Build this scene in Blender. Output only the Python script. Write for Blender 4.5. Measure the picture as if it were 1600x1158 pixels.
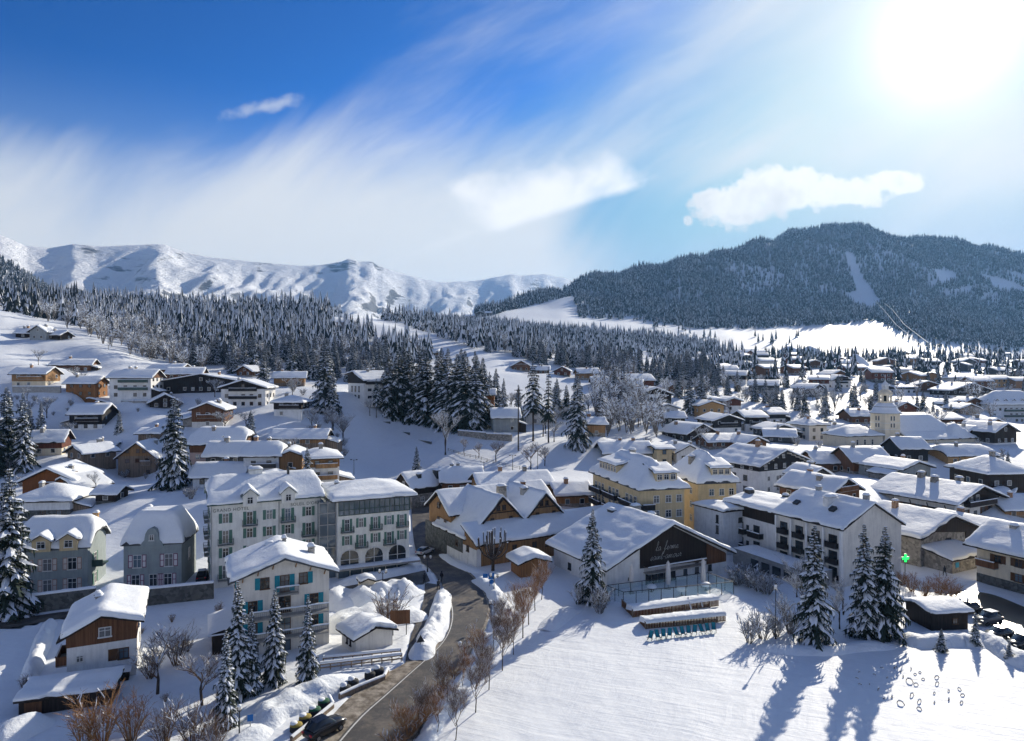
import bpy, math, random
import numpy as np
from mathutils import Vector, Matrix, noise as mnoise

for o in list(bpy.data.objects): bpy.data.objects.remove(o)
scene = bpy.context.scene
COL = scene.collection
R = math.radians
random.seed(7)
rng = np.random.default_rng(7)

# ------------------------------------------------------------------ camera
CAM_H = 36.0
FPX = 1600 / 36 * 24            # focal length in photograph pixels
cam_d = bpy.data.cameras.new('camera')
cam_d.lens = 24; cam_d.sensor_width = 36; cam_d.clip_start = 1; cam_d.clip_end = 40000
cam = bpy.data.objects.new('camera', cam_d); COL.objects.link(cam)
cam.location = (0, 0, CAM_H); cam.rotation_euler = (R(90), 0, 0)
scene.camera = cam

# ------------------------------------------------------------------ view / engine
scene.view_settings.view_transform = 'Standard'
scene.view_settings.look = 'None'
scene.view_settings.gamma = 1
scene.view_settings.use_curve_mapping = False
scene.view_settings.exposure = 0.80
scene.render.engine = 'CYCLES'
cy = scene.cycles
cy.max_bounces = 5; cy.diffuse_bounces = 3; cy.glossy_bounces = 2; cy.transmission_bounces = 3
cy.volume_bounces = 0; cy.transparent_max_bounces = 6
cy.use_denoising = True
cy.use_adaptive_sampling = True; cy.adaptive_threshold = .025
cy.caustics_reflective = False; cy.caustics_refractive = False
cy.sample_clamp_indirect = 4

# ------------------------------------------------------------------ sun
SUN_U, SUN_V = (1480 - 800) / FPX, (579 - 52) / FPX
sun_vec = Vector((SUN_U, 1, SUN_V)).normalized()
SUN_EL = math.asin(sun_vec.z)
SUN_AZ = math.atan2(sun_vec.x, sun_vec.y)      # from +Y towards +X
sl = bpy.data.lights.new('sun', 'SUN'); sl.energy = 3.7; sl.angle = R(0.5); sl.color = (1, .91, .76)
so = bpy.data.objects.new('sun', sl); COL.objects.link(so)
so.rotation_euler = sun_vec.to_track_quat('Z', 'Y').to_euler()
so.location = (200, 300, 400)

# ------------------------------------------------------------------ sky
class X:
    """tiny node-expression helper"""
    nt = None
    def __init__(s, sock): s.s = sock
    @staticmethod
    def m(op, *a):
        n = X.nt.nodes.new('ShaderNodeMath'); n.operation = op
        for i, v in enumerate(a):
            if isinstance(v, X): X.nt.links.new(v.s, n.inputs[i])
            else: n.inputs[i].default_value = v
        return X(n.outputs[0])
    def __add__(a, b): return X.m('ADD', a, b)
    __radd__ = __add__
    def __sub__(a, b): return X.m('SUBTRACT', a, b)
    def __rsub__(a, b): return X.m('SUBTRACT', b, a)
    def __mul__(a, b): return X.m('MULTIPLY', a, b)
    __rmul__ = __mul__
    def __truediv__(a, b): return X.m('DIVIDE', a, b)
    def min(a, b): return X.m('MINIMUM', a, b)
    def max(a, b): return X.m('MAXIMUM', a, b)
    def pow(a, b): return X.m('POWER', a, b)
    def sqrt(a): return X.m('SQRT', a)
    def abs(a): return X.m('ABSOLUTE', a)
    def ss(a, lo, hi, t0=0., t1=1.):
        n = X.nt.nodes.new('ShaderNodeMapRange'); n.interpolation_type = 'SMOOTHSTEP'
        X.nt.links.new(a.s, n.inputs[0])
        for i, v in enumerate((lo, hi, t0, t1)): n.inputs[i + 1].default_value = v
        return X(n.outputs[0])
def xvec(a, b, c=0.):
    n = X.nt.nodes.new('ShaderNodeCombineXYZ')
    for i, v in enumerate((a, b, c)):
        if isinstance(v, X): X.nt.links.new(v.s, n.inputs[i])
        else: n.inputs[i].default_value = v
    return n.outputs[0]
def xnoise(vec, scale, detail=4, rough=.55, dist=0.):
    n = X.nt.nodes.new('ShaderNodeTexNoise'); n.inputs['Scale'].default_value = scale
    n.inputs['Detail'].default_value = detail; n.inputs['Roughness'].default_value = rough
    n.inputs['Distortion'].default_value = dist
    X.nt.links.new(vec, n.inputs['Vector'])
    return X(n.outputs['Fac'])
def xmix(fac, a, b):
    n = X.nt.nodes.new('ShaderNodeMix'); n.data_type = 'RGBA'
    X.nt.links.new(fac.s, n.inputs[0]) if isinstance(fac, X) else setattr(n.inputs[0], 'default_value', fac)
    for v, i in ((a, 6), (b, 7)):
        if isinstance(v, tuple): n.inputs[i].default_value = (*v, 1)
        else: X.nt.links.new(v, n.inputs[i])
    return n.outputs[2]

world = bpy.data.worlds.new('World'); scene.world = world; world.use_nodes = True
nt = world.node_tree; nt.nodes.clear(); X.nt = nt
wout = nt.nodes.new('ShaderNodeOutputWorld'); bg = nt.nodes.new('ShaderNodeBackground')
sky = nt.nodes.new('ShaderNodeTexSky'); sky.sky_type = 'NISHITA'; sky.sun_disc = False
sky.sun_elevation = SUN_EL; sky.sun_rotation = SUN_AZ
sky.altitude = 1200; sky.air_density = 1.0; sky.dust_density = 0.6; sky.ozone_density = 2.5
tc = nt.nodes.new('ShaderNodeTexCoord'); sep = nt.nodes.new('ShaderNodeSeparateXYZ')
nt.links.new(tc.outputs['Generated'], sep.inputs[0])
dx, dy, dz = (X(sep.outputs[i]) for i in range(3))
front = dy.ss(.05, .3)
dys = dy.max(.08)
U, V = dx / dys, dz / dys                       # gnomonic sky coordinates round due north
# thin cirrus veil, streaks climbing towards the sun
ca, sa = math.cos(R(38)), math.sin(R(38))
sx, sy = U * ca + V * sa, V * ca - U * sa
warp = xnoise(xvec(U, V, 3.), 1.6, 2) - .5
n1 = xnoise(xvec(sx * .55 + warp * .35, sy * 2.1 + warp * .5, 1.7), 1.9, 6, .52)
n2 = xnoise(xvec(sx * .9, sy * 4.2 + warp, 8.3), 3.2, 6, .6)
low = V.ss(.47, .10)                            # the veil thickens towards the horizon
left_hole = (U + .55).ss(.55, -.15) * V.ss(.28, .5)
sunside = U.ss(-.35, .65)
clear_low = (V.ss(.34, .20)) * (U + .02).ss(.0, .22)          # blue gap above the wooded hill's left flank
veil = (n1 * .80 + n2 * .42 + low * .60 + sunside * .10 - left_hole * .45 - clear_low * .62 - .10)
veil = veil.ss(.46, 1.02) * .93
vb = xnoise(xvec(dx * 1.2, dy * 1.2, dz * 3.), 1.6, 5, .55).ss(.40, .76) * .55      # unseen veil overhead and behind, added to lift the fill light
veil = (veil * front + vb * (1. - front)) * dz.ss(-.02, .04)
# cloud bodies, given as half planes and ellipses in (U, V)
def pu(px): return (px - 800) / FPX
def pv(py): return (579 - py) / FPX
e1 = xnoise(xvec(U, V, 5.), 17, 6, .62) - .5
e2 = xnoise(xvec(U, V, 9.), 6, 4, .6) - .5
def half(p, q, amp):
    """signed distance to line p->q (positive on its left), roughened by noise"""
    (x0, y0), (x1, y1) = ((pu(p[0]), pv(p[1])), (pu(q[0]), pv(q[1])))
    l = math.hypot(x1 - x0, y1 - y0); nx, ny = -(y1 - y0) / l, (x1 - x0) / l
    return U * nx + V * ny + (-(nx * x0 + ny * y0)) + e1 * amp + e2 * amp * .8
lowedge = half((600, 420), (1020, 288), .012)
w1 = half((950, 236), (690, 284), .085).min(half((1030, 288), (940, 232), .085)).min(half((686, 282), (745, 372), .085))
w2 = half((745, 345), (590, 412), .03).min(lowedge).min(half((760, 300), (740, 400), .02) * -1.)
wtex = xnoise(xvec(sx * 3., sy * 7., 4.), 3., 5, .65).ss(.25, .6) * .45 + .55
wedge = (w1.ss(-.012, .05) * lowedge.ss(-.003, .012)).max(w2.ss(0., .03) * .75) * .95 * wtex
def ell(px, py, rx, ry):
    a = (U - pu(px)) / (rx / FPX); b = (V - pv(py)) / (ry / FPX)
    return 1. - (a * a + b * b).sqrt()
cum = ell(1145, 325, 72, 40).max(ell(1235, 296, 100, 44)).max(ell(1325, 300, 85, 30)).max(ell(1395, 285, 62, 24))
e3 = xnoise(xvec(U, V, 2.), 24, 6, .6) - .5
cumd = cum + e3 * 1.5 + e2 * .6
cumulus = cumd.ss(.06, .36) * .97
wc, ws = math.cos(R(14)), math.sin(R(14))
wu, wv = U - pu(415), V - pv(167)
wisp = 1. - (((wu * wc + wv * ws) / .075) .pow(2.) + ((wv * wc - wu * ws) / .016).pow(2.)).sqrt() + e1 * 2.4
wisp = wisp.ss(.15, 1.1) * .55
puff = (ell(1075, 345, 10, 11) + e1 * 1.2).ss(.1, .7) * .7
# aureole of sunlight scattered in the thin cirrus round the sun
dot = dx * sun_vec.x + dy * sun_vec.y + dz * sun_vec.z
dotp = dot.max(0.)
aure = dotp.pow(420.) * 3.6 + dotp.pow(60.) * .6 + dotp.pow(14.) * .08
# deeper, more saturated winter blue: gamma on the sky colour, high values held back
ssep = nt.nodes.new('ShaderNodeSeparateColor'); nt.links.new(sky.outputs[0], ssep.inputs[0])
scmb = nt.nodes.new('ShaderNodeCombineColor')
for i, (k, g_) in enumerate(((.46, 1.75), (.86, 1.58), (1.10, 1.5))):
    q_ = (X(ssep.outputs[i]) * (.1 * k)).min(.62).pow(g_) * 7.3
    nt.links.new(q_.s, scmb.inputs[i])
CW = 4.05
sunny = (dotp.pow(24.) * .85).min(1.)
pale = dz.ss(.38, .10) * .92                    # the clear sky pales towards the horizon
c = xmix(pale, scmb.outputs[0], (1.72, 2.30, 3.25))
c = xmix(sunny, c, (CW * .88, CW * .91, CW * .95))
c = xmix(veil, c, (CW * .93, CW * .96, CW * .99))
c = xmix(wedge * front, c, (CW * 1.18, CW * 1.19, CW * 1.20))
c = xmix(wisp * front, c, (CW * .85, CW * .9, CW * .97))
c = xmix(puff * front, c, (CW, CW, CW))
shade = (cumd * .35 + e2 * 2.0 + e3 * .9 + (.272 - V) * 7.).ss(.05, .95)
ccol = xmix(shade, (CW * 1.16, CW * 1.16, CW * 1.14), (CW * .80, CW * .83, CW * .87))
c = xmix(cumulus * front, c, ccol)
gl = nt.nodes.new('ShaderNodeMix'); gl.data_type = 'RGBA'; gl.blend_type = 'ADD'; gl.inputs[0].default_value = 1
gc = nt.nodes.new('ShaderNodeCombineColor')
for i, k in enumerate((1., .985, .95)): nt.links.new((aure * k).s, gc.inputs[i])
nt.links.new(c, gl.inputs[6]); nt.links.new(gc.outputs[0], gl.inputs[7])
nt.links.new(gl.outputs[2], bg.inputs[0]); bg.inputs[1].default_value = .125
nt.links.new(bg.outputs[0], wout.inputs[0])

# ================================================================== helpers
def tag(o, label=None, cat=None, group=None, kind=None):
    if label: o['label'] = label
    if cat: o['category'] = cat
    if group: o['group'] = group
    if kind: o['kind'] = kind
    return o
def link(name, data, parent=None, loc=None, rot=None, scale=None):
    o = bpy.data.objects.new(name, data); COL.objects.link(o)
    if parent: o.parent = parent
    if loc is not None: o.location = loc
    if rot is not None: o.rotation_euler = rot
    if scale is not None: o.scale = scale if hasattr(scale, '__len__') else (scale,) * 3
    return o
def empty(name, loc=(0, 0, 0), rz=0., scale=None):
    o = link(name, None, None, loc, (0, 0, rz), scale); o.empty_display_size = .5
    return o
class MB:
    """collects faces, builds one mesh"""
    def __init__(s): s.v = []; s.f = []; s.m = []
    def poly(s, pts, m=0):
        i = len(s.v); s.v.extend(pts); s.f.append(tuple(range(i, i + len(pts)))); s.m.append(m)
    def box(s, x0, x1, y0, y1, z0, z1, m=0, M=None):
        i = len(s.v)
        p = [(x, y, z) for z in (z0, z1) for y in (y0, y1) for x in (x0, x1)]
        if M is not None: p = [tuple(M @ Vector(q)) for q in p]
        s.v.extend(p)
        for q in ((0, 2, 3, 1), (4, 5, 7, 6), (0, 1, 5, 4), (1, 3, 7, 5), (3, 2, 6, 7), (2, 0, 4, 6)):
            s.f.append(tuple(i + k for k in q)); s.m.append(m)
    def bar(s, a, b, w, h=None, m=0):
        a, b = Vector(a), Vector(b); d = b - a; l = d.length
        if l < 1e-6: return
        M = Matrix.Translation(a) @ d.to_track_quat('X', 'Z').to_matrix().to_4x4()
        h = h or w
        s.box(0, l, -w / 2, w / 2, -h / 2, h / 2, m, M)
    def tube(s, pts, rad, n=5, m=0, cap=True):
        rings = []
        pts = [Vector(p) for p in pts]
        for k, p in enumerate(pts):
            d = (pts[min(k + 1, len(pts) - 1)] - pts[max(k - 1, 0)])
            if d.length < 1e-9: d = Vector((0, 0, 1))
            q = d.to_track_quat('Z', 'Y'); r = rad[k] if hasattr(rad, '__len__') else rad
            i = len(s.v)
            for j in range(n):
                a = 2 * math.pi * j / n
                s.v.append(tuple(p + q @ Vector((r * math.cos(a), r * math.sin(a), 0))))
            rings.append(i)
        for a, b in zip(rings, rings[1:]):
            for j in range(n):
                s.f.append((a + j, a + (j + 1) % n, b + (j + 1) % n, b + j)); s.m.append(m)
        if cap:
            s.f.append(tuple(rings[-1] + j for j in range(n))); s.m.append(m)
            s.f.append(tuple(rings[0] + n - 1 - j for j in range(n))); s.m.append(m)
    def lathe(s, prof, n=12, c=(0, 0, 0), m=0):
        rings = []
        for r, z in prof:
            i = len(s.v); rings.append(i)
            for j in range(n):
                a = 2 * math.pi * j / n
                s.v.append((c[0] + r * math.cos(a), c[1] + r * math.sin(a), c[2] + z))
        for a, b in zip(rings, rings[1:]):
            for j in range(n):
                s.f.append((a + j, a + (j + 1) % n, b + (j + 1) % n, b + j)); s.m.append(m)
        s.f.append(tuple(rings[-1] + j for j in range(n))); s.m.append(m)
    def grid(s, P, m=0):
        """P[i][j] grid of points"""
        i0 = len(s.v); nr, nc = len(P), len(P[0])
        for r in P: s.v.extend(r)
        for i in range(nr - 1):
            for j in range(nc - 1):
                a = i0 + i * nc + j
                s.f.append((a, a + 1, a + nc + 1, a + nc)); s.m.append(m)
    def mesh(s, name, mats, smooth=False):
        me = bpy.data.meshes.new(name); me.from_pydata(s.v, [], s.f)
        for mt in (mats if isinstance(mats, (list, tuple)) else [mats]): me.materials.append(MAT[mt] if isinstance(mt, str) else mt)
        if any(s.m): me.polygons.foreach_set('material_index', s.m)
        if smooth: me.polygons.foreach_set('use_smooth', [True] * len(s.f))
        me.update()
        return me
    def build(s, name, mats, parent=None, smooth=False, loc=None, rot=None):
        return link(name, s.mesh(name, mats, smooth), parent, loc, rot)
def fbm(x, y, z=0., o=4):
    return mnoise.fractal(Vector((x, y, z)), 1., 2., o)

# ================================================================== materials
MAT = {}
def new_mat(name, color, rough=.8, var=.15, vscale=1.5, bump=.0, bscale=8., spec=.3, color2=None, kind=None, metal=0.):
    m = bpy.data.materials.new(name); m.use_nodes = True; MAT[name] = m
    t = m.node_tree; b = t.nodes['Principled BSDF']
    b.inputs['Roughness'].default_value = rough; b.inputs['Specular IOR Level'].default_value = spec
    b.inputs['Metallic'].default_value = metal
    X.nt = t
    tcn = t.nodes.new('ShaderNodeTexCoord'); vec = tcn.outputs['Object']
    n = xnoise(vec, vscale, 5, .6)
    c1 = tuple(max(0, k * (1 - var)) for k in color); c2 = color2 or tuple(min(1, k * (1 + var)) for k in color)
    fac = n.ss(.3, .7)
    bh = n
    if kind == 'planks':            # vertical boards: every board its own tone, dark joints
        sp = t.nodes.new('ShaderNodeSeparateXYZ'); t.links.new(vec, sp.inputs[0])
        q = (X(sp.outputs[0]) + X(sp.outputs[1])) * (1 / .24)
        cell = X.m('FLOOR', q); fr = X.m('FRACT', q)
        wn = t.nodes.new('ShaderNodeTexWhiteNoise'); wn.noise_dimensions = '1D'; t.links.new(cell.s, wn.inputs['W'])
        grain = xnoise(xvec(X(sp.outputs[0]) * 9., X(sp.outputs[1]) * 9., X(sp.outputs[2]) * .7), 1.2, 4, .6)
        fac = X(wn.outputs['Value']) * .5 + grain.ss(.3, .7) * .5
        joint = fr.ss(.0, .08) * (1. - fr).ss(.0, .08)
        bh = joint
        fac = fac * (joint * .6 + .4)
    if kind == 'plaster':           # weathered render: soft blotches and faint runs below sills and eaves
        sp = t.nodes.new('ShaderNodeSeparateXYZ'); t.links.new(vec, sp.inputs[0])
        run = xnoise(xvec(X(sp.outputs[0]) * 2.2, X(sp.outputs[1]) * 2.2, X(sp.outputs[2]) * .22), 1.1, 4, .65)
        fac = (n * .5 + run * .5).ss(.32, .62); bh = xnoise(vec, 8., 4, .6)
    if kind == 'stone':
        vo = t.nodes.new('ShaderNodeTexVoronoi'); vo.inputs['Scale'].default_value = 2.2; t.links.new(vec, vo.inputs['Vector'])
        vc = t.nodes.new('ShaderNodeSeparateColor'); t.links.new(vo.outputs['Color'], vc.inputs[0])
        fac = X(vc.outputs[0]); bh = 1. - X(vo.outputs['Distance'])
    t.links.new(xmix(fac, c1, c2), b.inputs['Base Color'])
    if bump:
        bn = t.nodes.new('ShaderNodeBump'); bn.inputs['Strength'].default_value = bump; bn.inputs['Distance'].default_value = .08
        src = xnoise(vec, bscale, 4, .6) if kind is None else bh
        t.links.new(src.s, bn.inputs['Height']); t.links.new(bn.outputs[0], b.inputs['Normal'])
    return m
def snow_mat(name, col=(.83, .87, .90), scales=((.35, .5), (2.2, .16), (9., .05)), rough=.62):
    m = bpy.data.materials.new(name); m.use_nodes = True; MAT[name] = m
    t = m.node_tree; b = t.nodes['Principled BSDF']; X.nt = t
    b.inputs['Roughness'].default_value = rough; b.inputs['Specular IOR Level'].default_value = .12
    g = t.nodes.new('ShaderNodeNewGeometry'); vec = g.outputs['Position']
    h = None
    for sc, am in scales:
        k = xnoise(vec, sc, 4, .55) * am
        h = k if h is None else h + k
    bn = t.nodes.new('ShaderNodeBump'); bn.inputs['Strength'].default_value = .7; bn.inputs['Distance'].default_value = .9
    t.links.new(h.s, bn.inputs['Height']); t.links.new(bn.outputs[0], b.inputs['Normal'])
    n = xnoise(vec, .8, 4, .6)
    t.links.new(xmix(n.ss(.3, .7), tuple(k * .96 for k in col), col), b.inputs['Base Color'])
    return m
snow_mat('snow')
snow_mat('snow_roof', (.85, .885, .91), ((.5, .22), (3., .05)))
snow_mat('frost', (.74, .78, .84), ((2., .1),), .8)
def P_(n, c, **k): new_mat(n, c, **k)
P_('white', (.74, .73, .70), var=.13, vscale=.6, bump=.1, kind='plaster'); P_('offwhite', (.66, .63, .57), var=.13, vscale=.6, bump=.1, kind='plaster')
P_('cream', (.66, .58, .44), var=.13, vscale=.6, bump=.1, kind='plaster'); P_('yellow', (.58, .46, .27), var=.13, vscale=.6, bump=.1, kind='plaster')
P_('grey_wall', (.30, .32, .32), var=.13, vscale=.6, bump=.1, kind='plaster'); P_('villa_grey', (.27, .31, .31), var=.13, vscale=.6, bump=.1, kind='plaster')
P_('hotel_white', (.70, .70, .65), var=.13, vscale=.6, bump=.1, kind='plaster'); P_('bluewhite', (.60, .63, .66), var=.12, kind='plaster')
P_('concrete', (.34, .33, .31), var=.15, bump=.2); P_('stone', (.26, .24, .21), var=.4, kind='stone', bump=.5)
P_('stone_dark', (.10, .105, .10), var=.4, kind='stone', bump=.5)
P_('wood_dark', (.030, .022, .018), var=.5, kind='planks', bump=.4); P_('wood_black', (.022, .020, .021), var=.4, kind='planks', bump=.4)
P_('wood_brown', (.15, .070, .034), var=.45, kind='planks', bump=.4); P_('wood_red', (.13, .045, .026), var=.4, kind='planks', bump=.4)
P_('wood_orange', (.29, .135, .050), var=.35, kind='planks', bump=.4); P_('wood_honey', (.30, .17, .075), var=.4, kind='planks', bump=.4)
P_('wood_grey', (.24, .18, .13), var=.5, kind='planks', bump=.5); P_('wood_rust', (.20, .072, .022), var=.25, kind='planks', bump=.3)
P_('brick', (.33, .20, .12), var=.2); P_('ochre', (.44, .27, .12), var=.1); P_('pink', (.50, .36, .30), var=.08)
P_('frame_white', (.66, .66, .64), var=.04); P_('frame_dark', (.035, .030, .028), var=.2); P_('frame_brown', (.10, .055, .03), var=.2)
P_('sh_green', (.10, .20, .16), var=.12); P_('sh_teal', (.02, .23, .30), var=.12); P_('sh_violet', (.62, .60, .60), var=.05)
P_('sh_pale', (.60, .55, .50), var=.05); P_('sh_trim', (.20, .06, .12), var=.1); P_('sh_trim_pale', (.42, .27, .21), var=.1)
P_('sh_brown', (.12, .06, .03), var=.2); P_('metal_dark', (.025, .028, .03), rough=.5, var=.2, spec=.5)
P_('metal_green', (.045, .085, .075), rough=.5, var=.2); P_('metal_grey', (.30, .31, .32), rough=.4, var=.1, metal=.6)
P_('lettering', (.16, .17, .15), var=.1); P_('lettering_white', (.50, .50, .48), var=.02)
P_('slate', (.07, .075, .08), var=.3); P_('tile_brown', (.10, .06, .045), var=.3)
P_('asphalt', (.040, .040, .042), rough=.6, var=.35, vscale=.25, bump=.3, bscale=25., spec=.4)
P_('slush', (.20, .155, .105), rough=.6, var=.5, vscale=.8, bump=.8, bscale=3., color2=(.42, .37, .30))
P_('road_paint', (.62, .62, .60), var=.2, vscale=4.)
P_('bark', (.060, .045, .035), var=.4, vscale=6., bump=.5); P_('twig', (.16, .10, .06), var=.35, vscale=3.)
P_('twig_red', (.29, .155, .065), var=.35, vscale=3.); P_('twig_grey', (.17, .155, .14), var=.3, vscale=3.)
P_('needles', (.020, .034, .026), var=.45, vscale=2.2, rough=.85); P_('needles_blue', (.026, .042, .040), var=.4, vscale=.6, rough=.9)
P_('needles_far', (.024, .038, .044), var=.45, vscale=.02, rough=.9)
P_('rust', (.25, .10, .035), var=.3); P_('canvas', (.66, .63, .60), var=.06, vscale=3., bump=.1)
P_('teal_fabric', (.02, .24, .30), var=.2); P_('skin', (.45, .28, .20), var=.05); P_('cloth_dark', (.02, .022, .03), var=.2)
P_('cloth_red', (.3, .03, .03), var=.2); P_('sign_blue', (.02, .14, .42), var=.05); P_('sign_cyan', (.05, .30, .48), var=.05)
P_('bin_dark', (.03, .032, .035), var=.2); P_('lid_green', (.02, .10, .05), var=.15); P_('lid_yellow', (.30, .23, .05), var=.15)
P_('car_black', (.012, .012, .014), rough=.25, var=.1, spec=.6); P_('car_white', (.6, .6, .6), rough=.3, var=.05, spec=.5)
P_('car_grey', (.08, .085, .09), rough=.28, var=.1, spec=.6); P_('tyre', (.015, .015, .015), var=.2); P_('red_lamp', (.45, .01, .02), rough=.3, var=.05)
P_('sign_red', (.5, .03, .03), var=.05); P_('lamp_glass', (.70, .66, .60), rough=.3, var=.05)
def glass_mat(name, col, rough, spec=.6):
    m = bpy.data.materials.new(name); m.use_nodes = True; MAT[name] = m
    b = m.node_tree.nodes['Principled BSDF']; b.inputs['Base Color'].default_value = (*col, 1)
    b.inputs['Roughness'].default_value = rough; b.inputs['Specular IOR Level'].default_value = spec
    return m
glass_mat('glass', (.022, .028, .034), .06); glass_mat('glass_curtain', (.16, .16, .155), .12); glass_mat('glass_sky', (.10, .14, .17), .04, .9)  # glass_sky: bright sky reflection painted in as a paler blue base colour
m = bpy.data.materials.new('glass_clear'); m.use_nodes = True; MAT['glass_clear'] = m
_t = m.node_tree; _b = _t.nodes['Principled BSDF']; _b.inputs['Base Color'].default_value = (.55, .8, .82, 1)
_b.inputs['Roughness'].default_value = .03; _b.inputs['Alpha'].default_value = .13
m = bpy.data.materials.new('led_green'); m.use_nodes = True; MAT['led_green'] = m
_b = m.node_tree.nodes['Principled BSDF']; _b.inputs['Base Color'].default_value = (.0, .4, .05, 1)
_b.inputs['Emission Color'].default_value = (.02, 1, .12, 1); _b.inputs['Emission Strength'].default_value = 1.3

# ================================================================== terrain
def px2(px, py, d):
    """photograph pixel + distance along +Y -> world point"""
    return ((px - 800) / FPX * d, d, CAM_H - (py - 579) / FPX * d)
CP = []                                   # ground control points (u, d, z)
def cp(px, py, d): CP.append(((px - 800) / FPX, d, CAM_H - (py - 579) / FPX * d))
def cz(px, d, z): CP.append(((px - 800) / FPX, d, z))
for px in (-900, -450, 0, 300, 550, 800, 1100, 1400, 1700, 2050, 2500):
    for d in (34, 60, 85, 108): cz(px, d, 0)
for px, d, z in ((800, 128, 0), (1000, 132, 0), (1300, 128, 0), (1500, 128, .3), (1700, 130, .5), (650, 150, .2), (655, 178, .8), (400, 128, 0),
                 (200, 122, .5), (60, 122, .6), (-200, 122, 1), (-600, 125, 3), (2200, 130, 1)): cz(px, d, z)
for t in ((600, 748, 200), (560, 720, 215), (640, 690, 235), (600, 660, 250), (640, 648, 262), (700, 672, 245), (760, 672, 240), (690, 715, 212),
          (760, 735, 195), (850, 722, 205), (900, 745, 190), (880, 690, 225), (820, 700, 216), (640, 745, 200), (700, 745, 194), (600, 625, 275), (700, 640, 270),
          (850, 655, 262), (930, 690, 232), (960, 655, 270), (930, 625, 310), (800, 615, 320), (700, 590, 350),
          # left hillside
          (60, 815, 148), (60, 760, 176), (210, 742, 197), (130, 675, 224), (300, 670, 214), (340, 722, 193), (200, 622, 245), (380, 637, 240), (50, 606, 250), (450, 652, 226),
          (560, 622, 256), (300, 612, 258), (450, 604, 276), (130, 583, 285), (260, 590, 290), (-200, 600, 250), (-300, 700, 190), (300, 760, 166), (480, 762, 168),
          # snowy hill, farm
          (0, 498, 345), (60, 528, 330), (100, 540, 318), (160, 548, 310), (230, 576, 302), (0, 562, 280), (100, 574, 276), (-200, 480, 350), (-300, 560, 280),
          (290, 575, 335), (400, 580, 330), (480, 592, 305), (200, 530, 380), (120, 505, 420),
          # left wood up to its ridge
          (300, 525, 480), (400, 530, 470), (500, 540, 420), (240, 500, 560), (300, 482, 700), (430, 488, 700), (500, 494, 690), (600, 500, 720), (700, 508, 780),
          (0, 490, 430), (60, 484, 540), (150, 482, 640), (200, 480, 700),
          # clearing strip
          (535, 502, 560), (620, 522, 500), (700, 546, 440), (780, 564, 408), (860, 582, 378), (940, 600, 345),
          # middle belt
          (1000, 572, 460), (900, 566, 480), (850, 545, 600), (950, 535, 740), (700, 525, 640), (800, 520, 800), (1100, 562, 640), (1050, 540, 800),
          # right village floor
          (1150, 592, 420), (1250, 592, 430), (1400, 602, 420), (1550, 612, 420), (1100, 615, 345), (1250, 622, 350), (1400, 632, 340), (1550, 662, 300),
          (1250, 655, 280), (1100, 664, 262), (1020, 662, 270), (1400, 694, 232), (1550, 706, 222), (1250, 705, 215), (1300, 575, 560), (1500, 575, 620),
          (1400, 563, 800), (1600, 563, 800), (1200, 559, 800), (1750, 640, 330), (1750, 575, 700), (1900, 700, 230), (1100, 780, 175), (1200, 778, 184), (1400, 765, 190),
          (1560, 770, 185), (1700, 780, 180), (1000, 745, 195),
          # foot of the wooded hill and ski slope
          (1250, 546, 1040), (1400, 549, 1120), (1500, 541, 1250), (1600, 555, 1300), (1750, 560, 1300), (1130, 548, 960), (1300, 516, 1270), (1110, 522, 1150), (950, 502, 1300),
          (850, 492, 1300), (785, 496, 1230), (870, 470, 1500), (1450, 505, 1450), (1200, 512, 1300), (1030, 512, 1200),
          (1250, 450, 1800), (1000, 468, 1620), (1120, 460, 1700), (1450, 450, 1900), (1560, 480, 1850), (1700, 490, 1850),
          # far left slope
          (-250, 335, 1600), (0, 414, 1500), (60, 448, 1450), (110, 473, 1400), (190, 484, 1400)): cp(*t)
RIDGE = ((2100, 470, 2800), (1900, 460, 2750), (1720, 445, 2700), (1660, 425, 2700), (1600, 414, 2700), (1560, 397, 2680), (1520, 386, 2650), (1450, 383, 2600), (1380, 371, 2550), (1335, 363, 2520), (1290, 361, 2500), (1220, 366, 2400),
         (1150, 392, 2300), (1100, 405, 2200), (1000, 421, 2100), (940, 436, 2000), (890, 449, 1900), (800, 483, 1750), (735, 502, 1650))
for px, py, d in RIDGE:
    py += 13 if 1080 < px < 1620 else 8
    cp(px, py, d); z = CP[-1][2]
    cz(px, d * 1.13, z - .05 * d); cz(px, d * 1.5, z - .17 * d)
for px, d, z in ((300, 900, 78), (430, 900, 82), (500, 950, 84), (600, 1000, 90), (700, 1050, 98), (300, 1400, 60), (500, 1500, 70), (650, 1600, 90), (100, 1000, 110),
                 (0, 1900, 150), (300, 2200, 80), (600, 2300, 60), (-300, 2300, 300), (-700, 1200, 250), (-700, 400, 60), (-900, 250, 25), (300, 3500, 60), (0, 3500, 60),
                 (600, 3500, 50), (-500, 3500, 100), (2400, 1000, 90), (2400, 400, 35), (2400, 1900, 300)): cz(px, d, z)

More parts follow.
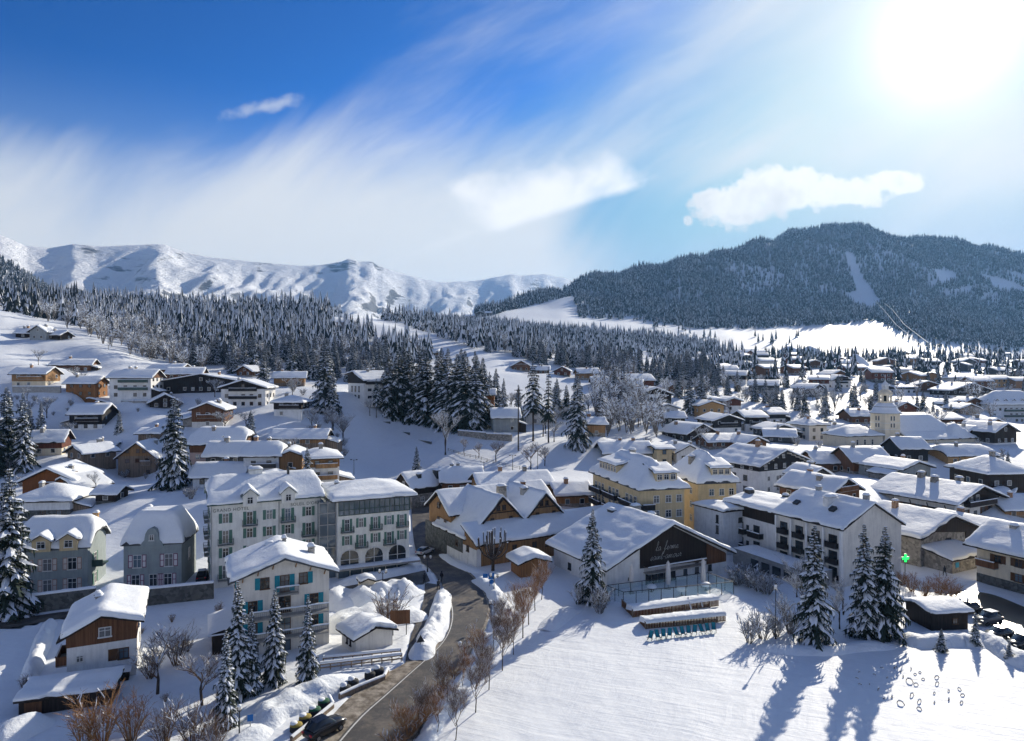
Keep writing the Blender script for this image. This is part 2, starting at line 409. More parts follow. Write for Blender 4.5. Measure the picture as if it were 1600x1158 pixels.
# village houses: px0, px1, base py, eave py, distance, rotation, ridge axis, style, depth, pitch, label
VILLAGE = [
 # --- upper left rows
 (20, 70, 606, 584, 250, 4, 'x', 'cream_honey', 9, .42, 'cream chalet with honey timber front, leftmost of the upper hillside row'),
 (84, 138, 584, 572, 288, 12, 'x', 'brown', 9, .42, 'brown chalet behind the orange timber one on the upper left hillside'),
 (104, 148, 612, 590, 246, 4, 'x', 'orange', 8.5, .42, 'orange timber chalet with thick snow roof on the upper left hillside'),
 (173, 234, 622, 589, 246, 6, 'x', 'white_br', 11, .42, 'tall white chalet with green balcony and brown gable on the left hillside'),
 (230, 282, 590, 578, 292, -8, 'x', 'tan', 9, .4, 'tan chalet below the frosted thicket at the top of the left hillside'),
 (262, 312, 594, 584, 284, 10, 'x', 'brown', 9, .45, 'brown chalet whose gable rises behind the long black house'),
 (256, 372, 613, 595, 257, 2, 'y', 'black', 12, .17, 'long low black timber house with shallow snow roof'),
 (346, 414, 637, 606, 240, 3, 'y', 'white_dk', 12, .30, 'white apartment chalet with black gable storey and rows of small windows'),
 (368, 396, 588, 580, 305, -20, 'y', 'brown', 8, .45, 'small brown chalet half hidden behind the black houses'),
 (430, 474, 604, 590, 276, 14, 'x', 'tan', 8, .45, 'tan chalet standing alone before the blue spruce wood'),
 (428, 471, 652, 628, 226, 0, 'x', 'dk_white', 8.5, .33, 'square black and white pavilion with pyramid snow roof'),
 (108, 176, 650, 640, 247, -6, 'y', 'black', 10, .2, 'low dark chalet just behind the black one with white cellar'),
 (110, 158, 673, 647, 225, 4, 'x', 'black_w', 9.5, .5, 'black timber chalet with white cellar on the left hillside'),
 (301, 348, 668, 640, 215, 6, 'y', 'brownwh', 10, .36, 'brown gabled chalet with balconies above the dormered snow roof'),
 (240, 276, 640, 632, 243, 30, 'y', 'dark', 8, .5, 'small dark chalet behind the tallest left spruce'),
 (298, 378, 722, 694, 194, 4, 'x', 'brown_pk', 11, .62, 'chalet with big dormered snow roof and brown upper storey'),
 (322, 379, 727, 711, 181, 3, 'x', 'slate', 8, .6, 'slate coloured annexe with chimney below the dormered chalet'),
 (302, 376, 762, 745, 165, 3, 'x', 'bluewh', 8, .55, 'pale low house with one wide snow dormer behind the grand hotel'),
 (382, 434, 750, 711, 168, 8, 'x', 'white_sh', 9, .5, 'white house with dark shutters and two small dormers'),
 (437, 470, 752, 712, 170, 12, 'y', 'tan_wh', 11, .35, 'tan timber fronted house between two white houses'),
 (484, 528, 768, 714, 162, 20, 'x', 'wht_tan', 12, .3, 'white apartment house with tan timber top storey and side balconies'),
 (424, 506, 697, 684, 202, 3, 'x', 'tan', 9, .4, 'long roofed house with snow fringe below the pavilion'),
 (364, 466, 778, 757, 148, 8, 'y', 'pinkw', 9, .22, 'low wide gabled house directly behind the grand hotel roof'),
 (52, 92, 712, 690, 196, 18, 'x', 'tanred', 9, .5, 'two-tiered red brown chalet beside the dark spruces at left edge'),
 (98, 138, 718, 708, 192, -30, 'y', 'grey', 9, .38, 'small grey shed with drooping snow roof left of the old barn'),
 (134, 172, 712, 703, 205, 4, 'x', 'dark', 7, .3, 'low dark shed with sloping snow roof left of the old barn'),
 (28, 106, 813, 782, 150, 6, 'x', 'white_st', 10, .42, 'white house on a grey stone ground floor at the left edge'),
 (72, 128, 775, 760, 163, -20, 'y', 'grey', 8, .4, 'grey gabled house peeping over the white stone-based house'),
 (150, 180, 786, 773, 154, 0, 'x', 'dark', 5, .35, 'small dark garage with thick snow roof beside the hedge'),
 (216, 248, 686, 680, 206, 0, 'x', 'grey', 6, .3, 'little snow-capped shed above the old barn'),
 (47, 71, 530, 517, 325, 4, 'y', 'grey_wh', 10, .6, 'grey farmhouse with steep gable on the snowy hill at far left'),
 (26, 46, 531, 523, 332, 10, 'x', 'dark', 9, .45, 'dark barn left of the grey farmhouse on the snowy hill'),
 (72, 94, 531, 524, 328, -6, 'x', 'dark', 8, .4, 'low dark barn right of the grey farmhouse on the snowy hill'),
 # --- centre
 (771, 811, 675, 652, 236, 8, 'x', 'grey_wh', 9, .5, 'grey chalet with snow roof behind the stone terrace wall'),
 (816, 856, 664, 640, 256, 0, 'x', 'offw', 10, .6, 'pale villa with pyramid snow roof among bare trees'),
 (756, 772, 656, 617, 262, 0, 'x', 'rust', 8, .4, 'narrow tall orange house behind the big spruces'),
 (918, 946, 680, 660, 226, 8, 'x', 'honey', 7, .4, 'small honey timber chalet right of the tall lone spruce'),
 (800, 828, 581, 573, 400, 5, 'y', 'brown', 11, .5, 'brown chalet at the left end of the row along the snowy clearing'),
 (832, 858, 586, 579, 385, 0, 'x', 'brown', 9, .4, 'second brown chalet in the row along the snowy clearing'),
 (866, 890, 589, 581, 375, -8, 'y', 'red', 10, .45, 'reddish gabled chalet in the row along the snowy clearing'),
 (904, 936, 594, 583, 362, 6, 'x', 'honey', 10, .4, 'honey timber chalet at the right end of the clearing row'),
 (926, 950, 608, 598, 338, 0, 'x', 'dark', 9, .4, 'dark chalet just below the honey one at the clearing'),
 (526, 546, 514, 504, 540, 0, 'x', 'brown', 9, .4, 'reddish chalet at the top of the snowy clearing'),
 (588, 606, 536, 530, 470, 8, 'x', 'tan', 8, .4, 'little tan hut halfway down the snowy clearing'),
 (655, 684, 558, 552, 432, 0, 'x', 'tan', 9, .4, 'low farmhouse on the lower clearing behind the spruce group'),
 (724, 740, 498, 494, 1230, 0, 'x', 'dark', 14, .4, 'dark chalet leftmost at the foot of the ski slope'),
 (742, 758, 495, 490, 1245, 0, 'y', 'dark', 18, .4, 'dark gabled chalet at the foot of the ski slope'),
 (758, 768, 493, 489, 1260, 0, 'x', 'dark', 14, .4, 'small dark chalet rightmost at the foot of the ski slope'),
 (862, 884, 524, 518, 860, 0, 'x', 'dark', 14, .35, 'dark roofed chalet in the belt of trees below the ski slope'),
 (890, 930, 528, 520, 850, 4, 'x', 'black', 15, .3, 'long dark hotel in the belt of trees below the ski slope'),
 # --- right of centre
 (980, 1022, 609, 594, 332, 10, 'x', 'red', 11, .4, 'dark red chalet at the upper left of the village, by the wood'),
 (982, 1002, 612, 601, 322, -10, 'x', 'tan', 8, .4, 'small tan hut in front of the dark red chalet'),
 (1042, 1068, 615, 606, 336, 16, 'y', 'brown', 10, .45, 'brown gabled chalet above the one with a white balcony front'),
 (1000, 1050, 631, 616, 302, 12, 'y', 'dkbal', 13, .33, 'dark wide-gabled chalet with a carved white balcony'),
 (1026, 1060, 649, 638, 282, 8, 'y', 'white', 10, .3, 'plain white gabled house beside the frosted thicket'),
 (1096, 1132, 640, 626, 305, 4, 'x', 'offw', 11, .25, 'flat-roofed pale house next to the red gabled one'),
 (1134, 1158, 642, 626, 300, 6, 'y', 'redwh', 11, .3, 'red timber gable over white ground floor'),
 (1092, 1132, 657, 634, 282, 10, 'y', 'ochre', 11, .28, 'ochre timber house with two stacked snow roofs'),
 (1038, 1070, 661, 655, 266, 0, 'x', 'dark', 8, .4, 'long low snow roofed shed near the frosted thicket'),
 (1114, 1160, 678, 657, 255, 14, 'y', 'dkwh', 12, .3, 'black and white gabled apartment house, left of its terrace'),
 (1164, 1198, 676, 652, 268, 8, 'x', 'dkwhb', 11, .3, 'black and white apartment block with long rows of balconies'),
 (1202, 1228, 664, 648, 285, 8, 'x', 'dkwhb', 11, .3, 'black topped apartment block with flat snow roof at the row end'),
 (1070, 1122, 690, 677, 240, 28, 'y', 'dark', 13, .42, 'dark gabled chalet among bare bushes left of the apartments'),
 (1106, 1166, 700, 691, 224, 12, 'x', 'brown', 9, .36, 'long brown house with smooth snow roof below the apartments'),
 (1162, 1200, 702, 693, 220, 24, 'y', 'brown', 10, .36, 'brown gabled house at the end of the long smooth roof'),
 (1200, 1246, 682, 671, 250, 10, 'y', 'slate', 11, .28, 'slate walled house with broad snow gable'),
 (1198, 1240, 692, 684, 238, -16, 'x', 'slate', 9, .4, 'low slate house with rough snow roof'),
 (1262, 1294, 690, 664, 250, 18, 'y', 'offw', 10, .4, 'tall off-white gabled house with four tiny windows'),
 (1304, 1330, 682, 671, 256, 20, 'y', 'brown', 10, .4, 'brown chalet between the off-white gable and the church'),
 (1330, 1362, 663, 650, 280, 6, 'x', 'brown', 9, .45, 'brown chalet just left of the church belfry'),
 (1332, 1392, 741, 718, 190, 6, 'x', 'brownw', 11, .5, 'broad brown townhouse with white chimney in front of the church'),
 (1276, 1334, 739, 723, 196, 4, 'x', 'browng', 10, .45, 'long brown townhouse left of the one before the church'),
 (1262, 1300, 762, 744, 166, 14, 'y', 'slatew', 8, .5, 'small house with slate gable and pale front beside the black and white chalet'),
 (1402, 1462, 746, 728, 180, 24, 'y', 'greywh', 13, .25, 'grey gabled hall with white side wall in the town centre'),
 (1408, 1450, 722, 700, 206, 2, 'x', 'blacky', 9, .5, 'black clad house with a yellow end wall below the church'),
 (1480, 1556, 727, 711, 205, 4, 'x', 'ochrew', 9, .45, 'long ochre townhouse with row of windows near the church'),
 (1542, 1612, 752, 727, 170, 6, 'x', 'brownb', 13, .5, 'dark brown house with huge rounded snow roof at right edge'),
 (1540, 1572, 682, 662, 256, 14, 'y', 'brick', 9, .35, 'sand brick house with small square windows at right'),
 (1548, 1594, 694, 674, 236, 20, 'y', 'brown_wh', 12, .42, 'brown gabled chalet with one white strip below the sand brick house'),
 (1508, 1538, 690, 676, 242, 16, 'y', 'dkbal', 10, .45, 'dark little gabled chalet with white balcony right of the church'),
 (1546, 1640, 662, 632, 340, 4, 'x', 'greyhotel', 15, .7, 'large pale grey hotel with mansard snow roof at right edge'),
 (1424, 1508, 668, 655, 272, 6, 'x', 'brown', 13, .28, 'long brown building with thick snow roof behind the church'),
 (1396, 1434, 652, 638, 302, 14, 'y', 'red', 11, .4, 'dark red chalet directly behind the belfry'),
 (1484, 1552, 624, 610, 382, 10, 'y', 'darkw', 16, .3, 'large dark wide-gabled hotel in the far village'),
 (1300, 1330, 607, 594, 400, 6, 'y', 'white_dk', 12, .4, 'white house with black gable in the far village'),
 (1322, 1356, 586, 575, 520, 4, 'x', 'redwh', 13, .3, 'wide house with red band near the snowy plain'),
 (1252, 1294, 576, 569, 560, 4, 'y', 'brown', 14, .25, 'wide low brown building at the edge of the snowy plain'),
 (1380, 1404, 587, 577, 480, -8, 'y', 'slate', 12, .35, 'slate gabled house above the belfry top'),
 (1404, 1426, 586, 578, 485, 6, 'y', 'offw', 11, .35, 'pale house right of the slate gabled one above the belfry'),
 (1398, 1434, 616, 606, 400, 4, 'x', 'slatew', 10, .15, 'modern slate blue flat house above the belfry'),
 (1432, 1468, 613, 602, 405, -12, 'y', 'brown', 12, .3, 'brown shed-roofed chalet right of the modern flat house'),
 (1484, 1556, 600, 591, 470, 2, 'x', 'offw', 12, .3, 'long pale building in the far village'),
 (1548, 1582, 605, 592, 430, 4, 'x', 'ochre', 11, .3, 'ochre flat block in the far village at right'),
 (1586, 1620, 606, 595, 425, 4, 'x', 'brick', 11, .3, 'brick coloured block at the right edge of the far village'),
 (1484, 1508, 640, 632, 335, 10, 'y', 'brown', 10, .35, 'brown chalet, left of three stacked below the large dark hotel'),
 (1510, 1534, 634, 626, 345, 8, 'y', 'brown', 10, .35, 'brown chalet, upper of three stacked below the large dark hotel'),
 (1500, 1532, 648, 638, 318, 6, 'y', 'grey', 11, .35, 'grey brown chalet, front one of three below the large dark hotel'),
 # --- near right, behind the big blocks
 (1290, 1352, 786, 766, 152, 32, 'y', 'brown', 13, .42, 'snow roofed house wedged behind the long white apartment block'),
 (1562, 1620, 802, 783, 172, 30, 'y', 'red', 12, .4, 'red brown chalet at the right edge behind the long farmhouse'),
 (1520, 1570, 838, 822, 142, 25, 'y', 'brown', 10, .3, 'low brown house between stone barn and cream chalet'),
 (1568, 1640, 812, 796, 158, 6, 'x', 'tan', 10, .4, 'house with rippled snow roof at right edge above the cream chalet'),
 # --- behind the wooden farm hotel
 (752, 862, 775, 757, 163, 14, 'x', 'tan', 11, .34, 'long snow roofed building with tan end behind the wooden farm hotel'),
 (872, 924, 792, 772, 160, 10, 'x', 'honey', 10, .34, 'honey walled low building beside the yellow apartments'),
 (692, 752, 770, 752, 178, 8, 'x', 'brown', 10, .5, 'brown house with smooth snow roof left behind the wooden farm hotel'),
 (944, 1020, 724, 708, 208, 8, 'x', 'grey_wh', 10, .45, 'grey house with two tiny dormers behind the yellow apartments'),
 (1026, 1050, 728, 701, 205, 8, 'x', 'yellowp', 6, .15, 'small yellow block rising behind the yellow apartments'),
 (1056, 1096, 722, 706, 208, 14, 'y', 'white', 10, .42, 'white gabled house behind the second yellow apartment house'),
]
for h in VILLAGE:
    cp((h[0] + h[1]) / 2, h[2], h[4])

HEROES = ((102.4, 165.2, 1.), (95, 157, .9), (110, 173, 1.2), (70.8, 193.5, 2.4), (66, 184, 2.3), (79.8, 134.6, 0), (80, 145, .3), (58.6, 123.4, 0), (52, 138, 0), (43, 157, .2), (27, 150, 0), (30, 164, .3), (23, 128, 0), (20, 140, 0), (-28, 127, 0), (-44, 122, 0),
          (-75, 114, 0), (-60, 117, 0), (-36, 134, .3), (-6, 125, 0), (0, 146, .3), (14, 146, .2), (88, 111, 0), (88, 124, .1), (-24, 180, 1.2), (128.9, 236, 10.5), (150, 240, 11.5), (110, 234, 10))
for x_, y_, z_ in HEROES: CP.append((x_ / y_, y_, z_))
# ---- thin-plate surface through the control points, in (x/y, ln y); the height ratio z/y is interpolated
_c = np.array(CP); _A = np.stack([_c[:, 0], np.log(_c[:, 1])], 1); _q = _c[:, 2] / _c[:, 1]
def _phi(r2): return .5 * r2 * np.log(np.maximum(r2, 1e-12))
_n = len(_A); _D = ((_A[:, None] - _A[None]) ** 2).sum(-1)
_K = _phi(_D) + 4e-4 * np.eye(_n); _P = np.concatenate([np.ones((_n, 1)), _A], 1)
_M = np.block([[_K, _P], [_P.T, np.zeros((3, 3))]])
_w = np.linalg.solve(_M, np.concatenate([_q, np.zeros(3)]))
def terrain(x, y):
    x = np.atleast_1d(np.asarray(x, float)); y = np.maximum(np.atleast_1d(np.asarray(y, float)), 34.)
    u = np.clip(x / y, -1.7, 1.7); l = np.log(y); out = np.empty(len(x))
    for s in range(0, len(x), 20000):
        uu, ll = u[s:s + 20000], l[s:s + 20000]
        r2 = (uu[:, None] - _A[None, :, 0]) ** 2 + (ll[:, None] - _A[None, :, 1]) ** 2
        out[s:s + 20000] = _phi(r2) @ _w[:_n] + _w[_n] + _w[_n + 1] * uu + _w[_n + 2] * ll
    z = out * y
    fold = np.clip((y - 1250.) / 450., 0, 1)           # gullies and spurs on the high hill
    z = z + fold * (8 * np.sin(x * .0125 + 1.6 * np.sin(y * .0052) + 1.) + 6 * np.sin(x * .027 + 1.9 * np.sin(y * .0071 + x * .004)) + 4 * np.sin(x * .051 - y * .012) + 4 * np.sin(y * .021 + x * .008))
    near = np.clip((125. - y) / 15., 0, 1)            # the meadow and roads in front are level
    return z * (1 - near)
def gz(x, y): return float(terrain([x], [y])[0])
def ground_at(px, py, dmin=45., dmax=3000.):
    """where the line of sight through a photograph pixel meets the ground"""
    d = np.exp(np.linspace(math.log(dmin), math.log(dmax), 900))
    x = (px - 800) / FPX * d; zr = CAM_H - (py - 579) / FPX * d
    hit = np.nonzero(terrain(x, d) >= zr)[0]
    k = hit[0] if len(hit) else 300
    return float(x[k]), float(d[k]), gz(x[k], d[k])
# roads, given by their outlines on the photograph and laid on the ground
def g2(px, py, z=0.):
    d = (CAM_H - z) * FPX / (py - 579); return ((px - 800) / FPX * d, d)
ROAD_L = [(490, 1200), (520, 1165), (560, 1120), (600, 1085), (640, 1050), (672, 1022), (692, 1000), (702, 978), (704, 955), (698, 930), (688, 908), (672, 888), (655, 870), (648, 850), (644, 825), (643, 800), (642, 785)]
ROAD_R = [(622, 1200), (640, 1165), (668, 1120), (690, 1085), (712, 1052), (735, 1018), (752, 992), (763, 968), (766, 945), (757, 922), (742, 902), (722, 885), (702, 872), (692, 855), (684, 830), (678, 802), (676, 785)]
SLIP_L = [(664, 910), (662, 935), (655, 960), (645, 985), (638, 1010), (632, 1040)]; SLIP_R = [(688, 914), (686, 930), (674, 955), (664, 982), (656, 1008), (652, 1040)]
LANE_L = [(664, 890), (620, 900), (560, 912), (505, 922)]; LANE_R = [(672, 908), (625, 918), (562, 926), (505, 934)]
SIDE_L = [(1478, 930), (1520, 950), (1560, 985), (1600, 1018), (1680, 1080)]; SIDE_R = [(1502, 922), (1548, 928), (1600, 948), (1660, 975), (1740, 1010)]
SLUSH_L = [(455, 1200), (478, 1160), (512, 1125), (548, 1088), (592, 1058), (632, 1036), (668, 1012)]; SLUSH_R = [(490, 1199), (521, 1164), (561, 1119), (601, 1084), (641, 1049), (673, 1021), (691, 1001)]
GARD_L = [(-40, 966), (20, 966), (96, 956), (150, 950)]; GARD_R = [(-40, 982), (20, 980), (96, 966), (150, 957)]
def spline(pts, n=8):
    P = [Vector(g2(*p)) for p in pts]; out = []
    for i in range(len(P) - 1):
        a, b, c_, d_ = P[max(i - 1, 0)], P[i], P[i + 1], P[min(i + 2, len(P) - 1)]
        for k in range(n):
            t = k / n; out.append(.5 * ((2 * b) + (c_ - a) * t + (2 * a - 5 * b + 4 * c_ - d_) * t * t + (3 * b - a - 3 * c_ + d_) * t ** 3))
    return out + [P[-1]]
ROADS = []
for name_, L_, R_, dz_ in (('road', ROAD_L, ROAD_R, .0), ('side_road', SLIP_L, SLIP_R, -.03), ('side_road', LANE_L, LANE_R, -.03), ('car_park', SIDE_L, SIDE_R, 0.), ('slush_verge', SLUSH_L, SLUSH_R, -.02), ('side_road', GARD_L, GARD_R, 0.)):
    ROADS.append((name_, spline(L_), spline(R_), dz_))
def on_road(x, y):
    x = np.asarray(x); y = np.asarray(y); r = np.zeros(x.shape, bool)
    for _, L_, R_, _z in ROADS: r |= inside_w(x, y, [tuple(p) for p in L_] + [tuple(p) for p in R_[::-1]])
    return r
def inside_w(px, py, poly):
    r = np.zeros(px.shape, bool); n = len(poly)
    for i in range(n):
        (x0, y0), (x1, y1) = poly[i], poly[(i + 1) % n]
        r ^= ((y0 > py) != (y1 > py)) & (px < (x1 - x0) * (py - y0) / ((y1 - y0) or 1e-9) + x0)
    return r
# ground sheet: a fan that gets coarser with distance
NU, ND = 430, 460
us = np.linspace(-1.6, 1.6, NU); ds = np.exp(np.linspace(math.log(20.), math.log(4200.), ND))
UU, DD = np.meshgrid(us, ds); XX = UU * DD
ZZ = terrain(XX.ravel(), DD.ravel()).reshape(XX.shape)
for i in range(ND):
    d = ds[i]; amp = .05 + min(d, 2500) * .0009
    s = 1 / (6 + d * .025)
    for j in range(NU):
        ZZ[i, j] += amp * mnoise.fractal(Vector((XX[i, j] * s, d * s, 1.)), .9, 2., 4) * (1 if d > 118 else .8)
ZZ[on_road(XX, DD)] -= .45
gm = bpy.data.meshes.new('ground')
vv = np.stack([XX.ravel(), DD.ravel(), ZZ.ravel()], 1)
ii = (np.arange(ND - 1)[:, None] * NU + np.arange(NU - 1)[None]).ravel()
ff = np.stack([ii, ii + 1, ii + NU + 1, ii + NU], 1)
gm.from_pydata(vv.tolist(), [], ff.tolist()); gm.polygons.foreach_set('use_smooth', [True] * len(ff))
snow_mat('snow_ground', (.84, .875, .905), ((.12, .5), (.55, .10), (6., .012)))
t = MAT['snow_ground'].node_tree; X.nt = t                    # faint wind ripples and old ski tracks in the relief
bnode = next(n for n in t.nodes if n.type == 'BUMP'); hsrc = X(bnode.inputs['Height'].links[0].from_socket)
gg = t.nodes.new('ShaderNodeNewGeometry'); sp_ = t.nodes.new('ShaderNodeSeparateXYZ'); t.links.new(gg.outputs['Position'], sp_.inputs[0])
gx, gy = X(sp_.outputs[0]), X(sp_.outputs[1]); wob_ = xnoise(xvec(gx * .05, gy * .05, 2.), 1., 2) * 6.
tr1 = xnoise(xvec((gx * .35 + gy * .94) * 1.6 + wob_ * 1.2, (gx * .94 - gy * .35) * .05 + wob_ * .2, 5.), 1., 3, .6)
tr2 = xnoise(xvec((gx * .9 - gy * .43) * 1.1 + wob_ * 1.6, (gx * .43 + gy * .9) * .04, 9.), 1., 3, .6)
t.links.new((hsrc + tr1 * .12 + tr2 * .10 + xnoise(gg.outputs['Position'], 2.3, 3, .6) * xnoise(gg.outputs['Position'], .16, 2).ss(.45, .7) * .07).s, bnode.inputs['Height'])
gm.materials.append(MAT['snow_ground'])
# unseen ground round and behind the viewpoint, same sheet; slope added as sunlit fill
NA, NR = 72, 60; aa = np.linspace(math.atan(1.6), 2 * math.pi - math.atan(1.6), NA); rr = np.exp(np.linspace(math.log(.5), math.log(4200.), NR)); rv = []
for r_ in rr:
    for k_, a_ in enumerate(aa):
        f_ = min(1, min(k_, NA - 1 - k_) / 12); x_, y_ = r_ * math.sin(a_), r_ * math.cos(a_); ex_ = r_ * math.sin(math.atan(1.6)) * (1 if a_ < math.pi else -1); ey_ = r_ * math.cos(math.atan(1.6))
        ze = gz(ex_, ey_) if f_ < 1 else 0.
        rv.append((x_, y_, (1 - f_) * ze + f_ * max(0., r_ - 140) * .17 - .05))
o0 = len(gm.vertices); gm2 = bpy.data.meshes.new('ground2'); ii = (np.arange(NR - 1)[:, None] * NA + np.arange(NA - 1)[None]).ravel()
allv = vv.tolist() + rv; allf = ff.tolist() + (np.stack([ii, ii + NA, ii + NA + 1, ii + 1], 1)[:, ::-1] + o0).tolist()
gm2.from_pydata(allv, [], allf); gm2.polygons.foreach_set('use_smooth', [True] * len(allf)); gm2.materials.append(MAT['snow_ground']); gm = gm2
tag(link('ground', gm), 'snow-covered valley floor and hillsides', None, None, 'structure')

# ------------------------------------------------------------------ far mountain range
RNG = ((-900, 372), (-400, 374), (-200, 368), (-60, 366), (0, 366), (40, 383), (75, 386), (115, 380), (150, 384), (240, 381), (258, 382), (290, 393), (330, 401), (400, 408), (470, 414), (500, 413), (536, 407),
       (543, 404), (555, 405), (560, 409), (574, 408), (582, 408), (590, 414), (610, 421), (650, 433), (690, 441), (740, 438), (775, 432), (800, 428), (815, 430), (850, 427), (885, 434), (950, 462), (1050, 490), (1300, 520))
RD = 5000.
rpx = np.array([p[0] for p in RNG]); rpy = np.array([float(p[1]) for p in RNG])
NM, NK = 460, 130
mu = np.linspace(-1.45, .45, NM); mk = np.linspace(0, 1.35, NK)
verts = []
SPUR = ((252, 232, 1.0), (-30, -60, .8), (30, 10, .6), (120, 100, .5), (330, 345, .7), (440, 455, .5), (560, 575, .7), (700, 690, .5), (800, 790, .8), (850, 845, .7))
for k in mk:
    for u in mu:
        RD = 5200. / (1 - .95 * u)                    # the range runs from left-near to right-far
        d = RD * (.5 + .5 * k)
        px = 800 + u * FPX
        top = CAM_H + (579 - float(np.interp(px, rpx, rpy))) / FPX * RD * (1.0)
        x = u * d
        if k <= 1:
            prof = .05 + .73 * k ** 1.15 + .22 * max(0, (k - .72) / .28) ** 1.1
        else:
            prof = 1 - (k - 1) * 1.6
        z = top * prof
        rid = 0.
        for p0, p1, a in SPUR:                       # buttresses running down from the crest
            c0 = p1 + (p0 - p1) * min(k, 1)
            w = 30 + 45 * (1 - min(k, 1))
            t = abs(px - c0 - 14 * mnoise.noise(Vector((k * 4, p0, 0)))) / w
            rid += a * max(0, 1 - t)
        env = math.sin(min(k, 1) * math.pi) ** .7 if k < 1 else 0
        nz = mnoise.ridged_multi_fractal(Vector((x * .0016, d * .0009, 4.)), .9, 2.1, 6, 1., 2.)
        gul = mnoise.ridged_multi_fractal(Vector((x * .0075 + .6 * mnoise.noise(Vector((x * .002, d * .002, 1))), d * .0011, 9.)), .8, 2.2, 4, 1., 2.)
        z += env * (rid * 62 + (nz - 1.2) * 55 + (gul - 1.1) * 44)
        z += env * 22 * mnoise.fractal(Vector((x * .004, d * .004, 0)), .9, 2, 4)
        verts.append((x, d, z))
me = bpy.data.meshes.new('mountains')
ii = (np.arange(NK - 1)[:, None] * NM + np.arange(NM - 1)[None]).ravel()
me.from_pydata(verts, [], np.stack([ii, ii + 1, ii + NM + 1, ii + NM], 1).tolist())
me.polygons.foreach_set('use_smooth', [True] * len(me.polygons))
m = bpy.data.materials.new('alpine_face'); m.use_nodes = True; t = m.node_tree; X.nt = t; b = t.nodes['Principled BSDF']
b.inputs['Roughness'].default_value = .8; b.inputs['Specular IOR Level'].default_value = .1
g = t.nodes.new('ShaderNodeNewGeometry'); sp = t.nodes.new('ShaderNodeSeparateXYZ'); t.links.new(g.outputs['Normal'], sp.inputs[0])
ps = t.nodes.new('ShaderNodeSeparateXYZ'); t.links.new(g.outputs['Position'], ps.inputs[0])
pv_ = xvec(X(ps.outputs[0]) * .004, X(ps.outputs[1]) * .004, X(ps.outputs[2]) * .016)
bands = xnoise(pv_, 1.3, 8, .68)
big = xnoise(xvec(X(ps.outputs[0]) * .0011, X(ps.outputs[1]) * .0011, X(ps.outputs[2]) * .0022), 1.6, 3, .5)
steep = (1. - X(sp.outputs[2])).ss(.12, .5)
rock = (bands * .75 + big * .75 + steep * .22).ss(.84, .93)
fine = xnoise(pv_, 9., 5, .65)
rc = xmix(fine, (.07, .08, .10), (.24, .25, .28))
t.links.new(xmix(rock, (.88, .90, .93), rc), b.inputs['Base Color'])
bn = t.nodes.new('ShaderNodeBump'); bn.inputs['Strength'].default_value = 1.; bn.inputs['Distance'].default_value = 40.
t.links.new((bands * .6 + fine * .25).s, bn.inputs['Height']); t.links.new(bn.outputs[0], b.inputs['Normal'])
me.materials.append(m)
tag(link('mountains', me), 'far snowy mountain range with banded cliffs', None, None, 'structure')

# ================================================================== building kit
MC = {}                                             # shared meshes
def cached(key, fn):
    if key not in MC: MC[key] = fn()
    return MC[key]
def lines(a, b, step, inset=(0, .06, .2, .45, .8), extra=()):
    mid = (a + b) / 2
    s = set()
    for q in inset:
        if a + q < mid: s.add(round(a + q, 3)); s.add(round(b - q, 3))
    n = max(2, int((b - a) / step))
    lo, hi = a + inset[-1], b - inset[-1]
    if hi > lo:
        for i in range(1, n): s.add(round(lo + (hi - lo) * i / n, 3))
    for e in extra:
        if a < e < b: s.add(round(e, 3))
    s = sorted(s); out = [s[0]]
    for q in s[1:]:
        if q - out[-1] > .02: out.append(q)
    return out
class Roof:
    """height field over a rectangle: min of planes, optionally max with cross gables"""
    def __init__(s, W, L, e1, e2, rz, axis='y', ro=0., kind='gable', os=.9, og=.9, hs=None, top=None):
        s.axis = axis; s.W, s.L = W, L
        s.ox, s.oy = (os, og) if axis == 'y' else (og, os)
        hw = (W if axis == 'y' else L) / 2 + os; hl = (L if axis == 'y' else W) / 2 + og
        s.pl = [(e1, (rz - e1) / (hw + ro), -hw, 0, 1), (e2, (rz - e2) / (hw - ro), hw, 0, -1)]
        e = min(e1, e2)
        if kind == 'hip':
            k = hs or (rz - e) / hw
            s.pl += [(e, k, -hl, 1, 1), (e, k, hl, 1, -1)]
        elif kind == 'halfhip':
            k = hs or 1.; z0 = e + .5 * (rz - e)
            s.pl += [(z0, k, -hl, 1, 1), (z0, k, hl, 1, -1)]
        elif kind == 'hipfront':
            k = hs or (rz - e) / hw; s.pl += [(e, k, -hl, 1, 1)]
        s.top = top; s.ro = ro; s.cross = []
    def h(s, x, y, soft=0.):
        a, b = (x, y) if s.axis == 'y' else (y, x)
        v = [z + k * ((a if ax == 0 else b) - c0) * sg for z, k, c0, ax, sg in s.pl]
        if s.top is not None: v.append(s.top)
        if soft:
            m = min(v); r = m - math.log(sum(math.exp(-(q - m) / soft) for q in v)) * soft
        else: r = min(v)
        for cx, hw, cz, k in s.cross:               # cross gable ridges running to the front (-y)
            g = cz - abs(x - cx) * k
            if g > r and y < s.L / 2: r = g
        return r
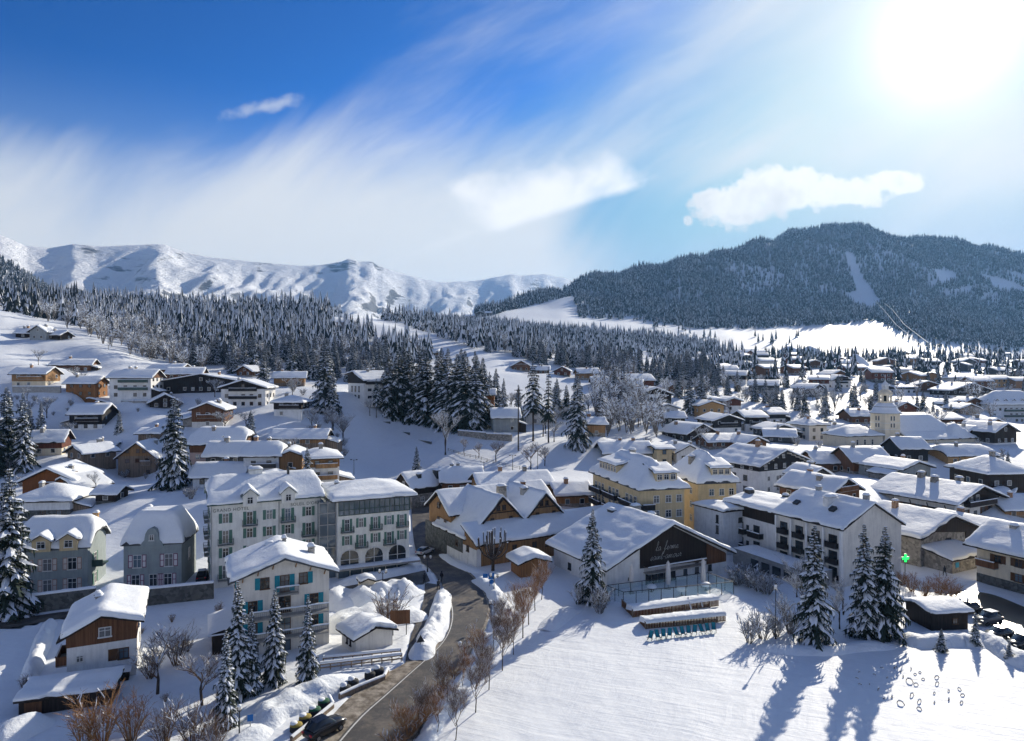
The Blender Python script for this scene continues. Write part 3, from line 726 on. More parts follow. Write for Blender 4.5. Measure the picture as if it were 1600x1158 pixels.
def roof_parts(root, rf, snow=.55, deck='wood_dark', step=1.1, thick=.22, seed=0., snow_obj=True, name='roof', lump=1., skip=None):
    W, L = rf.W, rf.L; x1, y1 = W / 2 + rf.ox, L / 2 + rf.oy
    ex = [rf.ro] if rf.axis == 'y' else []; ey = [rf.ro] if rf.axis == 'x' else []
    for cx, hw, cz, k in rf.cross: ex += [cx - hw, cx, cx + hw]
    xs = lines(-x1, x1, 2.4 if rf.cross or len(rf.pl) > 2 else 40, (0,), ex); ys = lines(-y1, y1, 1.6 if rf.cross or len(rf.pl) > 2 else 40, (0,), ey)
    mb = MB()
    T = [[(x, y, rf.h(x, y)) for x in xs] for y in ys]
    B = [[(x, y, z - thick) for x, y, z in r] for r in T]
    mb.grid(T); mb.grid([r[::-1] for r in B])
    rim = [*[(0, j) for j in range(len(xs))], *[(i, len(xs) - 1) for i in range(1, len(ys))], *[(len(ys) - 1, j) for j in range(len(xs) - 2, -1, -1)], *[(i, 0) for i in range(len(ys) - 2, 0, -1)]]
    for (i, j), (k, l) in zip(rim, rim[1:] + rim[:1]): mb.poly([B[i][j], B[k][l], T[k][l], T[i][j]])
    ro = mb.build(name, deck, root)
    if snow_obj and snow > 0:
        o_ = .02; rip = .07 if int(abs(seed) * 10) % 3 == 0 else .0; snow = snow * (.55 + .45 * ((abs(seed) * 7.3) % 1))
        xs = lines(-x1 - o_, x1 + o_, step, extra=ex); ys = lines(-y1 - o_, y1 + o_, step, extra=ey)
        mb = MB(); P = []
        for y in ys:
            r = []
            for x in xs:
                e = min(x + x1 + o_, x1 + o_ - x, y + y1 + o_, y1 + o_ - y)
                q = min(e / .75, 1.); f = .42 + .58 * math.sqrt(max(0, 1 - (1 - q) ** 2))
                n = 1 + lump * (.34 * mnoise.noise(Vector((x * .35 + seed, y * .35, seed))) + .12 * mnoise.noise(Vector((x * 1.1, y * 1.1 + seed, 3.))))
                wob = .05 * mnoise.noise(Vector((x * .9 + seed, y * .9, 7.)))
                xx = x + wob; yy = y + wob
                if e < .3:                                    # ragged, partly broken edge
                    cut = max(0., mnoise.noise(Vector((x * .55 + seed * 2, y * .55, 11.))) * .7 + mnoise.noise(Vector((x * 1.6 + seed * 2, y * 1.6, 15.))) * .35) * (1 - e / .3)
                    xx -= math.copysign(min(cut, .5), x) if min(x + x1 + o_, x1 + o_ - x) < .3 else 0; yy -= math.copysign(min(cut, .5), y) if min(y + y1 + o_, y1 + o_ - y) < .3 else 0
                r.append((xx, yy, rf.h(x, y, .10) + .12 + snow * f * n + (rip * math.sin((y if rf.axis == 'x' else x) * 2.1 + 1.5 * mnoise.noise(Vector((x * .3, y * .3, seed)))) if e > .5 else 0)))
            P.append(r)
        mb.grid(P)
        rim = [*[(0, j) for j in range(len(xs))], *[(i, len(xs) - 1) for i in range(1, len(ys))], *[(len(ys) - 1, j) for j in range(len(xs) - 2, -1, -1)], *[(i, 0) for i in range(len(ys) - 2, 0, -1)]]
        low = {}
        for (i, j) in rim:
            x, y = xs[j], ys[i]; low[i, j] = (P[i][j][0], P[i][j][1], rf.h(x, y) - .0 - .05 * mnoise.noise(Vector((x * .8, y * .8, seed))))
        for (i, j), (k, l) in zip(rim, rim[1:] + rim[:1]): mb.poly([low[i, j], low[k, l], P[k][l], P[i][j]])
        mb.build('snow', 'snow_roof', ro, True)
    return ro
def walls(root, rf, wall, upper=None, split=None, base=3., name='wall', uname='upper_wall', step=1.):
    W, L = rf.W, rf.L
    def ring(off, z0, top):
        hx, hy = W / 2 + off, L / 2 + off
        xs = lines(-hx, hx, step, (0,), [rf.ro] if rf.axis == 'y' else [])
        ys = lines(-hy, hy, step, (0,), [rf.ro] if rf.axis == 'x' else [])
        for c in rf.cross:
            xs = sorted(set(xs) | {q for q in (c[0] - c[1], c[0], c[0] + c[1]) if -hx < q < hx})
        pts = [(x, -hy) for x in xs] + [(hx, y) for y in ys[1:]] + [(x, hy) for x in xs[-2::-1]] + [(-hx, y) for y in ys[-2:0:-1]]
        mb = MB()
        z1 = [max(z0 + .01, top if top is not None else rf.h(x, y) - .06) for x, y in pts]
        for k in range(len(pts)):
            (xa, ya), (xb, yb) = pts[k], pts[(k + 1) % len(pts)]
            mb.poly([(xa, ya, z0), (xb, yb, z0), (xb, yb, z1[(k + 1) % len(pts)]), (xa, ya, z1[k])])
        return mb, pts, z1
    mb, pts, z1 = ring(0, -base, None)
    mb.build(name, wall, root)
    if upper:
        mb, pts, z1 = ring(.07, split, None)
        mb.poly([(x, y, split) for x, y in pts][::-1])
        mb.build(uname, upper, root)
def facade(W, L, side, u, z, off=0.):
    if side == 'F': return (u, -L / 2 - off, z), 0.
    if side == 'R': return (W / 2 + off, u, z), math.pi / 2
    if side == 'B': return (-u, L / 2 + off, z), math.pi
    return (-W / 2 - off, -u, z), -math.pi / 2
def window_mesh(w, h, fm, arch=False, bars=1, cross=True):
    def fn():
        mb = MB(); t = .09
        mb.box(-w / 2, -w / 2 + t, -.08, .02, 0, h); mb.box(w / 2 - t, w / 2, -.08, .02, 0, h)
        mb.box(-w / 2, w / 2, -.081, .02, h - t, h + .002); mb.box(-w / 2 - .08, w / 2 + .08, -.16, .02, -.08, t * .7)
        for i in range(1, bars + 1):
            x = -w / 2 + w * i / (bars + 1); mb.box(x - .035, x + .035, -.06, .01, t * .7, h - t)
        if cross: mb.box(-w / 2 + t, w / 2 - t, -.055, .01, h * .62, h * .62 + .06)
        return mb.mesh('window', fm)
    return cached(('win', w, h, fm, bars, cross), fn)
def pane_mesh(w, h, gm):
    def fn():
        mb = MB(); mb.box(-w / 2 + .05, w / 2 - .05, -.025, .005, .04, h - .05); return mb.mesh('pane', gm)
    return cached(('pane', w, h, gm), fn)
def far_window_mesh(w, h, fm, gm):
    def fn():
        mb = MB(); mb.box(-w / 2, w / 2, -.10, .02, -.05, h, 0); mb.box(-w / 2 + .1, w / 2 - .1, -.125, -.11, .06, h - .1, 1)
        return mb.mesh('window', [fm, gm])
    return cached(('fwin', w, h, fm, gm), fn)
def shutter_mesh(w, h, sm, trim):
    def fn():
        mb = MB(); mb.box(-w / 2, w / 2, -.07, -.01, -.02, h + .02, 0)
        if trim:
            t = .11
            for b_ in ((-w / 2, -w / 2 + t, -.02, h + .02), (w / 2 - t, w / 2, -.02, h + .02), (-w / 2, w / 2, -.02, t), (-w / 2, w / 2, h - t, h + .02), (-w / 2, w / 2, h * .5 - t / 2, h * .5 + t / 2)):
                mb.box(b_[0], b_[1], -.085, -.072, b_[2], b_[3], 1)
        else:
            n = max(5, int(h / .14))
            for i in range(n):
                z = .06 + (h - .12) * i / n; mb.box(-w / 2 + .06, w / 2 - .06, -.085, -.072, z, z + (h - .12) / n * .55, 0)
        return mb.mesh('shutter', [sm, trim or sm])
    return cached(('shut', w, h, sm, trim), fn)
WRND = random.Random(3)
def window(root, W, L, side, u, z, w=1.1, h=1.4, frame='frame_white', shut=None, trim=None, off=0., bars=1, glass=None, far=False, sw=None, sides=(-1, 1), cross=True):
    p, r = facade(W, L, side, u, z, off)
    g = glass or ('glass_curtain' if WRND.random() < .3 else ('glass_sky' if WRND.random() < .25 else 'glass'))
    if far:
        return link('window', far_window_mesh(w, h, frame, g), root, p, (0, 0, r))
    o = link('window', window_mesh(w, h, frame, False, bars, cross), root, p, (0, 0, r))
    link('pane', pane_mesh(w, h, g), o)
    if shut:
        sw_ = sw or w * .5
        for s in sides: link('shutter', shutter_mesh(sw_, h, shut, trim), o, (s * (w / 2 + sw_ / 2 + .03), 0, 0))
    return o
def balcony(root, W, L, side, u, z, w=3., dep=1.2, mat='wood_dark', kind='wood', h=1., off=0., snow=True, slab='concrete'):
    p, r = facade(W, L, side, u, z, off)
    def fs():
        mb = MB(); mb.box(-w / 2, w / 2, -dep, .02, -.16, .0); return mb.mesh('balcony', slab)
    o = link('balcony', cached(('bal', w, dep, slab), fs), root, p, (0, 0, r))
    def fr():
        mb = MB(); a, b = -w / 2, w / 2
        if kind == 'wood':
            mb.box(a, b, -dep - .05, -dep, -.05, h); mb.box(a, a + .05, -dep, 0, -.05, h); mb.box(b - .05, b, -dep, 0, -.05, h)
            mb.box(a - .04, b + .04, -dep - .10, -dep + .04, h, h + .08)
        else:
            mb.box(a, b, -dep - .03, -dep + .03, h - .05, h); mb.box(a, b, -dep - .02, -dep + .02, .06, .1)
            n = max(3, int(w / .24))
            for i in range(n + 1):
                x = a + (b - a) * i / n; mb.box(x - .015, x + .015, -dep - .015, -dep + .015, .0, h - .05)
            for x in (a, b - .04):
                mb.box(x, x + .04, -dep, 0, h - .05, h - .002)
                for i in range(1, 5): mb.box(x, x + .03, -dep * i / 5 - .015, -dep * i / 5 + .015, .0, h - .05)
        return mb.mesh('railing', mat)
    ra = link('railing', cached(('rail', w, dep, kind, mat, h), fr), o)
    if snow:
        def fn():
            mb = MB(); n = 7; P = []
            for k, (yy, zz) in enumerate(((-dep - .13, .06), (-dep - .12, .16), (-dep - .03, .22), (-dep + .06, .16), (-dep + .08, .06))):
                P.append([(-w / 2 - .05 + (w + .1) * i / n, yy, h + zz * (1 + .3 * mnoise.noise(Vector((i * 1.7, k, w))))) for i in range(n + 1)])
            mb.grid([q[::-1] for q in P]); return mb.mesh('snow', 'snow_roof', True)
        link('snow', cached(('bsnow', w, dep, h), fn), o)
    return o
def chimney(root, x, y, z, w=.8, l=1., h=1.4, mat='concrete', below=1.2):
    def fn():
        mb = MB(); mb.box(-w / 2, w / 2, -l / 2, l / 2, -below, h * .82); mb.box(-w / 2 - .1, w / 2 + .1, -l / 2 - .1, l / 2 + .1, h * .9, h)
        for sx in (-1, 1):
            for sy in (-1, 1): mb.box(sx * w * .38 - .06, sx * w * .38 + .06, sy * l * .38 - .06, sy * l * .38 + .06, h * .82, h * .9)
        return mb.mesh('chimney', mat)
    o = link('chimney', cached(('chim', w, l, h, mat, below), fn), root, (x, y, z))
    def fsn():
        mb = MB(); P = []
        for i in range(6):
            v = i / 5 * 2 - 1; r = []
            for j in range(6):
                t = j / 5 * 2 - 1; k = max(abs(t), abs(v)); r.append((t * (w / 2 + .12), v * (l / 2 + .12), h + .02 + .42 * math.sqrt(max(0, 1 - k ** 2.5))))
            P.append(r)
        mb.grid(P); return mb.mesh('snow', 'snow_roof', True)
    link('snow', cached(('chsn', w, l, h), fsn), o)
    return o
def dormer(root, x, y, z, w, dep, hw, rh, mat, rot=0., snow=.4, frame='frame_white', nwin=1, ww=.7, wh=.9, kind='gable', deck='wood_dark', wz=.5, below=1., shut=None, os=.35, og=.4):
    """dormer with its front at local -y; body > roof, snow, window"""
    mb = MB(); a = w / 2
    if kind == 'gable':
        for (p, q) in (((-a, 0), (a, 0)),):
            mb.poly([(-a, 0, -below), (a, 0, -below), (a, 0, hw), (0, 0, hw + rh * .95), (-a, 0, hw)])
        mb.poly([(-a, dep, -below), (-a, 0, -below), (-a, 0, hw), (-a, dep, hw)]); mb.poly([(a, 0, -below), (a, dep, -below), (a, dep, hw), (a, 0, hw)])
    else:
        mb.box(-a, a, 0, dep, -below, hw)
    d = mb.build('dormer', mat, root, False, (x, y, z), (0, 0, rot))
    if kind == 'gable': rf = Roof(w, dep, hw - .1, hw - .1, hw + rh, 'y', os=os, og=og)
    else: rf = Roof(w, dep, hw + .02, hw + rh, hw + rh + .02, 'x', ro=dep / 2 + os - .01, os=os, og=og)
    r = roof_parts(d, rf, snow, deck, .9, .12, seed=x * 3.1 + y, name='dormer_roof')
    r.location = (0, dep / 2, 0)
    for i in range(nwin):
        u = (i - (nwin - 1) / 2) * (w - .3) / max(nwin, 1)
        o = link('window', window_mesh(ww, wh, frame), d, (u, 0, wz)); link('pane', pane_mesh(ww, wh, 'glass'), o)
    return d
def autowin(root, W, L, side, floors, fh, z0=.9, w=1.1, h=1.3, gap=2.6, maxz=99, off=0., far=False, skip=.12, split=None, **k):
    fw = W if side in 'FB' else L
    n = max(1, int((fw - 1.2) / gap))
    for f in range(floors):
        z = z0 + f * fh
        if z + h > maxz: break
        for i in range(n):
            if WRND.random() < skip: continue
            u = (i - (n - 1) / 2) * (fw - 1.6) / max(n - .2, 1)
            window(root, W, L, side, u, z, w, h, off=(off if split is None or z > split else 0.) , far=far, **k)
STY = {  # wall, upper wall, split share of eave height, window frame, balcony material
 'cream_honey': ('cream', 'wood_honey', .45, 'frame_white', 'wood_honey'), 'brown': ('stone', 'wood_brown', .25, 'frame_white', 'wood_brown'),
 'orange': ('wood_orange', None, 0, 'frame_brown', None), 'white_br': ('white', 'wood_brown', .97, 'frame_brown', 'metal_green'), 'tan': ('wood_grey', 'wood_honey', .4, 'frame_white', None),
 'black': ('wood_black', None, 0, 'frame_white', None), 'white_dk': ('white', 'wood_black', .93, 'frame_brown', 'wood_black'), 'dk_white': ('white', 'wood_dark', .52, 'frame_white', 'wood_dark'),
 'black_w': ('white', 'wood_black', .36, 'frame_dark', 'wood_dark'), 'brownwh': ('offwhite', 'wood_brown', .32, 'frame_white', 'wood_brown'), 'dark': ('stone_dark', 'wood_dark', .2, 'frame_white', None),
 'brown_pk': ('pink', 'wood_brown', .5, 'frame_white', None), 'slate': ('slate', None, 0, 'frame_white', None), 'bluewh': ('bluewhite', None, 0, 'frame_dark', None),
 'white_sh': ('bluewhite', None, 0, 'frame_dark', 'metal_dark'), 'tan_wh': ('offwhite', 'wood_honey', .3, 'frame_white', 'wood_honey'), 'wht_tan': ('white', 'wood_honey', .72, 'frame_brown', 'wood_honey'),
 'pinkw': ('pink', None, 0, 'frame_white', None), 'tanred': ('cream', 'wood_red', .5, 'frame_white', 'wood_honey'), 'grey': ('wood_grey', None, 0, 'frame_white', None),
 'white_st': ('stone_dark', 'white', .48, 'frame_brown', None), 'grey_wh': ('grey_wall', None, 0, 'frame_white', None), 'offw': ('offwhite', None, 0, 'frame_dark', None), 'rust': ('rust', None, 0, 'frame_white', None),
 'honey': ('stone', 'wood_honey', .3, 'frame_white', 'wood_brown'), 'red': ('stone_dark', 'wood_red', .25, 'frame_white', None), 'dkbal': ('stone_dark', 'wood_dark', .3, 'frame_white', 'frame_white'),
 'white': ('white', None, 0, 'frame_dark', None), 'redwh': ('white', 'wood_red', .55, 'frame_brown', None), 'ochre': ('ochre', None, 0, 'frame_white', None), 'dkwh': ('white', 'wood_black', .45, 'frame_white', 'wood_black'),
 'dkwhb': ('white', 'wood_black', .55, 'frame_white', 'wood_black'), 'brownw': ('stone', 'wood_brown', .3, 'frame_white', 'wood_brown'), 'browng': ('wood_grey', 'wood_brown', .3, 'frame_white', None),
 'slatew': ('bluewhite', 'slate', .7, 'frame_dark', None), 'greywh': ('grey_wall', None, 0, 'frame_white', None), 'blacky': ('cream', 'wood_black', .1, 'frame_white', None), 'ochrew': ('ochre', None, 0, 'frame_white', None),
 'brownb': ('wood_dark', None, 0, 'frame_white', None), 'brick': ('brick', None, 0, 'frame_dark', None), 'brown_wh': ('white', 'wood_dark', .12, 'frame_white', None), 'greyhotel': ('bluewhite', None, 0, 'frame_dark', 'metal_green'),
 'darkw': ('white', 'wood_dark', .45, 'frame_white', 'wood_dark'), 'yellowp': ('yellow', None, 0, 'frame_dark', None)}
KEEP = {}                                            # built houses by label, for later additions
def village_house(row):
    px0, px1, pyb, pye, d, rot, axis, sty, L, pitch, label = row
    r = R(rot); pc = (px0 + px1) / 2
    W = (px1 - px0) / FPX * d / max(.55, math.cos(r))
    x, y = (pc - 800) / FPX * d, d
    z = gz(x, y)
    eh = max(2.2, (pyb - pye) / FPX * d)
    cx, cy = x - math.sin(r) * L / 2, y + math.cos(r) * L / 2
    if W < 1 or d > 700: eh = max(eh, 3)
    root = empty('house' if sty in ('white_sh', 'white_st', 'bluewh', 'slate', 'rust', 'offw', 'brick', 'pinkw', 'greyhotel', 'ochrew') else 'chalet', (cx, cy, z), r)
    span = W if axis == 'y' else L
    os, og = (1., 1.) if d < 400 else (.9, .9)
    ridge = eh + pitch * (span / 2 + os)
    wall, upper, sp, frame, bal = STY[sty]
    kind = 'hip' if sty in ('dk_white', 'offw', 'wht_tan', 'white_st', 'brownb', 'greyhotel') else 'gable'
    if sty in ('brown_pk', 'white_sh', 'ochrew'): kind = 'halfhip'
    rf = Roof(W, L, eh - pitch * os * .6, eh - pitch * os * .6, ridge, axis, 0, kind, os, og)
    split = eh * sp
    walls(root, rf, wall, upper, split, 3. if d < 400 else 5., step=1.2 if kind == 'gable' else 1.)
    roof_parts(root, rf, .55 if d < 300 else .7, 'wood_dark', 1.2 if d < 220 else (1.8 if d < 420 else 4.), seed=pc * .37 + pyb)
    far = d > 150
    fh = 2.75; fl = max(1, int(eh / fh + .25))
    ww, wh = (1.15, 1.25) if d < 420 else (1.5, 1.4)
    off = .07 if upper else 0.
    autowin(root, W, L, 'F', fl, fh, .75, ww, wh, 2.7, 99 if axis == 'y' else eh - .2, off=off, far=far, frame=frame, split=split if upper else None)
    if d < 420:
        side = 'L' if (x > 0 and rot > -20) or rot > 30 else 'R'
        autowin(root, W, L, side, fl, fh, .75, ww, wh, 3., eh - .2 if axis == 'y' else 99, off=off, far=far, frame=frame, split=split if upper else None)
        if axis == 'y' and ridge - eh > 2.2:
            window(root, W, L, 'F', 0, eh + .1, ww, wh, far=far, off=off, frame=frame)
        if bal and W > 6:
            for f in range(1, fl + (1 if axis == 'y' and ridge - eh > 2.4 else 0)):
                balcony(root, W, L, 'F', 0 if axis == 'y' else W * .08, f * fh + .35, round(W * (.62 if axis == 'y' else .7), 1), 1., bal, 'wood', .9, off)
        q = random.Random(int(pc * 7 + pyb))
        for i in range(q.choice((1, 1, 2)) if W > 5 else 0):
            if axis == 'y': a, b = q.choice((-1, 1)) * W * q.uniform(.1, .25), L * q.uniform(-.25, .3)
            else: a, b = W * q.uniform(-.3, .3), L * q.choice((-1, 1)) * q.uniform(.02, .2)
            chimney(root, a, b, rf.h(a, b), q.choice((.7, .9)), q.choice((.8, 1.1)), 1.5, q.choice(('concrete', 'stone', 'brick')))
    tag(root, label, 'house', None)
    KEEP[label] = (root, rf, W, L, eh, ridge)
    return root
for row in VILLAGE: village_house(row)
def kept(start): return next(v for k, v in KEEP.items() if k.startswith(start))
# dormers seen on some of the village roofs
rt, rf, W, L, eh, rg = kept('chalet with big dormered')
dormer(rt, -3.2, -L / 2 + 1.6, eh - .2, 2.6, 3, .7, 1., 'wood_brown', kind='shed', ww=1.6, wh=.5, wz=.1)
dormer(rt, 1.6, -L / 2 + 1.6, eh - .2, 3.8, 3.4, .3, 1.9, 'wood_honey', nwin=2, ww=.8, wh=.8, wz=.2)
rt, rf, W, L, eh, rg = kept('pale low house with one wide')
dormer(rt, .6, -L / 2 + 1.3, eh - .1, 5.6, 2.6, .9, .5, 'wood_dark', kind='shed', nwin=4, ww=.9, wh=.6, wz=.15)
rt, rf, W, L, eh, rg = kept('white house with dark shutters')
for u in (-2.6, 0.9): dormer(rt, u, -L / 2 + 1., eh - .1, 2.8, 2.6, .7, .8, 'wood_dark', kind='shed', nwin=2, ww=.8, wh=.55, wz=.1)
rt, rf, W, L, eh, rg = kept('grey house with two tiny')
for u in (-1.8, 1.): dormer(rt, u, -L / 2 + 1., eh, 1.7, 2.4, .3, .9, 'slate', ww=.7, wh=.6, wz=.1)
rt, rf, W, L, eh, rg = kept('dark brown house with huge')
dormer(rt, -2.2, -L / 2 + 2., eh + .3, 2.2, 2.6, .5, .7, 'wood_dark', kind='shed', ww=1.2, wh=.45, wz=.1)
rt, rf, W, L, eh, rg = kept('broad brown townhouse')
dormer(rt, 3.2, -1.8, eh + 1.8, 1.6, 2.2, .7, .7, 'wood_dark', kind='shed', ww=1., wh=.5, wz=.15)
rt, rf, W, L, eh, rg = kept('large pale grey hotel')
for i in range(6): dormer(rt, -11 + i * 4.4, -L / 2 + 1., eh + .4, 2., 2.6, .9, 1.1, 'bluewhite', ww=.9, wh=.9, wz=.2)
# far little chalets of the plain: too small to tell apart
fq = random.Random(11); nfar = 0
FARH = []
tries = 0
while nfar < 58 and tries < 3000:
    tries += 1
    px = fq.uniform(1085, 1640); py = 556 + 62 * fq.random() ** 1.5
    if px < 1180 and py > 600: continue
    if 1200 < px < 1420 and py < 562: continue
    x, y, z = ground_at(px, py)
    if any((x - a) ** 2 + (y - b) ** 2 < (17 + y * .012) ** 2 for a, b in FARH) or any(abs((h[0] + h[1]) / 2 - px) < 30 and abs(h[2] - py) < 9 for h in VILLAGE): continue
    FARH.append((x, y)); W = fq.uniform(10, 15); L = fq.uniform(9, 13); axis = fq.choice('xxy'); eh = fq.uniform(3.8, 6.2); r = R(fq.uniform(-35, 45))
    root = empty('chalet', (x, y, z), r)
    rf = Roof(W, L, eh - .25, eh - .25, eh + .36 * ((W if axis == 'y' else L) / 2), axis)
    st = STY[fq.choice(('brown', 'brown', 'dark', 'dkwh', 'red', 'offw', 'tan', 'redwh', 'slate'))]
    walls(root, rf, st[0], st[1], eh * st[2], 4., step=30)
    roof_parts(root, rf, .8, 'wood_dark', 4., seed=px)
    if py > 572: autowin(root, W, L, 'F', 2, 2.6, .9, 1.5, 1.3, 3.4, eh - .2, off=.07 if st[1] else 0, far=True, frame=st[3])
    tag(root, 'small snow-roofed chalet scattered over the far end of the valley', 'house', 'far chalets in the valley'); nfar += 1

# ================================================================== the large buildings in front
class FreeRoof:
    """roof height field given by a function"""
    def __init__(s, W, L, fn, ox=.6, oy=.6, xl=(), yl=()):
        s.W, s.L, s.fn, s.ox, s.oy = W, L, fn, ox, oy; s.axis = 'n'; s.ro = 0.; s.pl = [0] * 3; s.cross = [(x, 0, 0, 0) for x in xl]
    def h(s, x, y, soft=0.): return s.fn(x, y)
def shift(objs, dx, dy):
    for o in objs: o.location = (o.location.x + dx, o.location.y + dy, o.location.z)
def block(root, rf, cx, cy, wall, upper=None, split=None, snow=.55, deck='wood_dark', base=3., step=1., seed=0., **k):
    n0 = set(root.children)
    walls(root, rf, wall, upper, split, base); roof_parts(root, rf, snow, deck, step, seed=seed, **k)
    shift([o for o in root.children if o not in n0], cx, cy)
def hero(name, label, cat, x, y, z, rot, W, L, e, rz, axis='y', ro=0., kind='gable', wall='white', upper=None, split=None, snow=.6, os=.9, og=.9, step=.9, deck='wood_dark', base=2.5, hs=None, top=None, lump=1.):
    root = empty(name, (x, y, z), R(rot))
    rf = Roof(W, L, e[0], e[1], rz, axis, ro, kind, os, og, hs, top)
    walls(root, rf, wall, upper, split, base)
    roof_parts(root, rf, snow, deck, step, seed=x * .7 + y, lump=lump)
    tag(root, label, cat)
    return root, rf
def text_part(root, name, body, size, loc, rz, mat, shear=0., bold=0., extr=.03, spacing=1.):
    cu = bpy.data.curves.new(name, 'FONT'); cu.body = body; cu.size = size; cu.extrude = extr; cu.shear = shear; cu.offset = bold
    cu.align_x = 'CENTER'; cu.space_character = spacing
    tmp = bpy.data.objects.new('tmp_text', cu); COL.objects.link(tmp)
    me = bpy.data.meshes.new_from_object(tmp, depsgraph=bpy.context.evaluated_depsgraph_get())
    bpy.data.objects.remove(tmp); me.materials.clear(); me.materials.append(MAT[mat])
    return link(name, me, root, loc, (math.pi / 2, 0, rz))
def panel(root, name, mat, pts, th=.06, loc=None):
    """flat prism from a polygon given in (x, z) on the front plane y"""
    mb = MB(); n = len(pts)
    f = [(x, y, z) for x, y, z in pts]; b = [(x, y + th, z) for x, y, z in pts]
    mb.poly(f); mb.poly(b[::-1])
    for i in range(n): mb.poly([f[i], b[i], b[(i + 1) % n], f[(i + 1) % n]])
    return mb.build(name, mat, root)

# lean-to annexes against some of the village houses
for lb, (rt, rf, W, L, eh, rg) in KEEP.items():
    hsh = sum(map(ord, lb)) % 7
    if hsh > 2 or rt.location.y > 300 or W < 6: continue
    aw, al = 2.6 + .5 * hsh, min(L - 1., 5.5 + hsh); sd = 1 if hsh != 1 else -1; hz_ = min(eh - .9, 3.)
    if hz_ < 1.5: continue
    block(rt, FreeRoof(aw, al, (lambda s_, z_: (lambda x, y: z_ - s_ * x * .3))(sd, hz_), .35, .4), sd * (W / 2 + aw / 2), -L / 2 + al / 2 + .6 + hsh * .4, ('wood_dark', 'stone', 'wood_grey')[hsh], None, None, .5, seed=hsh + W, step=1., name='annexe_roof', base=2.5)
# --- brown and white chalet, lower left
A, rf = hero('chalet', 'white and dark brown chalet with deep snow roof in the lower left corner', 'house', -49.85, 83.9, 0, 25.7, 6.95, 10., (5.4, 6.5), 7.7, wall='white', upper='wood_brown', split=4.3, snow=.75, step=.7)
W, L = 6.95, 10.
window(A, W, L, 'F', .3, 5.0, 1.3, 1.15, 'frame_white', off=.07); window(A, W, L, 'F', -2.2, 2.5, .75, .75); window(A, W, L, 'F', 2.2, 2.1, 1.1, 1.3, 'frame_brown', 'sh_brown', sides=(-1,), sw=1.)
window(A, W, L, 'R', -2, 4.8, 1.1, 1.1, off=.07); window(A, W, L, 'R', 2, 1.6, 1.1, 1.2); window(A, W, L, 'L', 1, 2.2, 1., 1.1)
mb = MB(); mb.box(-2.9, 2.9, -6.4, -4.98, .9, 1.02); mb.box(-2.8, 2.8, -6.3, -5., -2, .9)
c_ = mb.build('log_store', 'wood_dark', A)
mb = MB(); mb.grid([[(-3.05 + 6.1 * i / 8, -6.6 + 1.62 * j / 4, 1.03 + .5 * math.sqrt(max(0, 1 - (abs(j - 2.3) / 2.31) ** 2.4)) * (1 if 0 < i < 8 else .25)) for i in range(9)] for j in range(5)]); mb.build('snow', 'snow_roof', c_, True)
chimney(A, -.9, 1.2, rf.h(-.9, 1.2) - .1, .7, .8, 1.); chimney(A, -1.2, 3., rf.h(-1.2, 3) - .1, .6, .7, .9)
balcony(A, W, L, 'L', 2.5, 2.2, 4., 1.1, 'wood_brown')

# --- house with teal shutters
B, rf = hero('apartment_house', 'cream four-storey house with teal shutters and balconies behind slim spruces', 'house', -31.2, 92., 0, 24.5, 11.3, 9.2, (9.75, 9.6), 12.1, wall='offwhite', snow=.8, os=1.1, og=1.2, step=.8, deck='slate')
W, L = 11.3, 9.2
def teal(u, z, w=1.1, h=1.45, s=(-1, 1)): window(B, W, L, 'F', u, z, w, h, 'frame_brown', 'sh_teal', sides=s, sw=.62)
teal(-2.35, 8.2, s=(-1,)); teal(.05, 7.6, 1.15, 2.1); teal(2.35, 8.3, s=(1,))
for z in (5.4, 2.6): teal(-3.8, z); teal(3.7, z); window(B, W, L, 'F', .05, z - .45, 1.5, 2.1, 'frame_brown', bars=1)
window(B, W, L, 'F', -3.6, .2, 1.2, 1.3); window(B, W, L, 'F', 0, -.1, 1.6, 2.1, 'frame_dark')
balcony(B, W, L, 'F', .35, 7.45, 2.7, 1., 'metal_grey', 'metal', .95)
for z in (4.75, 2.0): balcony(B, W, L, 'F', .6, z, 9.6, 1.25, 'metal_grey', 'metal', .95)
for z in (2.6, 5.4, 8.): window(B, W, L, 'R', -1.5, z, 1.1, 1.4, 'frame_brown', 'sh_teal'); window(B, W, L, 'L', 1.2, z, 1.1, 1.4, 'frame_brown', 'sh_teal')
chimney(B, 3.9, -.8, rf.h(3.9, -.8), .8, .9, 1.5); chimney(B, .7, 2.2, rf.h(.7, 2.2), .5, .5, 1.1); chimney(B, -1.2, 2.4, rf.h(-1.2, 2.4) - .3, 1.2, .7, .8)
for s in (-1, 1):
    for k in (1.4, 3.2, 5.0):
        mb = MB(); xx = s * k; zt = rf.h(xx, -L / 2) - .25; mb.bar((xx, -L / 2, zt - .75), (xx, -L / 2 - 1., zt - .02), .12, .14); mb.build('bracket', 'wood_honey', B)
mb = MB(); mb.box(-W / 2 - 2.8, -W / 2, -2.5, 4.5, -2.5, 2.6); an = mb.build('annexe', 'wood_dark', B)
mb = MB(); mb.grid([[(-W / 2 - 3.3 + 3.3 * i / 6, -3 + 8 * j / 7, 2.62 + i * .12 + .6 * (1 if 0 < i and 0 < j < 7 else .3)) for i in range(7)] for j in range(8)])
mb.grid([[(-W / 2 - 3.3 + 3.3 * i / 6, -3 + 8 * 0, z) for i in range(7)] for z in (2.6, 2.8)]); mb.grid([[(-W / 2 - 3.3, -3 + 8 * (7 - j) / 7, z) for j in range(8)] for z in (2.6, 2.8)]); mb.build('snow', 'snow_roof', an, True)

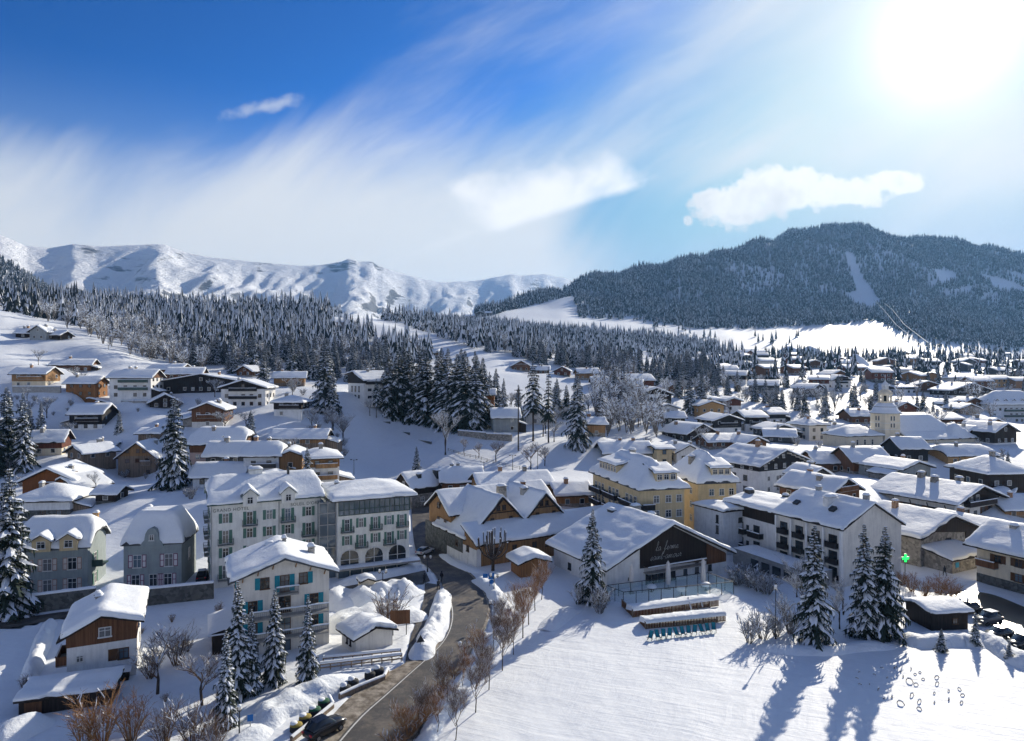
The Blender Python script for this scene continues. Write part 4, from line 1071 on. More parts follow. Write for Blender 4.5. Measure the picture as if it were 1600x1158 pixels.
# --- grand hotel
Wc, Lc = 17.7, 12.5
C_, rf = hero('hotel', 'long white hotel with green shutters, its name lettered under the eaves', 'hotel', -44.3, 121.7, 0, 26, Wc, Lc, (13.95, 13.95), 17.6, 'x', 0, 'halfhip', 'hotel_white', snow=.55, os=.55, og=.6, step=.85, deck='metal_green', hs=1.9, lump=1.2)
bays = (-6.6, -2.85, .27, 3.3, 6.75); rows = (10.7, 7.9, 5.0, 2.1)
bal = {(0, 1), (0, 3), (1, 0), (1, 4), (2, 1), (2, 3), (3, 0)}
for r_, z in enumerate(rows):
    for b_, u in enumerate(bays):
        tall = (r_, b_) in bal
        window(C_, Wc, Lc, 'F', u, z - (.55 if tall else 0), 1., 2.15 if tall else 1.6, 'frame_white', 'sh_green', sw=.5)
        if tall: balcony(C_, Wc, Lc, 'F', u, z - .7, 2.4, .85, 'metal_green', 'metal', .95, snow=False)
    for u in (-4., 0, 4.):
        window(C_, Wc, Lc, 'L', u, z, 1., 1.6, 'frame_white', 'sh_green', sw=.5)
        if r_ < 3 and u != 4.: balcony(C_, Wc, Lc, 'L', u, z - .7, 2.2, .8, 'metal_green', 'metal', .95, snow=False)
    for u in (-3, 1.5): window(C_, Wc, Lc, 'R', u, z, 1., 1.6, 'frame_white', 'sh_green', sw=.5)
text_part(C_, 'lettering', 'GRAND HOTEL', .74, (-5.75, -Lc / 2 - .03, 12.62), 0, 'lettering', spacing=1.12)
text_part(C_, 'lettering', "SOLEIL D'OR", .74, (6.0, -Lc / 2 - .03, 12.62), 0, 'lettering', spacing=1.08)
for u in (-2.85, 3.3): dormer(C_, u, -Lc / 2 - .78, 13.35, 2.2, 5.6, 1.75, 1.15, 'hotel_white', deck='metal_green', ww=.95, wh=1.15, wz=.35, snow=.35, below=.05)
mb = MB()
for x in (1.85, -8.75, 8.75): mb.tube([(x, -Lc / 2 - .1, 0), (x, -Lc / 2 - .1, 13.6)], .06, 5)
mb.build('drainpipe', 'metal_grey', C_)
chimney(C_, -1.3, .4, rf.h(-1.3, .4), 2.2, 1.6, 1.2, 'hotel_white'); chimney(C_, -2., 1.5, rf.h(-2, 1.5), .6, .6, 1.8, 'cream')
mb = MB(); mb.tube([(4.1, -.9, 15.5), (4.1, -.9, 18.5)], .22, 8); mb.lathe([(.3, 0), (.3, .15), (.05, .35)], 8, (4.1, -.9, 18.5)); mb.build('flue', 'metal_dark', C_)
chimney(C_, -7., 2., rf.h(-7, 2) - .2, .7, .7, 1.)

# --- glazed hotel wing
Wd, Ld = 12.8, 14.
D_, rf = hero('hotel_wing', 'white hotel wing with three arched openings and a glazed top gallery', 'hotel', -27.4, 127.2, 0, 25.2, Wd, Ld, (13.55, 13.55), 15.1, 'x', 0, 'hip', 'hotel_white', snow=.75, os=1.2, og=1.2, step=.85, deck='metal_dark', hs=.28, lump=.6)
D_['category'] = 'hotel'
by = (-4.75, -2.3, .25, 2.7, 5.05)
for r_, z in enumerate((8.5, 5.6)):
    for b_, u in enumerate(by):
        tall = (b_ + r_) % 2 == 0
        window(D_, Wd, Ld, 'F', u, z - (.5 if tall else 0), .85, 2.1 if tall else 1.6, 'frame_white', 'sh_green', sw=.42)
        if tall: balcony(D_, Wd, Ld, 'F', u, z - .6, 2.2, .85, 'metal_green', 'metal', .95, snow=False)
    for u in (-4, -1, 2, 5): window(D_, Wd, Ld, 'R', u, z, .85, 1.6, 'frame_white', 'sh_green', sw=.42)
g_ = MB(); n = 14
g_.box(-Wd / 2 + .2, Wd / 2 + .02, -Ld / 2 - .10, -Ld / 2 - .03, 10.85, 13.35); g_.box(Wd / 2 + .03, Wd / 2 + .08, -Ld / 2 - .1, Ld / 2 - 2, 10.85, 13.35)
gal = g_.build('gallery_glazing', 'glass_sky', D_)
g_ = MB()
for i in range(n + 1):
    x = -Wd / 2 + .2 + (Wd - .2) * i / n; g_.box(x - .05, x + .05, -Ld / 2 - .2, -Ld / 2 - .105, 10.8, 13.5)
for i in range(13):
    y = -Ld / 2 + i * 1.0; g_.box(Wd / 2 + .085, Wd / 2 + .16, y - .05, y + .05, 10.8, 13.5)
for z in (10.8, 11.75, 13.3): g_.box(-Wd / 2 + .2, Wd / 2 + .17, -Ld / 2 - .185, -Ld / 2 - .102, z - .05, z + .05)
g_.build('mullions', 'metal_green', gal)
for u in (-4.3, 0., 4.2):                            # arched loggias
    mb = MB(); a = 1.55; P = [(u - a, -.06, 2.15), (u + a, -.06, 2.15)] + [(u + a * math.cos(t), -.06, 3.6 + 1.15 * math.sin(t)) for t in np.linspace(0, math.pi, 13)]
    ar = panel(D_, 'arch', 'glass', [(x, -Ld / 2 - .03, z) for x, y, z in P], .05)
    mb = MB()
    for t0, t1 in zip(np.linspace(0, math.pi, 13), np.linspace(0, math.pi, 13)[1:]): mb.bar((u + a * math.cos(t0), -Ld / 2 - .08, 3.6 + 1.15 * math.sin(t0)), (u + a * math.cos(t1), -Ld / 2 - .08, 3.6 + 1.15 * math.sin(t1)), .12, .14)
    mb.box(u - .05, u + .05, -Ld / 2 - .13, -Ld / 2 - .04, 2.2, 4.7); mb.box(u - a, u + a, -Ld / 2 - .12, -Ld / 2 - .04, 3.0, 3.08)
    mb.build('arch_frame', 'frame_white', ar)
mb = MB(); mb.box(-Wd / 2 - .1, Wd / 2 + 1.6, -Ld / 2 - 1.5, -Ld / 2 + .05, 1.55, 1.85); ca_ = mb.build('canopy', 'concrete', D_)
mb = MB(); mb.grid([[(-Wd / 2 - .15 + (Wd + 1.8) * i / 14, -Ld / 2 - 1.6 + 1.6 * j / 3, 1.86 + (.3 if 0 < j else .05) * (1 + .3 * mnoise.noise(Vector((i, j, 2))))) for i in range(15)] for j in range(4)]); mb.build('snow', 'snow_roof', ca_, True)
for i in range(6):
    x = -Wd / 2 + 1.1 + i * 2.1
    o = link('shop_window', window_mesh(1.9, 1.7, 'metal_green', False, 1, False), D_, (x, -Ld / 2, -.3)); link('pane', pane_mesh(1.9, 1.7, 'glass_sky'), o)
g_ = MB(); g_.box(-Wd / 2 - 2.9, -Wd / 2 - .01, -Ld / 2 + 1.2, -Ld / 2 + 6, -2, 13.2); st_ = g_.build('glass_stairwell', 'glass_sky', D_)
g_ = MB()
for z in (1.2, 3.2, 5.2, 7.2, 9.2, 11.2, 13.): g_.box(-Wd / 2 - 2.9, -Wd / 2 - .02, -Ld / 2 + 1.08, -Ld / 2 + 1.19, z - .07, z + .07)
for x in (-2.85, -1.45, -.08): g_.box(-Wd / 2 + x - .06, -Wd / 2 + x + .06, -Ld / 2 + 1.06, -Ld / 2 + 1.185, -2, 13.3)
g_.build('mullions', 'metal_grey', st_)
chimney(D_, -4.8, 2., rf.h(-4.8, 2) + .1, .8, .8, .8)

# --- the two grey villas at left
Wv, Lv = 10.4, 9.
E_, rf = hero('villa', 'grey villa with two yellow dormers and pale shutters at the left edge', 'house', -75.4, 114.5, 0, 14, Wv, Lv, (7.3, 7.3), 11.2, 'x', 0, 'halfhip', 'villa_grey', snow=.7, os=.6, og=.6, step=.8, deck='slate', hs=1.5)
for z in (3.7, .35):
    for u in (-3.9, -.55, 3.0): window(E_, Wv, Lv, 'F', u, z, 1.35, 1.95, 'frame_white', 'sh_pale', 'sh_trim_pale', sw=.66)
    window(E_, Wv, Lv, 'R', -1, z, 1.2, 1.8, 'frame_white', 'sh_green')
for u in (-1.2, 2.7): dormer(E_, u, -Lv / 2 - .75, 7.0, 2.6, 4., 1.75, 1.0, 'yellow', ww=1.25, wh=1.15, wz=.5, snow=.4, below=.05)
chimney(E_, 4.6, 1.5, rf.h(4.6, 1.5) - .8, .7, .7, 2.4, 'ochre')
mb = MB(); mb.box(Wv / 2, Wv / 2 + 1.6, -2.5, .5, 3.4, 3.6); mb.box(Wv / 2, Wv / 2 + 1.6, -2.5, -2.42, 3.6, 4.5); mb.build('side_balcony', 'metal_green', E_)
Wf, Lf = 8.9, 8.6
F_, rf = hero('villa', 'grey villa with white and crimson shutters and tall rounded snow roof', 'house', -60.2, 117.2, 0, 10, Wf, Lf, (7.4, 7.4), 14.6, 'x', 0, 'hip', 'villa_grey', snow=.9, os=.35, og=.35, step=.7, deck='slate', hs=2.2, top=11.5, lump=.5)
for u in (-2.35, 2.5): window(F_, Wf, Lf, 'F', u, 3.5, 1.35, 2.1, 'frame_white', 'sh_violet', 'sh_trim', sw=.68)
for u in (-2.6, .1, 2.35): window(F_, Wf, Lf, 'F', u, .35, 1.3, 2., 'frame_white', 'sh_violet', 'sh_trim', sw=.62, sides=(1,) if u == .1 else (-1, 1))
window(F_, Wf, Lf, 'L', 0, 3.5, 1.2, 2, 'frame_white'); window(F_, Wf, Lf, 'R', 0, 3.5, 1.2, 2, 'frame_white')
mb = MB(); P = [(-1.5, 0), (1.5, 0), (1.25, .5), (.95, .75), (.8, 1.5), (.5, 2.0), (0, 2.2), (-.5, 2.0), (-.8, 1.5), (-.95, .75), (-1.25, .5)]
cg = panel(F_, 'curved_gable', 'villa_grey', [(x * 1.2, -Lf / 2 - .55, 7.0 + z * 1.4) for x, z in P], 3.2)
o = link('window', window_mesh(.75, .95, 'frame_white'), cg, (0, -Lf / 2 - .55, 8.0)); link('pane', pane_mesh(.75, .95, 'glass'), o)
chimney(F_, -2.4, 1.5, 11.4, .7, .8, 1.)

# --- terrace wall under the villas
def wall_run(name, label, pts, h, mat, cap=.35, th=.5, cat='wall', snowcap=True, z0=None, group=None):
    mb = MB(); P = []
    for (xa, ya), (xb, yb) in zip(pts, pts[1:]):
        za = z0 if z0 is not None else min(gz(xa, ya), gz(xb, yb))
        mb.bar((xa, ya, za + h / 2 - .5), (xb, yb, za + h / 2 - .5), th, h + 1.)
    o = mb.build(name, mat); tag(o, label, cat, group, 'thing')
    if snowcap:
        mb = MB()
        for (xa, ya), (xb, yb) in zip(pts, pts[1:]):
            za = (z0 if z0 is not None else min(gz(xa, ya), gz(xb, yb))) + h
            d = Vector((xb - xa, yb - ya, 0)); l = d.length; d.normalize(); nn = Vector((-d.y, d.x, 0)); k = max(3, int(l / .8)); Q = []
            for a, b in ((-.62, 0), (-.6, .5), (-.25, .95), (.15, 1.), (.5, .6), (.6, 0)):
                Q.append([tuple(Vector((xa, ya, za)) + d * (l * i / k) + nn * (a * th * 1.1) + Vector((0, 0, b * cap * (1 + .35 * mnoise.noise(Vector((xa + i * .7, a, b))))))) for i in range(k + 1)])
            mb.grid(Q)
        mb.build('snow', 'snow_roof', o, True)
    return o
wall_run('retaining_wall', 'dark stone terrace wall with railing below the left grey villa', [g2(20, 962), g2(96, 952), g2(150, 945)], 2.6, 'stone_dark')
wall_run('retaining_wall', 'green grey garage wall below the villa with crimson shutters', [g2(226, 946), g2(334, 935)], 2.5, 'stone_dark')

# --- wooden farm hotel, built of three blocks
G0 = (-6.4, 124.7)
G_ = empty('farm_hotel', (*G0, 0), R(31)); tag(G_, 'large honey timber farm hotel with two front gables beside the road bend', 'hotel')
def wings(x, y):
    X_ = x + 12.
    a = 11.4 - (8.1 - X_) * .94 if X_ < 8.1 else 11.4 - (X_ - 8.1) * 1.0
    b = 11.2 - abs(X_ - 18.1) * 1.0
    return max(a, b, 4.2)
rfw = FreeRoof(24, 14, wings, .35, .7, xl=(-3.9, -.9, 6.1, 1.1, -8))
block(G_, rfw, 12, 12, 'wood_honey', None, None, .45, seed=3., step=.8)
rfm = Roof(24.5, 10.5, 7., 7., 10.9, 'x')
block(G_, rfm, 13.5, 18.7, 'wood_honey', None, None, .6, seed=9., step=.9)
rfl = FreeRoof(33, 5., lambda x, y: 4.4 + (y + 2.5) * .42, .5, .7)
block(G_, rfl, 16.5, 2.5, 'wood_honey', None, None, .5, seed=5., step=.8)
mb = MB(); mb.box(-.08, .0, .0, 12.5, -2.5, 3.1); mb.box(.0, .8, -.08, -.01, -2.5, 3.3); mb.build('white_base', 'white', G_)
mb = MB(); mb.box(-.1, .0, 12.51, 23., -2.5, 4.6); mb.box(-.14, -.09, 5.5, 12.4, 1.4, 3.9); mb.build('stone_base', 'stone_dark', G_)
for x, z in ((8.1 - .75, 8.7), (8.1 + .55, 8.7), (18.1 - .7, 8.6), (18.1 + .6, 8.6), (6., 6.4), (10.2, 6.4), (16.4, 6.4), (20.4, 6.4)):
    o = link('window', window_mesh(.85, 1.05, 'frame_brown'), G_, (x, 4.97, z)); link('pane', pane_mesh(.85, 1.05, 'glass'), o)
for x in (4, 8, 12.5, 15.5, 20, 23.5, 27): o = link('window', window_mesh(1., 1.25, 'frame_brown'), G_, (x, -.02, 1.9)); link('pane', pane_mesh(1., 1.25, 'glass'), o)
for x in (.0,):
    for yy, z in ((3.4, 2.2), (8., 2.3), (15.5, 4.6), (18.7, 4.6), (18.7, 7.6)):
        o = link('window', window_mesh(1., 1.2, 'frame_brown'), G_, (-.12 if yy < 13 else .95, yy, z), (0, 0, -math.pi / 2)); link('pane', pane_mesh(1., 1.2, 'glass'), o)
for k, (cx_, hw, cz) in enumerate(((8.1, 3.2, 11.2), (18.1, 3.0, 11.0))):
    mb = MB()
    mb.bar((cx_ - hw - 1.4, 4.2, cz - (hw + 1.4) * .96), (cx_, 4.2, cz), .16, .3); mb.bar((cx_ + hw + .2, 4.2, cz - (hw + .2)), (cx_, 4.2, cz), .16, .3)
    mb.box(cx_ - 3, cx_ + 3, 4.9, 4.99, 8.25, 8.45); mb.build('gable_trim', 'wood_dark', G_)
chimney(G_, 13., 13.5, 10.2, 1.8, 1.2, 1.7, 'stone'); chimney(G_, 17., 11., 9.6, 1.2, 1.2, 1.9, 'concrete'); chimney(G_, 20.5, 17., 10.2, .8, .8, 1.4, 'wood_brown')
# --- hut with domed snow roof next to it
hx, hy = g2(827, 901)
H_, rf = hero('hut', 'little brown hut under a domed snow roof by the pollarded tree', 'hut', hx, hy + 2, 0, 22, 5.2, 4.2, (2.5, 2.5), 3.5, 'y', wall='wood_orange', snow=.9, os=.7, og=.7, step=.5, lump=.4)
window(H_, 5.2, 4.2, 'F', .8, .8, .8, .8, 'frame_brown')

# --- chalet with dark gable at the street behind
I_, rf = hero('chalet', 'brown chalet with dark gable at the far end of the street', 'house', -24., 180.5, gz(-24, 180), -50, 7.6, 10.5, (4.6, 4.6), 8.2, wall='stone', upper='wood_dark', split=3., snow=.6)
window(I_, 7.6, 10.5, 'F', 0, 5., 1, 1.1, off=.07); window(I_, 7.6, 10.5, 'R', -2, 1, 1.1, 1.2); window(I_, 7.6, 10.5, 'R', 2, 1, 1.1, 1.2)
chimney(I_, 2., -2., rf.h(2, -2), 1., 1., 1.2, 'metal_dark'); chimney(I_, 2.2, 3.6, rf.h(2.2, 3.6), 2., 1.6, 1.9, 'metal_dark')

# --- old barn and orange house, left
hb, rf = hero('barn', 'weathered old timber barn house with steep gable left of the tallest spruce', 'barn', -107.2, 200., gz(-107, 194), 5.6, 10.2, 12, (5.3, 5.3), 9.9, wall='wood_grey', upper='wood_honey', split=6.1, snow=.45)
for u, z in ((-2.6, 4.2), (.1, 4.3), (2.8, 4.4), (-2.4, 1.4), (3, 1.)): window(hb, 10.2, 12, 'F', u, z, 1.1, 1.1, 'frame_brown')
for u in (-2.6, .3, 1.9): window(hb, 10.2, 12, 'F', u, 7, .9, 1.1, 'frame_brown', off=.07)
balcony(hb, 10.2, 12, 'F', 2.6, 3.7, 2.6, 1., 'wood_grey'); chimney(hb, 2., 2, rf.h(2, 2), .8, .8, 1.4)
ho, rf = hero('chalet', 'rust orange timber house with broad plain gable at the left edge', 'house', -111., 168.5, gz(-112, 163), 6.2, 11.6, 12, (4.3, 4.3), 7.5, wall='wood_rust', snow=.55)
window(ho, 11.6, 12, 'F', -1., 3.6, .9, 1.1); balcony(ho, 11.6, 12, 'F', .3, 3.2, 3., .6, 'wood_brown'); chimney(ho, 2.6, -1, rf.h(2.6, -1), .9, .9, 1.2)
# --- modern white house with black sloping top on the hillside
mw, rf = hero('house', 'white modern house with sloping black top storey beside the spruce group', 'house', -54.5, 262, gz(-57, 256), 38, 11.5, 14, (7.2, 9.6), 10.6, 'x', 1., wall='white', upper='wood_black', split=6.2, snow=.6, os=1., og=1.2)
for z in (.6, 3.3):
    for u in (-3.6, -1.2, 1.2, 3.6): window(mw, 11.5, 14, 'F', u, z, 1.5, 1., 'frame_dark', far=True)
    for u in (-3.5, -.5, 2.5): window(mw, 11.5, 14, 'L', u, z - (.4 if z > 3 else 0), 1.3, 2.2 if z > 3 else 1.2, 'frame_dark', far=True)
balcony(mw, 11.5, 14, 'F', 0, 5.9, 10.5, 1.2, 'wood_black'); chimney(mw, -1, 0, rf.h(-1, 0), 1, .8, 1.2); chimney(mw, 2.4, 2, rf.h(2.4, 2), 1, .8, 1.2)

# --- yellow apartment houses
Wy, Ly = 9.8, 25.
J_, rf = hero('apartment_house', 'yellow apartment house with black balconies along its left side', 'house', 27.2, 150.5, 0, 15.5, Wy, Ly, (12.1, 12.1), 17.4, 'y', 0, 'hip', 'yellow', snow=.55, os=.9, og=.9, hs=.95, deck='slate', step=.9)
for z in (9.2, 6.2, 3.3, .6):
    for u in (-1.2, 1.5, 3.9): window(J_, Wy, Ly, 'F', u - .2, z, 1.3, 1.5, 'frame_white', glass='glass_curtain' if z > 9 else None)
for fl, z in enumerate((8.1, 5.3, 2.5)):
    for k, u in enumerate((-8.5, -.6, 8.2)):
        balcony(J_, Wy, Ly, 'L', u, z, 6.6, 1.4, 'wood_black' if (fl, k) != (1, 1) else 'wood_grey', 'wood', 1.)
        for q in (-2, 0, 2.): window(J_, Wy, Ly, 'L', u + q, z + .1, 1.3, 2.1, 'frame_white', glass='glass_curtain' if WRND.random() < .5 else 'glass')
balcony(J_, Wy, Ly, 'F', -3.6, 8.1, 2.6, 1.3, 'wood_black'); balcony(J_, Wy, Ly, 'F', -3.6, 5.3, 2.6, 1.3, 'wood_black')
dormer(J_, .9, -Ly / 2 + .1, 12.7, 4.8, 4.8, 2.5, 1.3, 'yellow', kind='shed', nwin=3, ww=1.15, wh=1.15, wz=1.1, frame='frame_white', snow=.5)
dormer(J_, -Wy / 2 + .1, 4., 12.7, 9.5, 4.6, 2.6, 1.2, 'yellow', -math.pi / 2, kind='shed', nwin=6, ww=1., wh=1.2, wz=1.1, snow=.5)
chimney(J_, 1.2, 4, 16.6, 1.2, 1., 1.5)
Wk, Lk = 9., 15.
K_, rf = hero('apartment_house', 'second yellow apartment house with one wide front dormer', 'house', 43.6, 157, 0, 11, Wk, Lk, (11.5, 11.5), 17.2, 'y', 0, 'hip', 'yellow', snow=.55, os=.8, og=.8, hs=1., deck='slate', step=.9)
for z in (8.6, 5.6, 2.6):
    for u in (-1.4, 1., 3.3): window(K_, Wk, Lk, 'F', u, z, 1.2, 1.5, 'frame_white')
    for u in (-4., 0, 4.): window(K_, Wk, Lk, 'L', u, z, 1.1, 1.4, 'frame_white')
dormer(K_, .9, -Lk / 2 + .1, 12.1, 4.6, 4.6, 2.5, 1.3, 'yellow', kind='shed', nwin=3, ww=1.1, wh=1.15, wz=1.1, snow=.45)
chimney(K_, -2.5, 0, 14.6, 1.1, 1.1, 1.8, 'stone')

# --- white apartment block with gable end, its balcony section, and the cube
Wm, Lm = 14.1, 15.
M_, rf = hero('apartment_block', 'tall white apartment block with blank gable end behind the big spruces', 'apartments', 58.6, 123.4, 0, 24, Wm, Lm, (9.55, 9.1), 13.4, 'y', 0, 'gable', 'offwhite', snow=.5, os=.6, og=.45, step=.8)
for k in range(4):
    u = -5.4 + k * 3.6
    for z in (.8, 3.5, 6.2):
        window(M_, Wm, Lm, 'L', u, z, 1.7, 2., 'frame_dark', glass='glass'); balcony(M_, Wm, Lm, 'L', u, z - .1, 2.2, .7, 'wood_black', 'wood', .85, snow=False)
mb = MB()
for k in range(5): y = -7.3 + k * 3.55; mb.box(-Wm / 2 - .55, -Wm / 2 - .02, y - .18, y + .18, -2.5, 9.2)
mb.build('pilaster', 'white', M_)
chimney(M_, -2.6, -1., rf.h(-2.6, -1), 2.4, 1.1, 1.6, 'white'); chimney(M_, .2, -6., rf.h(.2, -6), .8, .8, 1.2); chimney(M_, .2, 4., 13.2, .8, .8, 1.2)
for x, y in ((-4.4, 4.6), (-4, -3.)):
    z = rf.h(x, y); mb = MB(); mb.box(-.55, .55, -.5, .5, .3, .95); o = mb.build('skylight', 'metal_dark', M_, False, (x, y, z - .1), (0, R(-28), 0))
cr, sr = math.cos(R(24)), math.sin(R(24))
def mloc(x, y): return 58.6 + cr * x - sr * y, 123.4 + sr * x + cr * y
x2, y2 = mloc(-.6, 14.4)
N2, rf = hero('apartment_block', 'white balcony block with dark timber top storey left of the tall gable', 'apartments', x2, y2, 0, 24, 11., 13.4, (9.3, 9.3), 10.4, 'y', 0, 'gable', 'white', 'wood_dark', 6.9, .7, os=1.2, og=.3, step=.8)
for u in (-4.2, .2):
    for z in (.5, 3.6): balcony(N2, 11, 13.4, 'L', u + 1.2, z, 3.2, 1.1, 'wood_black', 'wood', .95); window(N2, 11, 13.4, 'L', u + 1., z + .1, 1.6, 2.1, 'frame_dark', glass='glass'); window(N2, 11, 13.4, 'L', u - 1.4, z + .6, .7, 1.2, 'frame_dark')
chimney(N2, -1.5, 5., 10.3, 1.4, 1.4, 1.3, 'metal_dark'); chimney(N2, 1.2, -2, 10.2, 1., 1., 1.2, 'metal_dark')
x3, y3 = mloc(-8.3, 21.2)
L_, rf = hero('apartment_block', 'small pale cube-shaped block with flat snow roof next to the restaurant', 'apartments', x3, y3, 0, 26, 6., 8.5, (8.3, 8.3), 8.9, 'y', 0, 'hip', 'bluewhite', snow=.6, os=.4, og=.4, step=.7)
for z in (1.4, 4.2, 6.3): window(L_, 6, 8.5, 'F', 1.4, z - .6, .95, 1., 'frame_dark'); window(L_, 6, 8.5, 'F', 2.5, z - .6, .95, 1., 'frame_dark'); window(L_, 6, 8.5, 'L', 2.6, z - .6, .7, 1.6, 'frame_dark')
x4, y4 = mloc(-10.5, 3.5)
mb = MB(); mb.box(-2.6, 2.6, -9.5, 8.5, -2, 2.4); Pd = mb.build('garage_terrace', 'concrete', None, False, (x4, y4, 0), (0, 0, R(24))); tag(Pd, 'long low garage terrace along the foot of the white apartment block', 'garage')
mb = MB(); mb.grid([[(-2.7 + 5.3 * i / 6, -9.6 + 18.2 * j / 18, 2.45 + (.45 if 0 < i < 6 and 0 < j < 18 else .1) * (1 + .3 * mnoise.noise(Vector((i * .8, j * .6, 1))))) for i in range(7)] for j in range(19)]); mb.build('snow', 'snow_roof', Pd, True)
for i in range(5): mb = MB(); mb.box(-2.66, -2.58, -8.5 + i * 2.6, -6.6 + i * 2.6, .1, 1.7); mb.build('garage_opening', 'glass', Pd)

# --- long farmhouse, stone barn, cream chalet, dark shed at right
hn, rf = hero('farmhouse', 'long farmhouse with timber gable, braces and three chimneys at right', 'house', 102.4, 165.2, 1.0, 28, 18., 19., (5.2, 5.2), 8.6, wall='offwhite', upper='wood_dark', split=4.9, snow=.6, os=1.4, og=1.6)
for k in range(6): window(hn, 18, 19, 'L', -7.5 + k * 3., 2.2, 1.6, 1.5, 'frame_dark', 'sh_brown')
for k in range(5):
    mb = MB(); y = -8. + k * 4; mb.bar((-9.0, y, 2.6), (-10.2, y, 4.7), .16); mb.build('brace', 'wood_dark', hn)
for u, z in ((-4.4, 1.9), (-.8, .6), (2.4, 2.), (5., 2.)): window(hn, 18, 19, 'F', u, z, 1.2, 1.5 if z > 1 else 2.3, 'frame_dark', 'sh_brown' if z > 1 else None)
balcony(hn, 18, 19, 'F', 0, 4.3, 11., 1.4, 'wood_dark', off=.07); window(hn, 18, 19, 'F', 0, 5.3, 1.3, 1.2, off=.07); window(hn, 18, 19, 'F', -2.6, 5.3, 1.3, 1.2, off=.07)
for x, y in ((-2., -1.), (-.6, 3.), (2., -4.5)): chimney(hn, x, y, rf.h(x, y), 1.5, 1.2, 1.7, 'stone')
hs_, rf = hero('barn', 'stone barn with dark timber gable beside the pharmacy cross', 'barn', 79.8, 134.6, 0, 26, 17.6, 13., (5.4, 5.2), 8.7, wall='stone', snow=.7, os=1., og=1.1)
panel(hs_, 'gable_boards', 'wood_dark', [(-4.6, -6.62, 6.0), (9.2, -6.62, 4.6), (9.2, -6.62, 5.2), (0, -6.62, 8.45), (-4.8, -6.62, 6.8)], .1); panel(hs_, 'side_boards', 'wood_dark', [(4.6, -6.64, -1), (8.75, -6.64, -1), (8.75, -6.64, 4.7), (4.6, -6.64, 5.1)], .1)
window(hs_, 17.6, 13, 'F', -.6, 2.6, 1.6, 1.9, 'frame_dark'); chimney(hs_, -2.2, 3, rf.h(-2.2, 3), .9, .9, 2.1, 'brick')
an = FreeRoof(9., 5., lambda x, y: 2.6 + (y + 2.5) * .2, .6, .5)
block(hs_, an, -3.4, -9.1, 'stone', None, None, .55, seed=2., step=.8, name='annexe_roof')
mb = MB(); mb.box(-6.9, -6., -11.7, -11.62, 1.0, 1.9); mb.build('blue_sign', 'sign_cyan', hs_)
hp, rf = hero('chalet', 'cream chalet with brown shutters and ragged snow eaves at the right edge', 'house', 88.6, 110.9, 0, 24, 12, 18, (6.2, 6.2), 9.6, wall='cream', snow=.75, os=1.5, og=1.5, step=.8)
mb = MB(); mb.box(-6.09, -6.0, -9, 9, -2, 1.5); mb.build('stone_base', 'stone_dark', hp)
for u, z in ((-5.6, 4.), (-2.4, 4.1), (1.2, 4.1), (5, 4.1), (-2.4, 1.7), (1.6, 1.7), (5.4, 1.7)): window(hp, 12, 18, 'L', u, z, 1.2, 1.3, 'frame_brown', 'sh_brown')
for u, z in ((-7., 3.1), (4.6, 3.), (3.8, .9)): balcony(hp, 12, 18, 'L', u, z, 3., 1.2, 'wood_brown')
dormer(hp, -4.2, -3.5, 6.4, 5.5, 5., 1.2, 1.6, 'wood_brown', -math.pi / 2, ww=1.1, wh=1., wz=.2, snow=.6, os=.9, og=1.6); chimney(hp, -1.6, 5.6, rf.h(-1.6, 5.6), 1., 1., 1.)
hq, rf = hero('shed', 'dark low shed with snow slab roof below the big spruces', 'shed', 60.4, 97.2, 0, 8, 5.6, 5., (2.5, 2.5), 3.2, 'x', wall='wood_dark', snow=.45, os=.5, og=.6, step=.5)
window(hq, 5.6, 5, 'F', .8, .8, .8, .8, 'frame_brown')

# --- black and white chalet
hw_, rf = hero('apartment_house', 'large white chalet with black timber upper storeys and pale purlin ends', 'house', 70.8, 193.5, 2.4, 28, 19.3, 15.5, (8.0, 8.0), 12., 'y', -.6, wall='white', upper='wood_black', split=6.6, snow=.55, os=1.3, og=1.5)
for u in (-7.2, -3.4, 0, 3.4, 7.2): window(hw_, 19.3, 15.5, 'F', u, 7.1, 1., 1.2, 'frame_white', off=.07, glass='glass_curtain')
window(hw_, 19.3, 15.5, 'F', -.4, 9.8, .9, 1., off=.07)
for z in (1., 3.9):
    for u in (-6., -2.6, -.9, 2.4, 5.6): window(hw_, 19.3, 15.5, 'F', u, z, .95, 1.2, 'frame_white', 'sh_brown' if u > -1 else None)
for z in (.6, 3.6): window(hw_, 19.3, 15.5, 'L', -4.5, z, 1.8, 1.7, 'frame_dark', bars=2); window(hw_, 19.3, 15.5, 'L', -1.2, z, 1.8, 1.7, 'frame_dark', bars=2); window(hw_, 19.3, 15.5, 'L', 3., z, 1.4, 1.5, 'frame_dark')
for u in (-5, -1.5, 2., 5): window(hw_, 19.3, 15.5, 'L', u, 6.9, 1., .9, off=.07)
for s in (-1, 1):
    for k in (1.7, 3.4, 5.1, 6.8, 8.5):
        x = -.6 + s * k; mb = MB(); mb.box(x - .12, x + .12, -9.2, -7.75, rf.h(x, -8) - .62, rf.h(x, -8) - .26); mb.build('purlin', 'offwhite', hw_)
chimney(hw_, -1.6, 0., rf.h(-1.6, 0), 1., 1., 2.2, 'brick')

